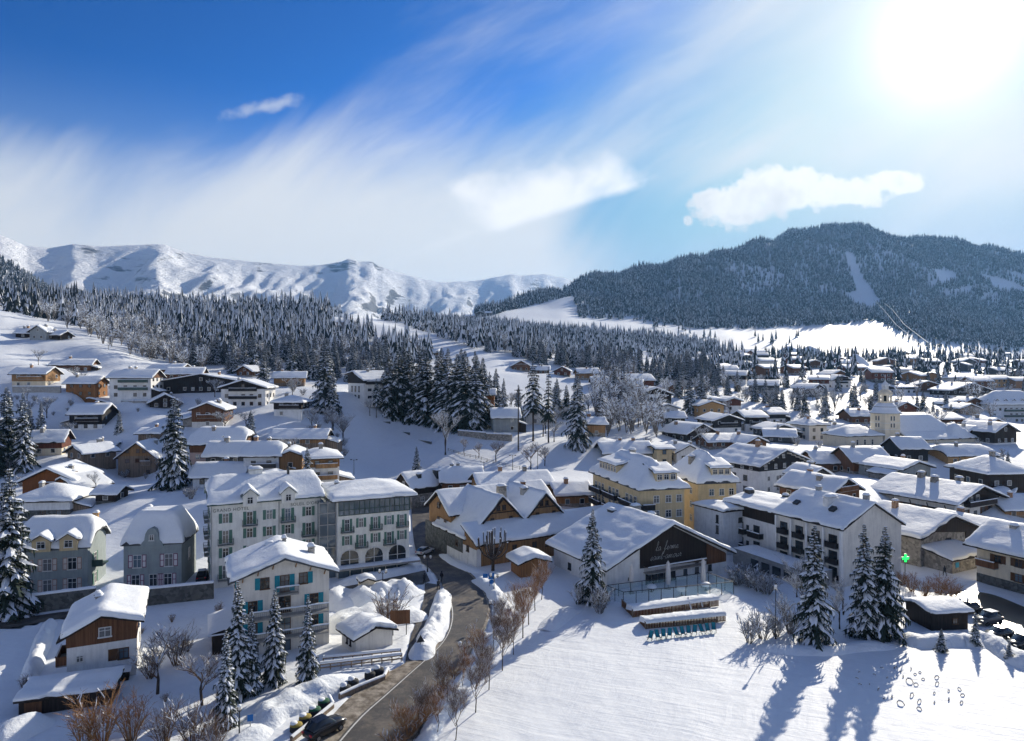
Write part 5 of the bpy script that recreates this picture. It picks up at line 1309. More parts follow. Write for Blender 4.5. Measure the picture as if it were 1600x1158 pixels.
# --- restaurant with the script sign
Wr, Lr = 26., 17.
FE = empty('restaurant', (23.2, 124.6, 0), R(27)); tag(FE, 'broad restaurant barn with dark timber gable and white script lettering', 'restaurant')
rf = Roof(Wr, Lr, 3.8, 3.3, 9.9, 'y', 0., 'gable', 1.1, 1.3)
walls(FE, rf, 'white', base=2.5); roof_parts(FE, rf, .6, 'wood_dark', .8, seed=4.2, lump=.8)
ye = -Lr / 2 - .08
panel(FE, 'gable_boards', 'wood_dark', [(-6.4, ye, 2.9), (12.6, ye, 2.2), (12.6, ye, 3.3), (0, ye, 9.55), (-6.4, ye, 6.4)], .075)
panel(FE, 'corner_boards', 'wood_brown', [(8.2, ye - .05, 1.7), (12.75, ye - .05, 1.7), (12.75, ye - .05, 3.15), (8.2, ye - .05, 5.4)], .075)
# handwritten sign: a small stroke alphabet
GLY = {'l': (.38, [[(0, .1), (.22, .55), (.26, 1.15), (.14, 1.2), (.10, .5), (.16, .02), (.38, .12)]]), 'a': (.56, [[(.40, .46), (.2, .5), (.04, .24), (.16, .0), (.36, .2), (.42, .46), (.40, .06), (.56, .1)]]),
       'f': (.46, [[(0, .1), (.24, .6), (.34, 1.15), (.22, 1.2), (.16, .6), (.10, -.4), (.0, -.42), (.16, .0), (.46, .12)]]), 'e': (.42, [[(0, .1), (.26, .3), (.24, .46), (.10, .42), (.06, .14), (.2, .0), (.42, .12)]]),
       'r': (.42, [[(0, .1), (.14, .46), (.2, .52), (.22, .42), (.34, .42), (.28, .06), (.42, .1)]]), 'm': (.8, [[(0, .1), (.1, .46), (.1, .02), (.24, .46), (.34, .4), (.34, .02), (.48, .46), (.58, .4), (.6, .04), (.8, .12)]]),
       's': (.38, [[(0, .1), (.2, .5), (.26, .2), (.14, .0), (.04, .06), (.38, .12)]]), 'i': (.28, [[(0, .1), (.12, .46), (.12, .04), (.28, .12)], [(.14, .66), (.17, .7)]]), 'n': (.54, [[(0, .1), (.1, .46), (.1, .02), (.26, .46), (.36, .38), (.36, .04), (.54, .12)]]),
       't': (.34, [[(0, .1), (.16, 1.), (.12, .08), (.2, .0), (.34, .12)], [(.0, .66), (.32, .7)]]), '-': (.4, [[(.06, .3), (.34, .32)]]), 'o': (.5, [[(.3, .46), (.1, .4), (.06, .1), (.22, .0), (.36, .2), (.3, .46), (.5, .42)]]), 'u': (.54, [[(0, .1), (.08, .46), (.08, .1), (.2, .0), (.36, .2), (.38, .46), (.38, .04), (.54, .12)]]), ' ': (.5, [])}
def script(root, text, x0, z0, y0, sc):
    x = x0
    for k, ch in enumerate(text):
        w_, st_ = GLY[ch]; mb = MB()
        for s_ in st_:
            P = [Vector((x + (a + .28 * b) * sc, y0, z0 + b * sc)) for a, b in s_]; Q = []
            for i in range(len(P) - 1):
                a, b, c, d = P[max(i - 1, 0)], P[i], P[i + 1], P[min(i + 2, len(P) - 1)]
                for q in (0, .33, .66): Q.append(.5 * (2 * b + (c - a) * q + (2 * a - 5 * b + 4 * c - d) * q * q + (3 * b - a - 3 * c + d) * q ** 3))
            mb.tube(Q + [P[-1]], .024, 4)
        if st_: mb.build('letter', 'lettering_white', root)
        x += w_ * sc
script(FE, 'la ferme', -3.2, 5.45, ye - .06, 1.25); script(FE, 'saint-amour', -4.3, 3.95, ye - .06, 1.25)
bl = balcony(FE, Wr, Lr, 'F', .6, 2.2, 12.6, 1.3, 'wood_grey', 'metal', 1., off=.08)
for u in (-4.6, -3.3, -2., -.7, .6): o = link('window', window_mesh(1.2, 1.9, 'frame_dark', False, 1, False), FE, (u, -Lr / 2, .05)); link('pane', pane_mesh(1.2, 1.9, 'glass'), o)
for u in (3.4, 6., 9.): window(FE, Wr, Lr, 'F', u, .5, .8, 1.1 if u != 6. else 1.9, 'frame_dark')
window(FE, Wr, Lr, 'F', -8.6, 1.3, .4, .4, 'frame_dark'); window(FE, Wr, Lr, 'L', 3, .6, 1., 1.2, 'frame_dark'); window(FE, Wr, Lr, 'L', -3, .6, 1., 1.2, 'frame_dark')
chimney(FE, -2.2, 5.4, rf.h(-2.2, 5.4), 1., 1.6, .9, 'metal_dark'); chimney(FE, 2.4, 4.2, rf.h(2.4, 4.2), 1.6, 1.2, 1.7, 'concrete'); chimney(FE, 4.2, 1.8, rf.h(4.2, 1.8), 1.2, 1.2, 1.3, 'metal_grey')

# --- church
dC = 236.; zc = gz((1383 - 800) / FPX * dC, dC); xC = (1383 - 800) / FPX * dC
CH = empty('church', (xC, dC, zc), R(16)); tag(CH, 'church with cream belfry, domed lantern spire and broad snow roofs', 'church')
tz = lambda py: CAM_H - (py - 579) / FPX * dC - zc
a = 3.2; zt = tz(645)
mb = MB(); mb.box(-a, a, -a, a, -3, zt); tw = mb.build('belfry', 'cream', CH)
mb = MB()
for z in (tz(686), tz(670), tz(660), zt - .2): mb.box(-a - .12, a + .12, -a - .12, a + .12, z - .14, z + .14)
mb.build('cornice', 'offwhite', tw)
for z in (tz(668) + .15, tz(656) - .2):
    for u in (-.6, .6):
        for lo_, r_ in (((u, -a - .01, z), 0), ((-a - .01, u, z), -math.pi / 2)):
            o = link('window', window_mesh(.75, 1.7, 'offwhite', False, 0, False), tw, lo_, (0, 0, r_)); link('pane', pane_mesh(.75, 1.7, 'glass'), o)
mb = MB(); zz = zt
mb.lathe([(5.0, -.15), (4.9, .15), (4.2, .6), (3.9, 1.3), (3.6, 2.2), (2.7, 3.1), (2.0, 3.5)], 8, (0, 0, zz)); dm = mb.build('dome', 'slate', CH)
mb = MB(); mb.lathe([(5.05, 0.), (4.95, .35), (4.2, .85), (3.85, 1.6), (3.5, 2.4), (2.7, 3.25), (1.9, 3.6)], 8, (0, 0, zz)); mb.build('snow', 'frost', dm, True)
mb = MB(); mb.lathe([(2.3, 3.2), (2.3, 4.0)], 8, (0, 0, zz))
for k in range(8):
    t = (k + .5) * math.pi / 4; mb.tube([(1.9 * math.cos(t), 1.9 * math.sin(t), zz + 3.9), (1.9 * math.cos(t), 1.9 * math.sin(t), zz + 6.1)], .34, 5)
mb.lathe([(2.2, 6.0), (2.3, 6.4), (2.5, 6.6), (2.1, 7.3), (1.2, 7.9), (1.1, 8.1)], 8, (0, 0, zz)); ln = mb.build('lantern', 'cream', CH)
mb = MB(); mb.lathe([(1.2, 3.9), (1.2, 6.1)], 8, (0, 0, zz)); mb.build('lantern_core', 'glass', ln)
mb = MB()
for k in range(6):
    t = k * math.pi / 3; mb.tube([(.9 * math.cos(t), .9 * math.sin(t), zz + 8.), (.9 * math.cos(t), .9 * math.sin(t), zz + 9.4)], .2, 5)
mb.lathe([(.5, 8), (.5, 9.4)], 6, (0, 0, zz)); mb.lathe([(1.15, 9.3), (1.25, 9.6), (.9, 10.2), (.35, 10.7), (.12, 11.3), (.04, 12.2)], 8, (0, 0, zz)); mb.box(-.05, .05, -.05, .05, zz + 12, zz + 13.2); mb.box(-.35, .35, -.05, .05, zz + 12.6, zz + 12.72); mb.build('spire', 'bluewhite', CH)
nr = Roof(22, 14, 3.2, 3.2, 9.6, 'x', 0, 'halfhip', .5, .5, 1.2); block(CH, nr, 15.6, 4.5, 'cream', None, None, .35, seed=1., step=1.6)
nl = Roof(15, 11, 3.4, 3.4, 6.4, 'x', 0, 'hip', .5, .5, .6); block(CH, nl, -11.4, 2.5, 'cream', None, None, .45, seed=2., step=1.5)
ap = Roof(11, 8, 1.8, 1.8, 7., 'y', 0, 'hip', .4, .4, 1.4); block(CH, ap, 28., -2., 'cream', None, None, .35, seed=5., step=1.4, name='apse_roof')
aisle = FreeRoof(20, 4., lambda x, y: 2.0 + (y + 2) * .45, .4, .4); block(CH, aisle, 14.5, -4.6, 'cream', None, None, .35, seed=6., step=1.4, name='aisle_roof')
for u in (-14.5, -11.4, -8.3): o = link('window', window_mesh(.9, 1.8, 'offwhite', False, 0), CH, (u, -3.02, .4)); link('pane', pane_mesh(.9, 1.8, 'glass'), o)
# --- little house, kiosk and shed in the foreground
hx, hy = g2(568, 1018)
hh, rf = hero('hut', 'small cream hut with round-edged snow roof beside the road', 'hut', hx, hy + 2.2, 0, 18, 5.2, 4.2, (2.1, 2.1), 3.1, 'y', wall='offwhite', snow=.75, os=.6, og=.6, step=.45, lump=.3)
hh.rotation_euler = (0, 0, R(38)); window(hh, 5.2, 4.2, 'L', .6, .7, .35, 1., 'frame_dark'); window(hh, 5.2, 4.2, 'L', -.4, .7, .35, 1., 'frame_dark')
hx, hy = g2(570, 934)
hk, rf = hero('kiosk', 'tiny pale kiosk half buried in snow heaps near the hotel', 'kiosk', hx, hy + 1., 0, 25, 2.1, 2.1, (2.6, 2.6), 3.1, 'y', wall='cream', snow=.35, os=.25, og=.25, step=.3, lump=.3)
window(hk, 2.1, 2.1, 'F', 0, .9, .7, .9, 'frame_white')
hx, hy = g2(88, 1112)
hs2, rf = hero('shed', 'low flat shed with smooth snow slab in the bottom left corner', 'shed', hx + .3, hy + 2., 0, 18, 8.6, 3.6, (1.7, 2.3), 2.31, 'x', 1.79, wall='wood_dark', snow=.4, os=.3, og=.4, step=.6, lump=.3)
mb = MB(); mb.box(-3.8, -2.2, -1.86, -1.79, -.5, 1.3); mb.build('door', 'wood_brown', hs2)

# ================================================================== trees
def conifer_meshes(seed, H=20., Rm=3.6, low=1.6, dens=1., droop=1., snowy=.8, nd='needles'):
    q = random.Random(seed); cr = MB(); sn = MB(); tr = MB()
    tr.tube([(0, 0, -1), (0, 0, H * .3), (.05, 0, H * .7), (0, 0, H * .985)], [.30, .24, .11, .02], 7)
    z = low; k = 0
    while z < H * .985:
        t = (z - low) / (H - low)
        Rz = Rm * (1 - t) ** .82 * (1.05 - .12 * math.sin(z * 3.1)) + .12
        n = max(4, int((9. - 3.5 * t) * dens)); a0 = q.random() * 6.28
        for i in range(n):
            a = a0 + 6.283 * i / n + q.uniform(-.35, .35); Lb = Rz * q.uniform(.58, 1.22) * (1 + .22 * mnoise.noise(Vector((math.cos(a) * 1.3 + seed * 5, math.sin(a) * 1.3, z * .45))))
            if q.random() < .10: continue
            up = (.30 * t - .10) * Lb; dr = droop * (.50 - .30 * t) * Lb
            ca_, sa_ = math.cos(a), math.sin(a)
            def P(f, side=0., dz_=0.):
                r = Lb * f; zz = z + up * f * 1.6 - dr * f * f * 1.1 + (.10 * Lb * max(0, f - .7)) + dz_
                return (r * ca_ - side * sa_, r * sa_ + side * ca_, zz)
            wid = min(.10 + .17 * Lb, .48)
            fs = (0, .3, .6, .85, 1.); ws = (.35, 1., .95, .6, .05)
            # main frond, sides hanging
            for m in range(4):
                f0, f1, w0, w1 = fs[m], fs[m + 1], ws[m] * wid, ws[m + 1] * wid
                c0, c1 = P(f0), P(f1)
                cr.poly([c0, c1, P(f1, w1, -.45 * w1), P(f0, w0, -.45 * w0)]); cr.poly([c1, c0, P(f0, -w0, -.45 * w0), P(f1, -w1, -.45 * w1)])
            # side twigs: ragged outline
            for m in range(5):
                f = .22 + .17 * m + q.uniform(-.04, .04)
                for s in (-1, 1):
                    tl = (.24 + .30 * (1 - abs(f - .5))) * min(Lb, 2.6) * q.uniform(.5, 1.)
                    b0, b1 = P(f - .07, 0, -.02), P(f + .08, 0, -.02)
                    cr.poly([b0, b1, P(min(f + .20, 1.05), s * tl, -.30 * tl - .08)])
                    if q.random() < .6: cr.poly([P(f, s * tl * .45, -.1), P(f + .10, s * tl * .55, -.14), P(f + .08, s * tl * .55, -.55 - .15 * Lb)])
            if q.random() < snowy * (1 + .55 * mnoise.noise(Vector((math.cos(a) * 1.1, math.sin(a) * 1.1 + seed * 3, z * .35)))):
                g0 = q.uniform(.15, .4); g1 = q.uniform(.88, 1.03); pw = wid * q.uniform(.65, .98); th = min(.07 + .05 * Lb, .2)
                gs = [g0 + (g1 - g0) * j / 4 for j in range(5)]; pr = (.25, .9, 1., .75, .1)
                for m in range(4):
                    A0, A1 = P(gs[m], 0, .04 + th * pr[m]), P(gs[m + 1], 0, .04 + th * pr[m + 1])
                    for s in (-1, 1):
                        B0, B1 = P(gs[m], s * pw * pr[m], -.36 * pw * pr[m] + .05), P(gs[m + 1], s * pw * pr[m + 1], -.36 * pw * pr[m + 1] + .05)
                        sn.poly([A0, A1, B1, B0] if s < 0 else [A1, A0, B0, B1])
                for m in range(3):
                    if q.random() < .75:
                        s = q.choice((-1, 1)); f = q.uniform(.3, .9); tl = .38 * min(Lb, 2.4) * q.uniform(.5, 1.)
                        sn.poly([P(f - .08, s * .05, .05), P(f + .10, s * .05, .05), P(min(f + .22, 1.02), s * tl, -.28 * tl + .03), P(f + .05, s * tl * .8, -.22 * tl + .04)])
        z += (.36 + .32 * (1 - t)) / max(dens, .6) * q.uniform(.85, 1.15); k += 1
    return tr.mesh('trunk', 'bark'), cr.mesh('crown', nd), sn.mesh('snow', 'frost')
SPR = [conifer_meshes(1), conifer_meshes(2, Rm=3.0, snowy=.9), conifer_meshes(3, Rm=4.1, snowy=.7), conifer_meshes(4, Rm=3.4, snowy=.85)]
SLIM = [conifer_meshes(11, Rm=2.7, low=.8, snowy=.97, droop=1.25), conifer_meshes(12, Rm=2.5, low=.8, snowy=.97, droop=1.25)]
BLUE = [conifer_meshes(21, Rm=3.4, snowy=.95, nd='needles_blue'), conifer_meshes(22, Rm=3.0, snowy=.95, nd='needles_blue')]
DARK = [conifer_meshes(31, Rm=3.7, snowy=.45), conifer_meshes(32, Rm=3.2, snowy=.5, droop=1.2)]
PINE = [conifer_meshes(41, Rm=2.6, low=8., snowy=.4, dens=.8), conifer_meshes(42, Rm=2.2, low=7., snowy=.35, dens=.7)]
TREES = []                                           # (x, y, radius) of what already stands
def conifer(x, y, z, h, ms, label, group=None, wide=1., rz=None, name='spruce_tree'):
    s = h / 20.
    o = empty(name, (x, y, z), random.random() * 6.28 if rz is None else rz, (s * wide, s * wide, s))
    link('trunk', ms[0], o); c = link('crown', ms[1], o); link('snow', ms[2], c)
    tag(o, label, 'tree', group); TREES.append((x, y, 1.5))
    return o
def con(px, pyb, pyt, kind, label, k=0, wide=1., group=None, d=None, name='spruce_tree'):
    if d is None: x, y, z = ground_at(px, pyb)
    else: x, y = (px - 800) / FPX * d, d; z = gz(x, y)
    h = (CAM_H - (pyt - 579) / FPX * y) - z
    return conifer(x, y, z, max(h, 1.2), kind[k % len(kind)], label, group, wide, name=name)
con(272, 792, 620, SPR, 'tallest spruce of the left side, standing behind the grand hotel', 2, 1.0, d=166)
con(14, 962, 728, SPR, 'big near spruce cut by the left edge beside the grey villa', 0, 1.05)
con(22, 850, 795, SPR, 'half-grown spruce in front of the white stone-based house', 1, 1.2, d=138)
con(10, 725, 603, DARK, 'dark spruce at the left edge, tallest of its clump', 0, 1.1, d=190); con(36, 722, 612, SPR, 'snowy spruce right of the dark left-edge clump', 3, .9, d=186); con(-8, 728, 640, DARK, 'dark spruce cut by the left edge, in the clump', 1, 1.2, d=182)
con(46, 672, 632, BLUE, 'small blue spruce behind the left-edge clump', 0, 1.1); con(64, 676, 628, BLUE, 'conical snowy spruce left of the black chalet', 1, 1.1); con(186, 678, 640, BLUE, 'slender spruce right of the black chalet', 0, 1.)
for px, b, t, k, l in ((372, 1090, 905, 0, 'tallest of the five slim snowy spruces before the teal-shuttered house'), (353, 1138, 980, 1, 'nearest of the five slim spruces, lowest in the photo'),
                       (393, 1084, 950, 1, 'short slim spruce just right of the tallest of the five'), (429, 1069, 918, 0, 'slim spruce before the middle balconies, fourth of five'), (481, 1068, 928, 1, 'rightmost of the five slim spruces near the recycling bins')):
    con(px, b, t, SLIM, l, k, 1.)
con(926, 945, 792, SPR, 'dark spruce standing at the left corner of the restaurant', 0, .86); con(1273, 1006, 819, SPR, 'left one of the three big spruces by the snowfield', 3, .98)
con(1350, 996, 817, SPR, 'middle one of the three big spruces by the snowfield', 1, 1.); con(1383, 995, 821, SPR, 'right one of the three big spruces by the snowfield', 2, .95)
con(1471, 1020, 982, SLIM, 'knee-high young spruce near the dark shed', 0, 1.8, name='young_spruce'); con(1577, 1035, 1003, SLIM, 'young spruce laden with snow at the right edge', 1, 2., name='young_spruce'); con(1524, 1012, 958, SPR, 'young tattered spruce glinting beside the parked cars', 1, 1.)
con(480, 764, 698, SPR, 'snowy spruce rising behind the hotel roof before the tan-topped house', 1, 1.15, d=152); con(392, 690, 640, SPR, 'spruce beside the dormered chalet roof', 2, 1.1); con(651, 738, 697, SLIM, 'small spruce behind the chalet at the street end', 0, 1.3)
con(508, 640, 528, BLUE, 'large frosted spruce left of the white modern house', 0, 1.1); con(520, 648, 580, BLUE, 'lower frosted spruce right before the white modern house', 1, 1.2); con(588, 655, 590, PINE, 'thin pine in front of the white modern house', 0, 1.)
con(411, 605, 543, BLUE, 'pale spruce behind the white apartment chalet', 1, 1.2); con(902, 699, 578, SPR, 'tall lone spruce at the right end of the snow bank', 0, .95); con(833, 690, 560, PINE, 'tall thin pine left of the lone spruce', 0, 1.); con(857, 692, 572, PINE, 'slim pine just left of the lone spruce', 1, .9); con(787, 668, 590, SPR, 'spruce behind the grey chalet in the centre', 1, .9); con(810, 668, 600, BLUE, 'frosted spruce right of the grey chalet in the centre', 0, .9)
big = ((607, 648, 540), (622, 652, 533), (640, 655, 538), (655, 658, 532), (668, 662, 545), (684, 664, 540), (700, 668, 538), (714, 671, 545), (727, 674, 540), (742, 672, 542), (754, 668, 552), (632, 640, 536), (662, 645, 535), (690, 650, 536), (720, 655, 538), (745, 655, 548))
for i, (px, b, t) in enumerate(big): con(px, b, t + 5, DARK if i % 3 else SPR, 'tall dark spruce in the dense group above the snow slope', i, 1.05, 'dense dark spruce group')
vil = ((1078, 648, 584), (1096, 645, 580), (1116, 622, 582), (960, 640, 575), (975, 628, 580), (1060, 622, 578), (1137, 620, 585), (1152, 612, 578), (1180, 628, 588), (1196, 630, 590), (1212, 634, 596), (1258, 656, 610), (1290, 648, 602), (1246, 642, 604), (1335, 646, 597), (1361, 646, 612), (1369, 628, 591), (1396, 612, 581), (1433, 642, 615), (1442, 646, 610), (1466, 612, 577), (1434, 582, 557), (1390, 566, 549), (1402, 566, 550),
       (1310, 612, 585), (1278, 610, 585), (1268, 600, 575), (1230, 606, 580), (1222, 640, 605), (1204, 655, 615), (1350, 612, 582), (1345, 598, 575), (1450, 600, 576), (1478, 640, 610), (1540, 590, 566), (1560, 586, 562), (1575, 620, 590), (1590, 600, 570), (1600, 625, 590), (1520, 620, 598), (1486, 655, 630), (1458, 650, 625), (1290, 668, 640), (1330, 626, 604), (1418, 606, 585), (1508, 606, 586), (1475, 590, 570), (1180, 604, 575), (1165, 596, 570), (1130, 600, 570),
       (1575, 735, 705), (1500, 742, 712), (775, 640, 575), (765, 645, 580), (870, 650, 590), (885, 655, 600), (940, 655, 600), (1010, 650, 610))
for i, (px, b, t) in enumerate(vil): con(px, b, t, (BLUE, SPR, BLUE, DARK)[i % 4], 'snow-dusted spruce growing among the village houses', i, 1.15, 'spruces among the village houses')

# ---- woods: the nearest trees are trees, the rest one mass each
def far_conifer(seed, H=18., Rm=2.9, fro=.42):
    q = random.Random(seed); mb = MB(); n = 7; lay = 6
    for l in range(lay):
        z0 = H * (.06 + .80 * l / lay); z1 = z0 + H * .30; r = Rm * (1 - l / lay) ** .9 + .25
        if l == lay - 1: z1 = H
        a0 = q.random() * 6
        for i in range(n):
            a, b, c_ = (a0 + 6.283 * (i + k) / n for k in (0, .5, 1.))
            rr = r * q.uniform(.8, 1.2); zt = z0 - r * .25 + q.uniform(-.4, .4)
            m = 1 if q.random() < fro else 0
            mb.poly([(r * .62 * math.cos(a), r * .62 * math.sin(a), z0 + .4), (rr * math.cos(b), rr * math.sin(b), zt), (0, 0, z1)], m)
            mb.poly([(rr * math.cos(b), rr * math.sin(b), zt), (r * .62 * math.cos(c_), r * .62 * math.sin(c_), z0 + .4), (0, 0, z1)], 1 if q.random() < fro else 0)
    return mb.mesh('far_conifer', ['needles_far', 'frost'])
def far_broadleaf(seed, H=14., Rm=4.):
    q = random.Random(seed); mb = MB()
    for i in range(9):
        a = q.random() * 6.28; b = (math.cos(a) * .3, math.sin(a) * .3, H * q.uniform(.05, .3)); e = (math.cos(a) * Rm * q.uniform(.3, 1), math.sin(a) * Rm * q.uniform(.3, 1), H * q.uniform(.6, 1))
        mb.tube([b, e], [.22, .05], 3, 0, False)
        for j in range(13):
            t = q.uniform(.3, 1); p = [b[k] + (e[k] - b[k]) * t for k in range(3)]; dr = Vector((q.uniform(-1, 1), q.uniform(-1, 1), q.uniform(.0, 1))).normalized() * q.uniform(1., 2.6)
            mb.poly([tuple(p), (p[0] + dr.x + .25, p[1] + dr.y, p[2] + dr.z), (p[0] + dr.x - .1, p[1] + dr.y + .25, p[2] + dr.z + .3)], q.choice((0, 1, 1)))
    return mb.mesh('far_broadleaf', ['twig_grey', 'frost'])
def coll(name, meshes):
    c = bpy.data.collections.new(name)
    for i, me in enumerate(meshes): c.objects.link(bpy.data.objects.new('%s_%d' % (name, i), me))
    return c
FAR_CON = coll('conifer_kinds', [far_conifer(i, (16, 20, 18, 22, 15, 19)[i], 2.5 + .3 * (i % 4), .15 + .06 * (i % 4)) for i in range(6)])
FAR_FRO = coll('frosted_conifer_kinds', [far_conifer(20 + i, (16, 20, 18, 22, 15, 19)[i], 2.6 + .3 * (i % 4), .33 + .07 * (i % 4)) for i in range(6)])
FAR_MIX = coll('mixed_kinds', [far_broadleaf(i) for i in range(4)])
def gn_group():
    ng = bpy.data.node_groups.new('scatter', 'GeometryNodeTree')
    ng.interface.new_socket('Geometry', in_out='INPUT', socket_type='NodeSocketGeometry'); ng.interface.new_socket('Kinds', in_out='INPUT', socket_type='NodeSocketCollection')
    ng.interface.new_socket('Geometry', in_out='OUTPUT', socket_type='NodeSocketGeometry')
    N, Lk = ng.nodes, ng.links
    i_, o_ = N.new('NodeGroupInput'), N.new('NodeGroupOutput')
    ci = N.new('GeometryNodeCollectionInfo'); ci.inputs['Separate Children'].default_value = True; ci.inputs['Reset Children'].default_value = True
    ip = N.new('GeometryNodeInstanceOnPoints'); ip.inputs['Pick Instance'].default_value = True
    def attr(n, ty):
        a = N.new('GeometryNodeInputNamedAttribute'); a.data_type = ty; a.inputs[0].default_value = n
        return next(s for s in a.outputs if s.enabled and s.name == 'Attribute')
    Lk.new(i_.outputs[0], ip.inputs['Points']); Lk.new(i_.outputs[1], ci.inputs['Collection']); Lk.new(ci.outputs[0], ip.inputs['Instance'])
    Lk.new(attr('kind', 'INT'), ip.inputs['Instance Index']); Lk.new(attr('size', 'FLOAT_VECTOR'), ip.inputs['Scale'])
    cx = N.new('ShaderNodeCombineXYZ'); Lk.new(attr('turn', 'FLOAT'), cx.inputs[2])
    e2r = N.new('FunctionNodeEulerToRotation'); Lk.new(cx.outputs[0], e2r.inputs[0]); Lk.new(e2r.outputs[0], ip.inputs['Rotation'])
    Lk.new(ip.outputs[0], o_.inputs[0])
    return ng
GN = gn_group()
def scatter(name, label, P, S, kinds, nk):
    me = bpy.data.meshes.new(name); me.from_pydata([tuple(p) for p in P], [], [])
    a = me.attributes.new('kind', 'INT', 'POINT'); a.data.foreach_set('value', rng.integers(0, nk, len(P)).astype(np.int32))
    a = me.attributes.new('size', 'FLOAT_VECTOR', 'POINT'); a.data.foreach_set('vector', np.repeat(np.asarray(S)[:, None], 3, 1).astype(np.float32).ravel())
    a = me.attributes.new('turn', 'FLOAT', 'POINT'); a.data.foreach_set('value', (rng.random(len(P)) * 6.28).astype(np.float32))
    o = link(name, me); m = o.modifiers.new('scatter', 'NODES'); m.node_group = GN
    m[next(s.identifier for s in GN.interface.items_tree if s.name == 'Kinds')] = kinds
    return tag(o, label, None, None, 'stuff')
def inside(px, py, poly):
    r = np.zeros(len(px), bool); n = len(poly)
    for i in range(n):
        (x0, y0), (x1, y1) = poly[i], poly[(i + 1) % n]
        c = (y0 > py) != (y1 > py)
        r ^= c & (px < (x1 - x0) * (py - y0) / ((y1 - y0) or 1e-9) + x0)
    return r
def wood(poly, d0, d1, spacing, holes=(), gap=-.02, sc_=.006):
    us_ = [(p[0] - 800) / FPX for p in poly]; u0, u1 = min(us_), max(us_)
    n = int((u1 - u0) * (d1 * d1 - d0 * d0) / 2 / spacing ** 2)
    d = np.sqrt(rng.random(n) * (d1 * d1 - d0 * d0) + d0 * d0); u = u0 + (u1 - u0) * rng.random(n); x = u * d
    z = terrain(x, d); px = 800 + u * FPX; py = 579 + (CAM_H - z) / d * FPX
    k = inside(px, py, poly)
    for h in holes: k &= ~inside(px, py, h)
    dens = np.array([mnoise.noise(Vector((a * sc_, b * sc_, 3.))) + .5 * mnoise.noise(Vector((a * sc_ * 3, b * sc_ * 3, 8.))) for a, b in zip(x, d)])
    k &= dens + rng.random(n) * .7 > gap
    return np.stack([x, d, z], 1)[k]
def away(P, r=7.):
    if not len(P): return P
    H = np.array([(o.location.x, o.location.y) for o in (v[0] for v in KEEP.values())] + FARH)
    k = np.ones(len(P), bool)
    for hx_, hy_ in H: k &= (P[:, 0] - hx_) ** 2 + (P[:, 1] - hy_) ** 2 > (r + 4) ** 2
    return P[k]
CLEAR = [(505, 488), (560, 492), (640, 515), (720, 542), (800, 562), (900, 580), (985, 604), (930, 612), (850, 592), (770, 572), (690, 556), (610, 535), (545, 516)]
F1 = [(90, 492), (200, 470), (300, 470), (430, 476), (520, 484), (560, 500), (640, 535), (680, 560), (600, 600), (500, 600), (400, 588), (300, 578), (235, 560), (150, 520), (95, 505)]
F2 = [(540, 478), (600, 488), (700, 495), (800, 503), (880, 520), (1000, 528), (1090, 540), (1140, 556), (1165, 590), (1100, 615), (1040, 605), (960, 600), (880, 578), (800, 560), (720, 540), (640, 512), (560, 490)]
HILL = [(725, 490), (800, 466), (890, 430), (1000, 398), (1150, 365), (1220, 335), (1300, 330), (1450, 345), (1600, 370), (1760, 395), (1760, 548), (1600, 545), (1500, 536), (1440, 530), (1395, 512), (1370, 502), (1290, 508), (1180, 514), (1090, 514), (1010, 502), (905, 497), (896, 462), (830, 478), (770, 492)]
GULLY = [(1318, 395), (1330, 395), (1352, 440), (1375, 470), (1362, 490), (1335, 482), (1322, 462), (1338, 455)]
SCREE = [[(1455, 420), (1490, 425), (1500, 440), (1470, 445)], [(1520, 425), (1580, 440), (1620, 460), (1560, 455)], [(1480, 455), (1520, 448), (1515, 458), (1470, 462)], [(1560, 420), (1600, 430), (1600, 440)]]
near = []                                            # individual trees from the woods
for poly, d0, d1, sp, tag_ in ((F1, 300, 520, 7.6, 0), (F2, 330, 560, 7.8, 1)):
    P = away(wood(poly, d0, d1, sp, [CLEAR])); P = P[np.argsort(P[:, 1])]; near.append(P)
NTREE = 118
nears = []
for k, P in enumerate(near):
    nears.append(P[:NTREE])
    for i, p in enumerate(P[:NTREE]):
        conifer(*p, random.choice((random.uniform(8, 13), random.uniform(12, 19))), (BLUE if k == 0 else (SPR if i % 3 else BLUE))[i % 2], ('frosted blue spruce at the front of the left hillside wood', 'snow-dusted spruce at the front of the wood below the clearing')[k], ('spruces of the left wood', 'spruces of the middle wood')[k], 1.1)
def mass(name, label, Ps, smin, smax, kinds, nk):
    P = np.concatenate(Ps); nz_ = np.array([mnoise.noise(Vector((p[0] * .012, p[1] * .012, 5.))) for p in P])
    scatter(name, label, P, (smin + (smax - smin) * np.clip(rng.random(len(P)) * .75 + .12 + nz_ * .45, 0, 1.2)), kinds, nk)
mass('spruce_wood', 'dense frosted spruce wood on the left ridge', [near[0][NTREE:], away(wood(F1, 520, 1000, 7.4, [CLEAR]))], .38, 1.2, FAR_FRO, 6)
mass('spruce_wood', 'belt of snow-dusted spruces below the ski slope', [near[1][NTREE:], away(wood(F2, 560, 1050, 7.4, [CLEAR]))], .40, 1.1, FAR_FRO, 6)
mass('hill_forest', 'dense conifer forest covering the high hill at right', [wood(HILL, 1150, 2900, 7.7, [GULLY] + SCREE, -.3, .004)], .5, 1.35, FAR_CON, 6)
mass('slope_forest', 'dark forested slope at the far left edge', [wood([(-250, 320), (0, 404), (110, 466), (210, 478), (90, 492), (0, 486), (-250, 480)], 900, 1800, 9.5), wood([(-250, 455), (0, 452), (70, 462), (130, 485), (100, 505), (40, 497), (0, 494), (-250, 470)], 380, 900, 11)], .8, 1.25, FAR_CON, 6)
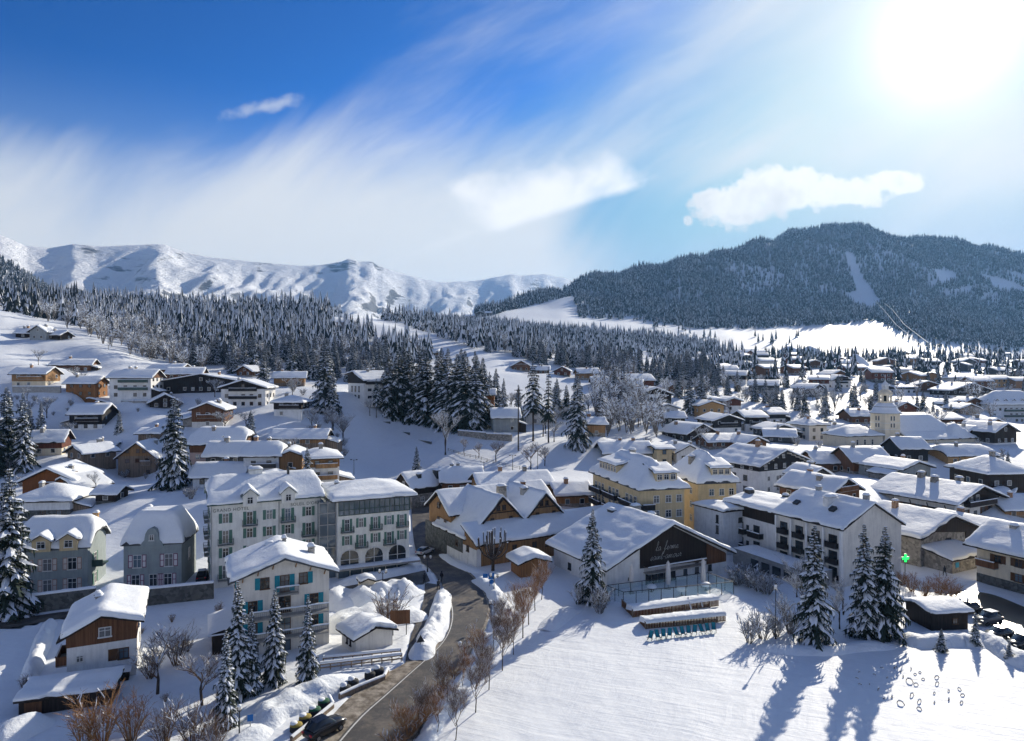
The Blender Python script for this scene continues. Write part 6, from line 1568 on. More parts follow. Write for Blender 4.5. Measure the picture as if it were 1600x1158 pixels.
LB = [(60, 470), (130, 480), (210, 505), (270, 540), (330, 575), (300, 590), (240, 572), (170, 545), (110, 520), (60, 500)]
mass('bare_wood', 'frosted leafless thicket beside the left snow hill', [away(wood(LB, 310, 640, 8.0))], .6, 1.05, FAR_MIX, 4)
mass('bare_wood', 'frosted leafless trees mixed through the left and middle woods', [away(wood(F1, 300, 560, 17., [CLEAR])), away(wood(F2, 330, 560, 15., [CLEAR])), away(wood([(930, 605), (1060, 615), (1060, 660), (1030, 690), (950, 690), (925, 660)], 220, 330, 6.5), 5), away(wood([(1060, 590), (1250, 580), (1320, 600), (1300, 660), (1200, 660), (1080, 640)], 240, 420, 19.), 6), away(wood([(1380, 590), (1600, 590), (1600, 700), (1400, 660)], 240, 450, 22.), 6)], .5, .95, FAR_MIX, 4)
mass('spruce_mass', 'small conifers dotted between the far chalets', [away(wood([(1090, 556), (1640, 552), (1660, 610), (1400, 600), (1100, 612)], 380, 1000, 20.), 7), wood([(1000, 500), (1100, 520), (1250, 525), (1240, 540), (1100, 535), (1010, 515)], 1000, 1400, 34.), wood([(1380, 508), (1600, 540), (1600, 556), (1440, 545)], 1000, 1500, 17.)], .5, 1.05, FAR_CON, 6)

# ---- leafless trees
def bare_meshes(seed, H=6., spread=.55, levels=5, twig='twig', trunk_f=.32, kids=(3, 4), frost=.5, thin=1., upright=.35):
    q = random.Random(seed); tr = MB(); cr = MB(); sn = MB()
    def grow(p, d, l, r, lev):
        mid = p + d * l * .55 + Vector((q.uniform(-1, 1), q.uniform(-1, 1), q.uniform(-.3, 1))) * l * .06
        e = p + d * l
        (tr if lev == 0 else cr).tube([p, mid, e], [r, r * .8, r * .55], 6 if lev == 0 else 3, 0, False)
        if lev > 0 and q.random() < frost:
            w = max(r * 1.2, .018); s_ = Vector((-d.y, d.x, 0)); s_ = s_.normalized() * w if s_.length > .01 else Vector((w, 0, 0)); u_ = Vector((0, 0, r * .9 + .012))
            sn.poly([tuple(p + u_ - s_), tuple(p + u_ + s_), tuple(mid + u_ * 1.3 + s_), tuple(mid + u_ * 1.3 - s_)]); sn.poly([tuple(mid + u_ * 1.3 - s_), tuple(mid + u_ * 1.3 + s_), tuple(e + u_ * .8)])
        if lev >= levels: return
        for i in range(q.randint(*kids) + (1 if lev == 0 else 0)):
            t = q.uniform(.35, 1.) if lev else q.uniform(.55, 1.)
            b = p + d * l * t
            a = q.random() * 6.28; side = Vector((math.cos(a), math.sin(a), q.uniform(-.1, .5)))
            nd = (d * (1 - spread) + side * spread + Vector((0, 0, upright * .5))).normalized()
            grow(b, nd, l * q.uniform(.5, .78), max(r * .55 * q.uniform(.7, 1), .008), lev + 1)
    grow(Vector((0, 0, -.2)), Vector((0, 0, 1)), H * trunk_f + .2, H * .017 * thin, 0)
    return tr.mesh('trunk', 'bark'), cr.mesh('crown', twig), sn.mesh('snow', 'frost')
YOUNG = [bare_meshes(51 + i, 7., .42, 4, 'twig_red' if i == 1 else 'twig', .62, (6, 7), .22, .8, .5) for i in range(3)]
REDT = [bare_meshes(61 + i, 7., .40, 4, 'twig_red', .55, (6, 6), .15, .8, .55) for i in range(2)]
ORCH = [bare_meshes(71 + i, 6., .55, 4, 'twig', .32, (4, 5), .6) for i in range(3)]
FROS = [bare_meshes(81 + i, 9., .5, 5, 'twig_grey', .3, (3, 4), .8) for i in range(2)]
def shrub_meshes(seed, tw, frost, n=16, H=2.6):
    q = random.Random(seed); cr = MB(); sn = MB()
    for i in range(n):
        a = q.random() * 6.28; tilt = q.uniform(.05, .6); d = Vector((math.cos(a) * tilt, math.sin(a) * tilt, 1)).normalized(); p = Vector((math.cos(a) * .3 * q.random(), math.sin(a) * .3 * q.random(), -.1)); l = H * q.uniform(.6, 1.05)
        e = p + d * l; cr.tube([p, e], [.03, .01], 3, 0, False)
        for j in range(9):
            t = q.uniform(.25, 1); b = p + d * l * t; s = (d + Vector((q.uniform(-1, 1), q.uniform(-1, 1), q.uniform(-.2, .5)))).normalized() * q.uniform(.3, .8) * H * .35; cr.tube([b, b + s], [.014, .006], 3, 0, False)
            for m in range(2):
                b2 = b + s * q.uniform(.3, .9); s2 = (s.normalized() + Vector((q.uniform(-1, 1), q.uniform(-1, 1), q.uniform(-.2, .6)))) * .22; cr.tube([b2, b2 + s2], [.009, .005], 3, 0, False)
            if q.random() < frost: c_ = b + s * .7; w_ = Vector((-s.y, s.x, 0)).normalized() * .035 if abs(s.x) + abs(s.y) > .01 else Vector((.03, 0, 0)); u_ = Vector((0, 0, .02)); sn.poly([tuple(b + u_ - w_), tuple(b + u_ + w_), tuple(b + s + u_ + w_ * .6), tuple(b + s + u_ - w_ * .6)]); sn.poly([tuple(b + u_ * 3), tuple(c_ + u_ * 4), tuple(c_ + u_ - w_), tuple(b + u_ - w_)])
    return cr.mesh('branches', tw), sn.mesh('snow', 'frost')
SHR_RUST = [shrub_meshes(91 + i, 'twig_red', .12, 26, 3.4) for i in range(2)]; SHR_FR = [shrub_meshes(95 + i, 'twig_grey', .75, 20, 2.6) for i in range(2)]; SHR_BR = [shrub_meshes(98 + i, 'twig', .3, 26, 3.) for i in range(2)]
def bare(px, pyb, pyt, kind, label, k=0, group=None, name='bare_tree', wide=1., base_h=None, d=None):
    x, y, z = ground_at(px, pyb) if d is None else ((px - 800) / FPX * d, d, gz((px - 800) / FPX * d, d))
    ms = kind[k % len(kind)]
    if len(ms) == 3:
        Hm = max(v.co.z for v in ms[1].vertices); s = max(1, (pyb - pyt) / FPX * y) / Hm
        o = empty(name, (x, y, z), random.random() * 6.28, (s * wide, s * wide, s)); link('trunk', ms[0], o); c = link('crown', ms[1], o); link('snow', ms[2], c)
        tag(o, label, 'tree', group)
    else:
        Hm = max(v.co.z for v in ms[0].vertices); s = max(.4, (pyb - pyt) / FPX * y) / Hm
        o = empty(name, (x, y, z), random.random() * 6.28, (s * wide, s * wide, s)); link('branches', ms[0], o); link('snow', ms[1], o)
        tag(o, label, 'shrub', group)
    TREES.append((x, y, 1.)); return o
row = ((655, 1150, 1068), (683, 1150, 1066), (712, 1158, 1066), (700, 1108, 1020), (724, 1082, 1000), (743, 1114, 1014), (764, 1079, 985), (748, 1048, 968), (785, 1049, 958), (770, 1022, 945), (802, 1024, 936), (789, 998, 928), (817, 998, 915), (806, 974, 905), (826, 976, 895), (836, 955, 880), (630, 1165, 1090), (846, 938, 868))
for i, (px, b, t) in enumerate(row):
    red = i > 11
    bare(px, b, t, REDT if red else YOUNG, 'slender russet sapling at the upper end of the roadside row' if red else 'slender leafless sapling in the double row along the road', i, 'saplings along the road', 'young_tree', 1.15)
for i, (px, b, t) in enumerate(((640, 1150, 1100), (668, 1128, 1085), (690, 1092, 1060), (712, 1062, 1034), (622, 1175, 1135))):
    bare(px, b, t, SHR_RUST, 'low rust-brown bush of the hedge along the road edge', i, 'rust hedge bushes', 'hedge_bush', 1.5)
for i, (px, b, t, l) in enumerate(((246, 1087, 985, 'spreading old fruit tree right of the brown chalet'), (316, 1102, 1008, 'pollarded garden tree left of the slim spruces'), (696, 712, 640, 'large frosted tree at the foot of the spruce group'), (725, 709, 684, 'first small tree along the path on the snow slope'), (748, 716, 690, 'second small tree along the path on the snow slope'), (775, 722, 688, 'third round-headed tree along the path on the snow slope'), (829, 735, 690, 'largest leafless tree on the shaded snow slope'), (851, 729, 695, 'thin tree right of the largest one on the snow slope'))):
    bare(px, b, t, FROS if i == 2 else ORCH, l, i)
for i, (px, b, t, l) in enumerate(((487, 672, 636, 'frosted tree beside the black and white pavilion'), (520, 680, 632, 'taller frosted tree right of the pavilion'), (536, 695, 645, 'dark frosted bush at the top of the snow slope'), (578, 652, 622, 'frosted tree in front of the white modern house'), (60, 570, 545, 'small leafless tree on the snowy hill'), (169, 549, 530, 'lone tree on the crest of the snowy hill'), (1095, 700, 665, 'bare tree left of the long brown house'), (150, 770, 735, 'snow-laden tree beside the small dark garage'))):
    bare(px, b, t, FROS, l, i)
for i, (px, b, t, l) in enumerate(((160, 1165, 1072, 'rust-brown bush at the bottom edge near the low shed'), (205, 1160, 1078, 'second rust-brown bush at the bottom edge'), (130, 1168, 1095, 'low rust bush left of the bottom-edge bushes'))): bare(px, b, t, SHR_RUST, l, i, None, 'bush', 1.2)
for i, (px, b, t, l) in enumerate(((258, 1168, 1090, 'brown bush in the bottom left garden'), (300, 1170, 1085, 'dense brown bush left of the lamp post at the bottom'), (335, 1172, 1105, 'brown bush nearest the bottom lamp post'), (605, 985, 915, 'leafless bush among the snow heaps beside the brown board'), (235, 1060, 1005, 'twiggy shrub by the wall of the brown chalet'), (275, 1040, 975, 'twiggy shrub in the shaded garden'), (40, 1085, 1050, 'small shrub by the snowy drive at lower left'))): bare(px, b, t, SHR_BR, l, i, None, 'bush', 1.1)
for i, (px, b, t, l) in enumerate(((1170, 1006, 958, 'frosted round bush right of the sun loungers'), (1192, 1000, 952, 'frosted bush behind the round one'), (1212, 996, 955, 'frosted bush against the left big spruce'), (1235, 990, 930, 'tall frosted bush at the foot of the left big spruce'), (938, 958, 905, 'frosted bush under the restaurant spruce'), (905, 945, 910, 'small frosted bush left of the restaurant spruce'))): bare(px, b, t, SHR_FR, l, i, None, 'bush', 1.2)
for i, (px, b, t) in enumerate(((1146, 905, 880), (1158, 912, 882), (1172, 918, 886), (1186, 924, 890), (1165, 900, 876), (1198, 930, 896), (1180, 912, 880), (1152, 915, 890))): bare(px, b, t, SHR_FR, 'snow-clogged shrub in the hedge right of the restaurant', i, 'restaurant hedge shrubs', 'hedge_bush', 1.6)
for i, (px, b, t) in enumerate(((1425, 925, 895), (1445, 932, 900), (1465, 928, 895), (1490, 935, 905), (1475, 940, 908), (1410, 915, 890))): bare(px, b, t, SHR_RUST, 'russet bush in the thicket behind the dark shed', i, 'russet thicket bushes', 'bush', 1.5)
for i, (px, b, t) in enumerate(((1258, 965, 895), (1312, 985, 920), (1245, 935, 870), (1318, 962, 900))): bare(px, b, t, FROS, 'bare twiggy tree tangled among the three big spruces', i, 'twiggy trees by the big spruces')
# pollard
def pollard():
    q = random.Random(5); tr = MB(); cr = MB(); sn = MB()
    tr.tube([(0, 0, -.3), (.05, 0, 1.2), (0, .05, 2.2)], [.38, .3, .33], 8)
    for i in range(20):
        a = 6.283 * i / 20 + q.uniform(-.15, .15); out = q.uniform(.5, 3.); up = 6.2 - out * .75 + q.uniform(-.8, .6)
        p = [Vector((0, 0, 2.)), Vector((math.cos(a) * out * .65, math.sin(a) * out * .65, 2.2 + up * .25)), Vector((math.cos(a) * out * .95, math.sin(a) * out * .95, 2.2 + up * .6)), Vector((math.cos(a) * out, math.sin(a) * out, 2.2 + up))]
        cr.tube(p, [.13, .11, .09, .1], 5)
        for m in range(3):
            w = .10; s_ = Vector((-math.sin(a), math.cos(a), 0)) * w; u_ = Vector((0, 0, .12)); sn.poly([tuple(p[m] + u_ - s_), tuple(p[m] + u_ + s_), tuple(p[m + 1] + u_ + s_), tuple(p[m + 1] + u_ - s_)])
        sn.lathe([(.05, -.02), (.16, .05), (.12, .16), (.01, .2)], 6, tuple(p[3]))
    return tr.mesh('trunk', 'bark'), cr.mesh('limbs', 'bark'), sn.mesh('snow', 'frost', True)
pm = pollard(); x, y = g2(770, 893); o = empty('pollarded_tree', (x, y, 0)); link('trunk', pm[0], o); c = link('limbs', pm[1], o); link('snow', pm[2], c)['kind'] = 'stuff'; tag(o, 'black pollarded tree with stubby snow-capped limbs at the road bend', 'tree')

# ---- frosted garden shrubs and small trees between the houses
hq_ = np.array([(o.location.x, o.location.y) for o in (v[0] for v in KEEP.values())] + FARH + [(h_[0], h_[1]) for h_ in HEROES]); sq = random.Random(21); nsh = 0
for (poly, n_, kinds, nm, lab, grp, h0, h1) in (
        ([(0, 590), (300, 585), (520, 610), (560, 690), (540, 760), (300, 790), (130, 800), (0, 760)], 78, SHR_FR, 'garden_shrub', 'snow-laden garden shrub between the left hillside houses', 'left garden shrubs', 1.4, 3.4),
        ([(0, 590), (300, 590), (520, 615), (540, 690), (520, 760), (250, 780), (0, 760)], 22, FROS, 'bare_tree', 'frosted leafless tree between the left hillside houses', 'left garden trees', 4., 8.),
        ([(760, 630), (980, 640), (960, 700), (820, 690)], 20, FROS, 'bare_tree', 'frosted leafless tree round the villas above the snow slope', 'slope villa trees', 5., 10.),
        ([(980, 620), (1250, 610), (1600, 620), (1600, 720), (1250, 720), (1000, 700)], 46, SHR_FR, 'garden_shrub', 'snow-laden shrub between the village houses', 'village shrubs', 1.5, 3.6),
        ([(980, 610), (1250, 600), (1600, 610), (1600, 690), (1250, 690), (1000, 690)], 34, FROS, 'bare_tree', 'frosted leafless tree between the village houses', 'village leafless trees', 5., 10.),
        ([(150, 960), (350, 960), (350, 1100), (240, 1100), (230, 1000)], 7, SHR_BR, 'garden_shrub', 'twiggy shrub in the shaded garden behind the slim spruces', 'shaded garden shrubs', 1., 2.2)):
    k = 0; tr_ = 0
    xs_, ys_ = [p[0] for p in poly], [p[1] for p in poly]
    while k < n_ and tr_ < 2000:
        tr_ += 1; px, py = sq.uniform(min(xs_), max(xs_)), sq.uniform(min(ys_), max(ys_))
        if not inside(np.array([px]), np.array([py]), poly)[0]: continue
        x, y, z = ground_at(px, py)
        if ((hq_[:, 0] - x) ** 2 + (hq_[:, 1] - y) ** 2).min() < 11.5 ** 2 or on_road(np.array([x]), np.array([y]))[0]: continue
        bare(px, py, py - sq.uniform(h0, h1) / y * FPX, kinds, lab, k, grp, nm, 1.3); k += 1

# ================================================================== roads
for name_, L_, R_, dz_ in ROADS:
    mb = MB(); n = 6; P = []
    for a, b in zip(L_, R_):
        P.append([((a + (b - a) * k / n).x, (a + (b - a) * k / n).y, gz(*(a + (b - a) * k / n)) + dz_ - .02 + .05 * math.sin(math.pi * k / n)) for k in range(n + 1)])
    mb.grid(P)
    m_ = {'slush_verge': 'slush', 'car_park': 'asphalt_wet'}.get(name_, 'asphalt')
    if m_ == 'asphalt_wet' and m_ not in MAT: new_mat('asphalt_wet', (.035, .035, .038), rough=.28, var=.4, vscale=.3, bump=.3, bscale=12., spec=.5)
    tag(mb.build(name_, m_, None, True), {'road': 'cleared grey road curving up from the bottom edge', 'side_road': 'cleared side lane', 'car_park': 'wet black car park at right', 'slush_verge': 'brown slushy verge beside the road'}[name_], None, None, 'structure')
t = MAT['asphalt'].node_tree; X.nt = t; b = t.nodes['Principled BSDF']              # tyre-worn lanes, dried brown slush in between
g = t.nodes.new('ShaderNodeNewGeometry'); n_a = xnoise(g.outputs['Position'], .35, 5, .6); n_b = xnoise(g.outputs['Position'], 2.5, 4, .6)
t.links.new(xmix((n_a * .7 + n_b * .3).ss(.42, .66), (.062, .058, .054), (.17, .145, .115)), b.inputs['Base Color'])
def ribbon(name, label, L_, R_, f0, f1, mat, dz_, i0=0, i1=None):
    mb = MB(); P = []
    for a, b_ in list(zip(L_, R_))[i0:i1]:
        P.append([((a + (b_ - a) * f).x, (a + (b_ - a) * f).y, gz(*(a + (b_ - a) * f)) + dz_) for f in (f0, f1)])
    mb.grid(P); return tag(mb.build(name, mat), label, None, None, 'structure')
ribbon('edge_line', 'white painted edge line on the road', ROADS[0][1], ROADS[0][2], .035, .06, 'road_paint', .012, 4, 70)
ribbon('slush_strip', 'brown slush along the right kerb of the road', ROADS[0][1], ROADS[0][2], .93, 1., 'slush', .03, 0, 100)

# ---- snow banks and heaps
def bank(label, pts, w, h, seed, rough=1., end=True):
    P = [Vector(g2(*p)) for p in pts]; C = []
    for a, b in zip(P, P[1:]):
        k = max(2, int((b - a).length / .6)); C += [a + (b - a) * i / k for i in range(k)]
    C.append(P[-1]); mb = MB(); G = []; n = 14
    for i, c_ in enumerate(C):
        d = (C[min(i + 1, len(C) - 1)] - C[max(i - 1, 0)]).normalized(); nn = Vector((-d.y, d.x)); r = []
        t = i / (len(C) - 1); e = min(1., min(t, 1 - t) * len(C) / 4) if end else 1.
        for j in range(n + 1):
            s = j / n * 2 - 1; q = c_ + nn * s * w / 2 * (1 + .25 * mnoise.noise(Vector((c_.x * .3, c_.y * .3, seed))))
            f = (1 - s * s) ** .8
            hh = h * f * e * (1 + rough * (.55 * mnoise.noise(Vector((q.x * .45, q.y * .45, seed))) + .35 * mnoise.noise(Vector((q.x * 1.1, q.y * 1.1, seed))) + .22 * mnoise.noise(Vector((q.x * 2.4, q.y * 2.4, seed)))))
            r.append((q.x, q.y, gz(q.x, q.y) - .3 + max(hh, 0) + .35 * f))
        G.append(r)
    mb.grid([g_[::-1] for g_ in G]); return tag(mb.build('snow_bank', 'snow', None, True), label, None, None, 'stuff')
bank('ploughed snow island between slip lane and road', [(694, 926), (690, 945), (684, 965), (674, 990), (662, 1015), (655, 1032)], 3.2, 1.2, 1)
bank('snow bank on the outer side of the road bend', [(745, 905), (768, 922), (784, 942), (786, 965), (776, 988)], 3.2, 1., 2)
bank('low snow bank along the sapling row', [(776, 990), (755, 1020), (730, 1055), (705, 1092), (680, 1130), (660, 1165)], 2.4, .7, 3)
bank('high snow heaps piled before the hotel', [(512, 955), (535, 938), (560, 940), (590, 930), (625, 926), (652, 932)], 7., 1.9, 4, .75)
bank('tumbled snow heaps beside the small hut', [(520, 990), (550, 968), (590, 958), (625, 962), (640, 975)], 7.5, 1.3, 5, .75)
bank('snow bank in front of the glazed hotel wing', [(520, 915), (560, 906), (600, 900), (640, 890), (655, 880)], 3.2, .9, 6, .5)
bank('snow bank between spruces and recycling bins', [(395, 1140), (430, 1112), (470, 1090), (510, 1074), (548, 1056)], 5.5, 1.1, 7)
bank('bank at the bottom edge left of the bins', [(330, 1170), (380, 1155), (420, 1130)], 5., .7, 8)
bank('snow-buried hedge beside the left drive', [(42, 1068), (56, 1035), (68, 1000), (80, 972)], 2.2, 1.3, 9, .6)
bank('big smooth heap in the bottom left corner', [(-20, 1150), (20, 1142), (55, 1150)], 6., 1.3, 10, .4)
bank('snow ridge below the dark shed', [(1405, 1005), (1450, 1002), (1500, 1000), (1545, 1010)], 5., 1., 11, .7)
bank('rough bank at the right edge beside the car park', [(1500, 985), (1540, 1000), (1575, 1022), (1620, 1050)], 4., 1.1, 12)
bank('snow bank along the pavement of the farm hotel', [(690, 862), (712, 880), (740, 893), (765, 897)], 2.6, .5, 13, .5)
bank('snow step between meadow and big spruces', [(1180, 1010), (1230, 1016), (1290, 1018), (1350, 1010), (1400, 1008)], 3.5, .5, 14, .4)
bank('drift at the corner of the restaurant terrace', [(850, 985), (880, 960), (905, 948)], 4., .5, 15, .5)

# ================================================================== small things
def spot(px, py): x, y = g2(px, py); return x, y, gz(x, y)
def thing(name, label, cat, px, py, rz=0., group=None, z=None):
    x, y, zz = spot(px, py); o = empty(name, (x, y, zz if z is None else z), rz); tag(o, label, cat, group); return o
# ---- street lamps with twin lanterns
def lamp(px, pyb, pyt, label, twin=True):
    x, y, z = spot(px, pyb); h = (pyb - pyt) / FPX * y
    o = empty('street_lamp', (x, y, z)); tag(o, label, 'lamp')
    mb = MB(); mb.lathe([(.14, -.3), (.13, .5), (.07, .7), (.055, h - .5), (.05, h - .45)], 8); mb.build('post', 'metal_dark', o)
    for s in ((-1, 1) if twin else (0,)):
        mb = MB()
        if s: mb.tube([(0, 0, h - .8), (s * .3, 0, h - .55), (s * .55, 0, h - .65)], .035, 5)
        mb.lathe([(.05, -.02), (.11, .05), (.2, .1), (.24, .16)], 8, (s * .55, 0, h - .65)); mb.build('arm', 'metal_dark', o)
        mb = MB(); mb.lathe([(.10, 0), (.17, .12), (.20, .4), (.2, .42)], 8, (s * .55, 0, h - .5)); g_ = mb.build('lantern', 'lamp_glass', o, True)
        mb = MB(); mb.lathe([(.21, 0), (.21, .06), (.12, .15), (.01, .18)], 8, (s * .55, 0, h - .09)); mb.build('snow', 'snow_roof', g_, True)
for a in ((726, 1048, 1003, 'twin street lamp beside the middle of the sapling row'), (659, 1126, 1082, 'nearest twin street lamp by the bottom of the road'), (772, 974, 938, 'lamp on the snow bank at the outer road bend'), (772, 930, 896, 'lamp beside the blue road signs'), (374, 1156, 1102, 'lamp with brown lantern near the slim spruces'), (598, 912, 890, 'lamp before the glazed hotel wing'), (668, 893, 868, 'lamp at the road junction'), (1212, 998, 915, 'tall thin lamp left of the big spruces'), (1506, 965, 935, 'lamp by the car park entrance')): lamp(*a, twin=a[0] not in (374, 1212))
for px, b, t, l in ((553, 742, 718, 'twin lamp at the foot of the snow slope, left'), (801, 736, 712, 'lamp on the shaded slope above the farm hotel'), (756, 742, 722, 'short lamp post at the street behind the farm hotel'), (840, 738, 705, 'tall lamp post by the largest slope tree')):
    x, y, z = ground_at(px, b); h = (b - t) / FPX * y; o = empty('street_lamp', (x, y, z)); tag(o, l, 'lamp')
    mb = MB(); mb.tube([(0, 0, -.3), (0, 0, h)], [.09, .06], 6); mb.build('post', 'metal_dark', o)
    for s in (-1, 1): mb = MB(); mb.bar((0, 0, h - .3), (s * .8, 0, h - .1), .08); mb.box(s * .8 - .22, s * .8 + .22, -.2, .2, h - .2, h); mb.build('lantern', 'metal_dark', o)
# ---- utility pole
x, y, z = ground_at(810, 706); h = 98 / FPX * y; o = empty('utility_pole', (x, y, z)); tag(o, 'tall dark utility pole on the snow slope', 'pole')
mb = MB(); mb.tube([(0, 0, -.5), (0, 0, h)], [.24, .15], 7); mb.build('pole', 'bark', o)
for k in (.6, 1.8): mb = MB(); mb.box(-1.3, 1.3, -.08, .08, h - k - .1, h - k + .1); mb.build('crossarm', 'bark', o)
# ---- signs
def sign_post(o, h, r=.04): mb = MB(); mb.tube([(0, 0, -.4), (0, 0, h)], r, 6); mb.build('post', 'metal_grey', o)
o = thing('warning_sign', 'dark triangular road sign seen from behind on the snow island', 'sign', 657, 1020, R(20)); sign_post(o, 2.3)
mb = MB(); mb.poly([(-.55, -.05, 1.35), (.55, -.05, 1.35), (0, -.05, 2.3)]); mb.poly([(.55, -.02, 1.35), (-.55, -.02, 1.35), (0, -.02, 2.3)])
for a_, b_ in (((-.55, 1.35), (.55, 1.35)), ((.55, 1.35), (0, 2.3)), ((0, 2.3), (-.55, 1.35))): mb.poly([(a_[0], -.05, a_[1]), (a_[0], -.02, a_[1]), (b_[0], -.02, b_[1]), (b_[0], -.05, b_[1])])
mb.build('plate', 'metal_dark', o)
o = thing('notice_board', 'square brown board on posts in front of the snow heaps', 'sign', 628, 992, R(10)); mb = MB(); mb.tube([(.6, 0, -.4), (.6, 0, 3.4)], .06, 6); mb.tube([(-1.2, 0, -.4), (-1.2, 0, 3.4)], .06, 6); mb.build('post', 'metal_dark', o); mb = MB(); mb.box(-1.6, 1.1, -.08, -.065, 1.5, 3.4); mb.build('board', 'wood_brown', o)
o = thing('road_signs', 'two blue road signs on one post by the pollarded tree', 'sign', 765, 926, R(5)); sign_post(o, 3.2)
mb = MB(); mb.box(-.2, .75, -.08, -.05, 2.2, 3.2); mb.build('blue_plate', 'sign_blue', o); mb = MB(); mb.box(-1.1, -.3, -.08, -.05, 2.4, 3.1); mb.build('blue_plate', 'sign_blue', o); mb = MB(); mb.lathe([(.38, 0), (.38, .03)], 14); d_ = mb.build('round_plate', 'sign_blue', o, False, (.3, -.05, 1.75), (R(90), 0, 0))
o = thing('parking_sign', 'small blue sign on a post near the bottom lamp', 'sign', 391, 1147, R(15)); sign_post(o, 1.9); mb = MB(); mb.box(-.28, .28, -.07, -.045, 1.3, 1.95); pl_ = mb.build('plate', 'sign_blue', o)
# ---- green pharmacy cross
x, y = 66.9, 116.2; o = empty('pharmacy_cross', (x, y, 0), R(10)); tag(o, 'glowing green pharmacy cross at the corner of the white apartment block', 'sign')
mb = MB(); mb.tube([(0, 0, -.3), (0, 0, 4.6)], .06, 6); mb.build('post', 'metal_dark', o); mb = MB(); mb.box(-1.2, 0, -.06, .06, 4.05, 4.2); mb.build('bracket', 'white', o)
for nm, q, mt in (('cross_body', 1., 'metal_dark'), ('cross_light', .9, 'led_green')):
    mb = MB(); yy = -.1 if nm == 'cross_body' else -.16; w_ = .24 * q; l_ = .72 * q
    mb.box(-l_, l_, yy, yy + .05 + (.1 if q == 1 else 0), 4.1 - w_, 4.1 + w_); mb.box(-w_, w_, yy - .002, yy + .052 + (.1 if q == 1 else 0), 4.1 - l_, 4.1 + l_); mb.build(nm, mt, o)
# ---- vehicles
def car(label, px, py, rz, mat, suv=False, snow=0., group=None, z=None):
    o = thing('parked_car', label, 'car', px, py, rz, group, z)
    up = .16 if suv else 0.
    st = [(-2.15, .58, .74, .45), (-2.05, .78, .86, .38), (-1.5, .86, .93 + up, .28), (-.5, .88, .95 + up, .24), (.6, .88, .94 + up, .24), (1.4, .86, .90 + up, .28), (1.95, .78, .78 + up, .36), (2.15, .58, .66 + up, .45)]
    mb = MB(); G = []
    for x_, w_, zt, zb in st:
        G.append([(x_, -w_ * .9, zb), (x_, -w_, zb + .15), (x_, -w_, zt - .14), (x_, -w_ * .88, zt), (x_, 0, zt + .02), (x_, w_ * .88, zt), (x_, w_, zt - .14), (x_, w_, zb + .15), (x_, w_ * .9, zb), (x_, -w_ * .9, zb)])
    mb.grid(G); mb.poly(G[0][:-1]); mb.poly(G[-1][:-1][::-1]); mb.build('body', mat, o, True)
    zt = (.93 + up, 1.42 + up * 2)
    cab = [(-1.85, .72, zt[0]), (-1.35 if suv else -1.15, .62, zt[1] - .05), (-.6, .63, zt[1]), (.15, .62, zt[1] - .02), (.95, .72, zt[0])]
    mb = MB(); G = []
    for (x_, w_, z_) in cab: G.append([(x_, -.79, zt[0] - .04), (x_, -w_, z_), (x_, w_, z_), (x_, .79, zt[0] - .04)])
    mb.grid(G); mb.build('windows', 'glass', o, True)
    mb = MB(); mb.grid([[(x_, s * w_ * .98, z_ + .03) for s in (-1, -.4, .4, 1)] for x_, w_, z_ in cab[1:4]]); mb.build('car_roof', mat, o, True)
    for sx in (-1.32, 1.32):
        for sy in (-.8, .8):
            wh = MB(); wh.lathe([(.2, -.1), (.32, -.1), (.33, 0), (.32, .1), (.2, .1)], 14); w__ = wh.build('wheel', 'tyre', o, False, (sx, sy, .32), (R(90), 0, 0))
            wh = MB(); wh.lathe([(.2, -.11), (.2, .11)], 10); wh.build('rim', 'metal_grey', w__)
    for sy in (-.6, .6):
        mb = MB(); mb.box(2.02, 2.12, sy - .18, sy + .18, .58 + up, .72 + up); mb.build('headlight', 'lamp_glass', o)
        mb = MB(); mb.box(-2.14, -2.04, sy - .16, sy + .16, .62 + up * .4, .82 + up * .4); mb.build('taillight', 'red_lamp', o)
    if snow:
        mb = MB(); mb.grid([[(x_, s * .62, z_ + .02 + snow * (.3 if abs(s) == 1 or x_ in (cab[1][0], cab[3][0]) else 1)) for s in (-1, -.4, .4, 1)] for x_, w_, z_ in cab[1:4]]); mb.build('snow', 'snow_roof', o, True)
    return o
car('black car parked on the slushy verge at the bottom edge', 507, 1146, R(52), 'car_black', True)
car('white car turning at the street junction by the farm hotel', 664, 862, R(60), 'car_white'); car('dark snow-covered car beside the left end of the hotel', 316, 905, R(110), 'car_black', True, .25)
car('dark car with red tail light beside the car park bank', 1560, 996, R(200), 'car_black'); car('dark car farthest left in the car park', 1544, 974, R(200), 'car_grey', True, .12); car('dark car cut by the right edge of the photo', 1596, 1012, R(200), 'car_black', True); car('black van shaped car behind the shed in glaring light', 1510, 958, R(195), 'car_black', True)
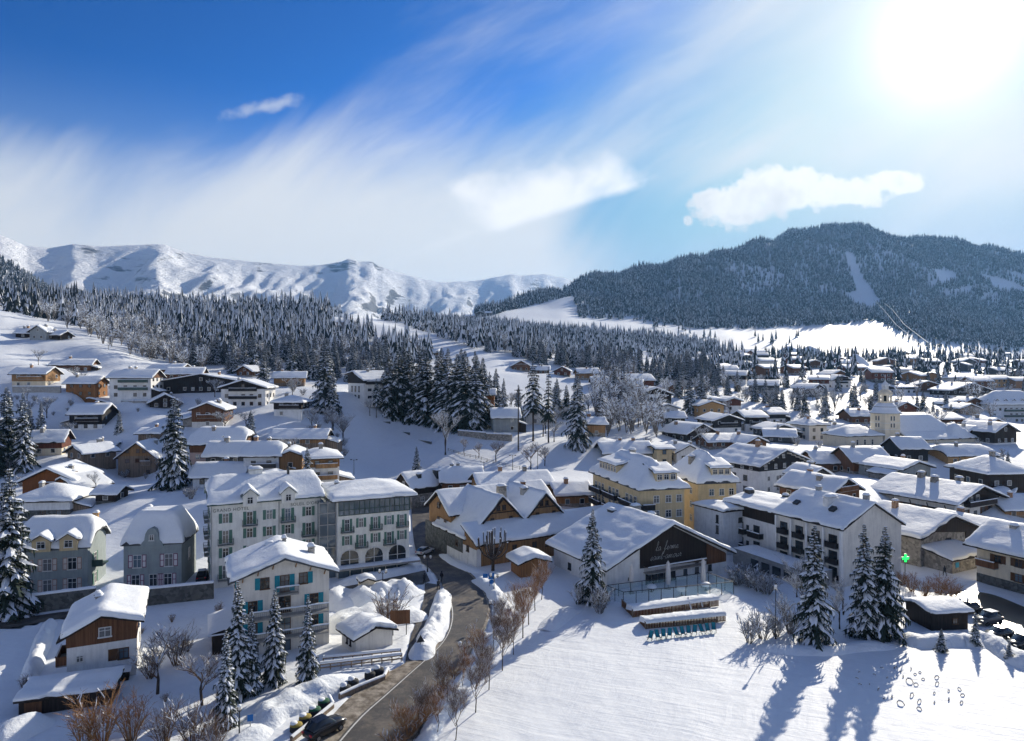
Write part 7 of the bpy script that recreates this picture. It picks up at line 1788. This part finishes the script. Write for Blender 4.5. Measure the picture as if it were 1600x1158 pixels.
# ---- recycling containers
def bin_(label, px, py, lid, rz, snow=.1):
    o = thing('recycling_container', label, 'bin', px, py, rz, 'recycling containers'); o.scale = (.8, .8, .62); mb = MB()
    mb.lathe([(.78, -.3), (.8, .85), (.74, 1.0)], 12); mb.build('drum', 'bin_dark', o, True)
    mb = MB(); mb.lathe([(.78, .98), (.74, 1.1), (.5, 1.25), (.1, 1.3)], 12); l_ = mb.build('lid', lid, o, True)
    mb = MB(); mb.lathe([(.5, 1.22), (.44, 1.32 + snow), (.2, 1.36 + snow * 1.4), (.02, 1.38 + snow * 1.5)], 9, (-.22, .2, 0)); mb.build('snow', 'snow_roof', l_, True)
for i, (px, py, c_) in enumerate(((506, 1104, 'lid_green'), (492, 1117, 'lid_green'), (477, 1129, 'lid_yellow'), (463, 1142, 'lid_yellow'))):
    bin_(('green-lidded recycling container, nearest the road junction', 'second green-lidded recycling container', 'yellow-lidded recycling container beside the green ones', 'yellow-lidded recycling container nearest the bottom edge')[i], px, py, c_, R(50))
for i, (px, py) in enumerate(((540, 1082), (552, 1072), (578, 1060), (592, 1054))): bin_(('snow-capped dark container, lowest of the upper four', 'snow-capped dark container, second of the upper four', 'snow-capped dark container, third of the upper four', 'snow-capped dark container, highest of the upper four')[i], px, py, 'bin_dark', R(40), .3)
def kerb_run(label, pts, h=.45, mat='wood_grey'): return wall_run('kerb_wall', label, [g2(*p) for p in pts], h, mat, .2, .3, 'kerb', True, 0.)
kerb_run('timber kerb round the lower recycling containers', [(455, 1160), (520, 1106), (514, 1094)]); kerb_run('timber kerb round the upper recycling containers', [(530, 1092), (560, 1078), (600, 1062), (606, 1050)])
# ---- garden fences below the hut
for k, (pa, pb, l) in enumerate((((500, 1048), (628, 1033), 'lower timber fence with snow-topped rails below the hut'), ((505, 1038), (626, 1026), 'upper timber fence with snow-topped rails below the hut'))):
    (xa, ya), (xb, yb) = g2(*pa), g2(*pb); o = empty('timber_fence', (0, 0, 0)); tag(o, l, 'fence')
    for i in range(9): t_ = i / 8; mb = MB(); px_, py_ = xa + (xb - xa) * t_, ya + (yb - ya) * t_; mb.box(px_ - .06, px_ + .06, py_ - .06, py_ + .06, -.3, .95); mb.build('post', 'wood_grey', o)
    for z_ in (.35, .75): mb = MB(); mb.bar((xa, ya - .08, z_), (xb, yb - .08, z_), .05, .16); mb.build('rail', 'wood_grey', o)
    mb = MB(); mb.grid([[(xa + (xb - xa) * i / 20, ya + (yb - ya) * i / 20 + q_, .85 + zz * (1 + .4 * mnoise.noise(Vector((i, k, q_))))) for i in range(21)] for q_, zz in ((-.22, 0), (-.16, .2), (.02, .28), (.14, 0))]); mb.build('snow', 'snow_roof', o, True)
# ---- restaurant terrace
cor = [g2(974, 945), g2(1146, 928), g2(1107, 913), g2(948, 934)]
o = empty('glass_fence', (0, 0, 0)); tag(o, 'glass fence with dark posts round the restaurant terrace', 'fence')
for k in range(4):
    (xa, ya), (xb, yb) = cor[k], cor[(k + 1) % 4]; n = max(2, round(math.hypot(xb - xa, yb - ya) / 2.1))
    for i in range(n):
        t0, t1 = i / n, (i + 1) / n; A_ = Vector((xa + (xb - xa) * t0, ya + (yb - ya) * t0, 0)); B_ = Vector((xa + (xb - xa) * t1, ya + (yb - ya) * t1, 0))
        mb = MB(); mb.box(-.045, .045, -.045, .045, -.3, 1.95); mb.build('post', 'metal_dark', o, False, tuple(A_))
        mb = MB(); mb.bar(A_ + Vector((0, 0, .95)), B_ + Vector((0, 0, .95)), .02, 1.7); mb.build('glass_pane', 'glass_clear', o)
    mb = MB(); mb.bar((xa, ya, 1.95), (xb, yb, 1.95), .09, .09); mb.build('top_rail', 'metal_dark', o)
for i, (px, py) in enumerate(((987, 927), (1044, 921), (1099, 917))):
    o = thing('parasol', ('closed white parasol at the left of the terrace', 'closed white parasol in the middle of the terrace', 'closed white parasol at the right of the terrace')[i], 'parasol', px, py, 0, 'closed parasols')
    mb = MB(); mb.tube([(0, 0, -.2), (0, 0, 1.)], .06, 8); mb.lathe([(.5, -.1), (.5, .12), (.1, .2)], 10); mb.build('pole', 'metal_grey', o)
    mb = MB(); q = 12; prof = ((.34, .9), (.42, 1.2), (.40, 2.2), (.34, 3.4), (.28, 4.3), (.12, 4.6), (.03, 4.75)); rings = []
    for r, z_ in prof: rings.append([(r * (1 + .12 * (j % 2)) * math.cos(6.283 * j / q), r * (1 + .12 * (j % 2)) * math.sin(6.283 * j / q), z_) for j in range(q + 1)])
    mb.grid(rings); mb.build('canopy', 'canvas', o, True)
def plank_wall(label, pts, h, snow=.45, depth=2.2):
    o = empty('timber_balustrade', (0, 0, 0)); tag(o, label, 'balustrade'); P = [Vector((*g2(*p), 0)) for p in pts]
    for a, b in zip(P, P[1:]):
        l = (b - a).length; n = int(l / .24); d = (b - a) / l
        rot = math.atan2(d.y, d.x)
        for i in range(n):
            def fn():
                mb = MB(); mb.box(-.09, .09, -.02, .02, .12, h - .08); return mb.mesh('slat', 'wood_brown')
            link('slat', cached(('slat', h), fn), o, tuple(a + d * (i + .5) * l / n), (0, 0, rot))
        for z_ in (.1, h - .05): mb = MB(); mb.bar(a + Vector((0, 0, z_)), b + Vector((0, 0, z_)), .10, .12); mb.build('rail', 'wood_grey', o)
        for i in range(int(l / 2.2) + 1): c_ = a + d * min(l, i * 2.2); mb = MB(); mb.box(-.07, .07, -.07, .07, -.4, h + .05); mb.build('post', 'wood_grey', o, False, tuple(c_), (0, 0, rot))
    a, b = P[-2], P[-1]; d = (b - a).normalized(); nn = Vector((-d.y, d.x, 0)); k = 26; l = (b - a).length; G = []
    for q_, zz in ((-.18, h - .1), (-.15, h + .25), (.3, h + snow * .9), (1.1, h + snow), (depth - .3, h + snow * .6), (depth, h - .6)):
        G.append([tuple(a + d * l * i / k + nn * q_ + Vector((0, 0, zz + (.16 * mnoise.noise(Vector((i * .6, q_, h + depth))) + .1 * mnoise.noise(Vector((i * 1.7, q_ * 3, 2.))) if zz > h else 0)))) for i in range(k + 1)])
    mb = MB(); mb.grid(G); mb.poly([g_[0] for g_ in G]); mb.poly([g_[-1] for g_ in G][::-1]); mb.build('snow', 'snow', o, True)
plank_wall('upper snow-topped timber balustrade of the restaurant terrace', [(972, 948), (989, 965), (1123, 947)], 1.1); plank_wall('lower snow-topped timber balustrade of the restaurant terrace', [(1000, 974), (1009, 984), (1134, 971)], 1.0)
for i, (a_, b_) in enumerate((((1075, 950), (1080, 958)), ((1090, 944), (1098, 954)))):
    xa, ya = g2(*a_); xb, yb = g2(*b_); mb = MB(); mb.bar((xa, ya, 1.6), (xb, yb, .6), .12, .3); tag(mb.build('ramp_board', 'white'), ('left', 'right')[i] + ' white sloping board of the gap in the upper balustrade', 'board', None, 'thing')
def lounger_meshes():
    f = MB()
    for y_ in (-.28, .28): f.bar((0, y_, .05), (.95, y_, .55), .05); f.bar((.75, y_, .05), (.1, y_, .5), .05); f.bar((.1, y_, .5), (-.35, y_, 1.05), .05)
    c_ = MB(); G = [[(x_, y_, z_) for y_ in (-.27, 0, .27)] for x_, z_ in ((.95, .55), (.6, .42), (.25, .36), (.02, .55), (-.2, .85), (-.36, 1.08))]; c_.grid(G); c_.grid([[(a, b, z_ - .03) for a, b, z_ in r[::-1]] for r in G])
    return f.mesh('frame', 'wood_grey'), c_.mesh('sling', 'teal_fabric', True)
lm = lounger_meshes()
for i in range(11):
    t_ = i / 10; o = thing('deck_chair', 'teal deck chair in the row sunk in snow below the terrace', 'chair', 1017 + 98 * t_, 999 - 13 * t_, R(-95 + (i * 37 % 50) - 25), 'teal deck chairs'); link('frame', lm[0], o); link('sling', lm[1], o)
for i, (px, py, l) in enumerate(((1018, 925, 'snow-buried round table near the left parasol'), (1103, 922, 'snow-buried table near the right parasol'), (1065, 930, 'snow-covered low table in the middle of the terrace'))):
    o = thing('terrace_table', l, 'table', px, py); mb = MB(); mb.lathe([(.3, 0), (.08, .1), (.08, .65), (.8, .7), (.8, .75)], 12); mb.build('pedestal', 'metal_dark', o); mb = MB(); mb.lathe([(.82, .74), (.85, .95), (.6, 1.2), (.05, 1.3)], 12); mb.build('snow', 'snow_roof', o, True)
# ---- hoops half sunk in the snowfield
hoops = ((795, 335, 28), (895, 345, 20), (830, 357, 18), (710, 333, 14), (665, 378, 14), (570, 362, 16), (745, 395, 16), (885, 420, 34), (845, 388, 16), (970, 407, 16), (950, 365, 14), (1055, 398, 26), (1057, 438, 28), (1040, 495, 16), (1130, 482, 18), (1197, 470, 20), (1216, 508, 20), (1130, 535, 22), (1210, 555, 22), (1040, 553, 18), (945, 548, 30), (900, 510, 30), (830, 560, 34), (775, 518, 22), (690, 470, 26), (635, 435, 14), (575, 438, 14), (725, 528, 16), (945, 595, 24), (925, 440, 20), (920, 376, 14), (556, 400, 14))
for i, (a_, b_, w_) in enumerate(hoops):
    q = random.Random(i); x, y, z = spot(1200 + a_ / 4, 960 + b_ / 4); r = w_ * .0115
    mb = MB(); k = 12; mb.tube([(r * math.cos(math.pi * j / k), 0, r * .95 * math.sin(math.pi * j / k) - .05 if 0 < j < k else -.3) for j in range(k + 1)], .03 + r * .04, 6)
    o = mb.build('hoop', 'wood_grey', None, False, (x, y, z), (R(q.uniform(-8, 8)), 0, R(q.uniform(-75, 75)))); tag(o, 'dark half hoop standing in the snowfield', 'hoop', 'hoops in the snowfield')
    mb = MB(); mb.tube([(r * math.cos(math.pi * j / k), 0, r * .95 * math.sin(math.pi * j / k) + r * .10) for j in range(3, k - 2)], .045 + r * .05, 5); mb.build('snow', 'snow_roof', o, True)
# ---- walls and fences on the slope
def run_px(pts): return [ground_at(*p)[:2] for p in pts]
wall_run('stone_wall', 'stone terrace wall above the snow slope', run_px([(716, 682), (760, 688), (800, 690)]), 2.2, 'stone', .4)
wall_run('path_wall', 'low dark wall beside the path climbing the snow slope', run_px([(580, 651), (610, 664), (640, 680), (674, 695)]), .9, 'stone_dark', .15, .3)
P = run_px([(700, 706), (726, 713), (752, 719), (780, 727), (812, 735), (845, 742)]); o = empty('wire_fence', (0, 0, 0)); tag(o, 'thin post and rail fence along the path with small trees', 'fence')
for (xa, ya), (xb, yb) in zip(P, P[1:]):
    za, zb = gz(xa, ya), gz(xb, yb)
    for z_ in (.4, .8): mb = MB(); mb.bar((xa, ya, za + z_), (xb, yb, zb + z_), .07); mb.build('rail', 'bark', o)
    for i in range(3): t_ = i / 3; mb = MB(); mb.box(-.06, .06, -.06, .06, -.3, 1.); mb.build('post', 'bark', o, False, (xa + (xb - xa) * t_, ya + (yb - ya) * t_, za + (zb - za) * t_))
wall_run('hedge_wall', 'pale retaining wall below the upper left chalets', run_px([(20, 614), (60, 614), (95, 616)]), 2.2, 'concrete', .3)
wall_run('hedge_wall', 'pale garden wall below the tall white chalet', run_px([(160, 632), (210, 632), (260, 634)]), 1.6, 'concrete', .3)
# ---- people
def person(label, px, py, rz, top, pants='cloth_dark', walk=.18):
    x, y, z = spot(px, py)
    V_ = [(0, 0, .95), (0, .0, 1.2), (0, 0, 1.42), (0, 0, 1.52), (0, -.02, 1.64), (0, -.02, 1.74), (.10, 0, .9), (.12, -walk, .5), (.13, -walk * .7, .08), (.13, -walk * .7 - .16, .04), (-.10, 0, .9), (-.12, walk, .5), (-.13, walk * 1.6, .1), (-.13, walk * 1.6 - .14, .04), (.19, 0, 1.4), (.25, walk * .6, 1.12), (.24, walk * .3, .88), (-.19, 0, 1.4), (-.25, -walk * .6, 1.12), (-.24, -walk, .9)]
    E_ = [(0, 1), (1, 2), (2, 3), (3, 4), (4, 5), (0, 6), (6, 7), (7, 8), (8, 9), (0, 10), (10, 11), (11, 12), (12, 13), (2, 14), (14, 15), (15, 16), (2, 17), (17, 18), (18, 19)]
    rad = [.15, .15, .16, .06, .10, .09, .10, .08, .055, .05, .10, .08, .055, .05, .075, .06, .045, .075, .06, .045]
    me = bpy.data.meshes.new('person'); me.from_pydata(V_, E_, []); o = link('person', me, None, (x, y, z), (0, 0, rz))
    sk = o.modifiers.new('skin', 'SKIN'); sb = o.modifiers.new('sub', 'SUBSURF'); sb.levels = sb.render_levels = 1
    for i, v in enumerate(me.skin_vertices[0].data): v.radius = (rad[i], rad[i]); v.use_root = i == 0
    me.materials.append(MAT[pants]); tag(o, label, 'person')
    mb = MB(); mb.lathe([(.20, .86), (.22, 1.0), (.2, 1.25), (.215, 1.42), (.10, 1.52)], 10); mb.build('coat', top, o, True)
    mb = MB(); mb.lathe([(.085, -.02), (.115, .05), (.11, .12), (.05, .17), (.01, .18)], 8, (0, -.02, 1.66)); mb.build('hat', 'cloth_dark', o, True)
person('pedestrian in dark coat walking at the road junction', 690, 909, R(150), 'cloth_dark'); person('pedestrian in dark coat nearest the snow island', 685, 922, R(20), 'cloth_dark'); person('pedestrian on the snowy forecourt before the glazed wing', 663, 912, R(80), 'cloth_dark', walk=.08); person('tiny pedestrian on the lane beside the stone barn', 1476, 900, R(200), 'cloth_dark')
# ---- hill top mast, station, cable line
d = 2500.; x = (1290 - 800) / FPX * d; zt = gz(x, d); o = empty('summit_mast', (x, d, zt)); tag(o, 'thin transmitter mast on the wooded summit', 'mast')
mb = MB(); mb.tube([(0, 0, -5), (0, 0, 66)], [1.8, .6], 6); mb.build('mast', 'metal_dark', o)
mb = MB(); mb.box(-34, -14, -8, 8, -3, 12); mb.poly([(-36, -9, 12), (-12, -9, 12), (-24, -9, 18)]); mb.box(-36, -12, -9, 9, 11.9, 13.); mb.build('station', 'wood_dark', o)
ca = [Vector(ground_at(1366, 478)), Vector(ground_at(1400, 518)), Vector(ground_at(1436, 549))]
for k in (0, 1):
    mb = MB(); off = Vector((k * 16, 0, 13)); pts = [ca[0] + off, (ca[0] + ca[1]) / 2 + off * 1.2, ca[1] + off, (ca[1] + ca[2]) / 2 + off, ca[2] + off]; mb.tube(pts, .7, 5); tag(mb.build('lift_cable', 'metal_grey'), ('left', 'right')[k] + ' shining cable of the lift line on the wooded hill', 'cable', None, 'thing')
for i, (px, py, r) in enumerate(((1234, 552, 20), (1266, 552, 18), (1336, 571, 12))):
    x, y, z = ground_at(px, py); mb = MB(); mb.lathe([(r, -2), (r * .95, 1), (r * .6, 6), (r * .25, 9.5), (.5, 10.5)], 14); tag(mb.build('snow_heap', 'snow', None, True, (x, y, z)), ('left cone-shaped snow heap on the far plain', 'right cone-shaped snow heap on the far plain', 'blue-shaded snow heap among the far chalets')[i], 'snow heap')
HAZE = 6e-5

# ================================================================== air: haze in the whole valley
zlo = float(ZZ.min()) - 1.5
zhi = max(max(v[2] for v in verts), float(ZZ.max()), max(v[2] for v in rv)) + 12
zlo = min(zlo, min(v[2] for v in verts) - 1.5)
mb = MB(); mb.box(-11500, 11500, -4300, 6700, zlo, zhi)
hz = bpy.data.materials.new('haze'); hz.use_nodes = True; t = hz.node_tree; t.nodes.clear()
ho_ = t.nodes.new('ShaderNodeOutputMaterial'); pvn = t.nodes.new('ShaderNodeVolumePrincipled')
pvn.inputs['Color'].default_value = (.24, .54, 1., 1); pvn.inputs['Density'].default_value = HAZE; pvn.inputs['Anisotropy'].default_value = .35
t.links.new(pvn.outputs[0], ho_.inputs['Volume'])
MAT['haze'] = hz
tag(mb.build('haze', 'haze'), 'thin winter haze filling the valley', None, None, 'stuff')
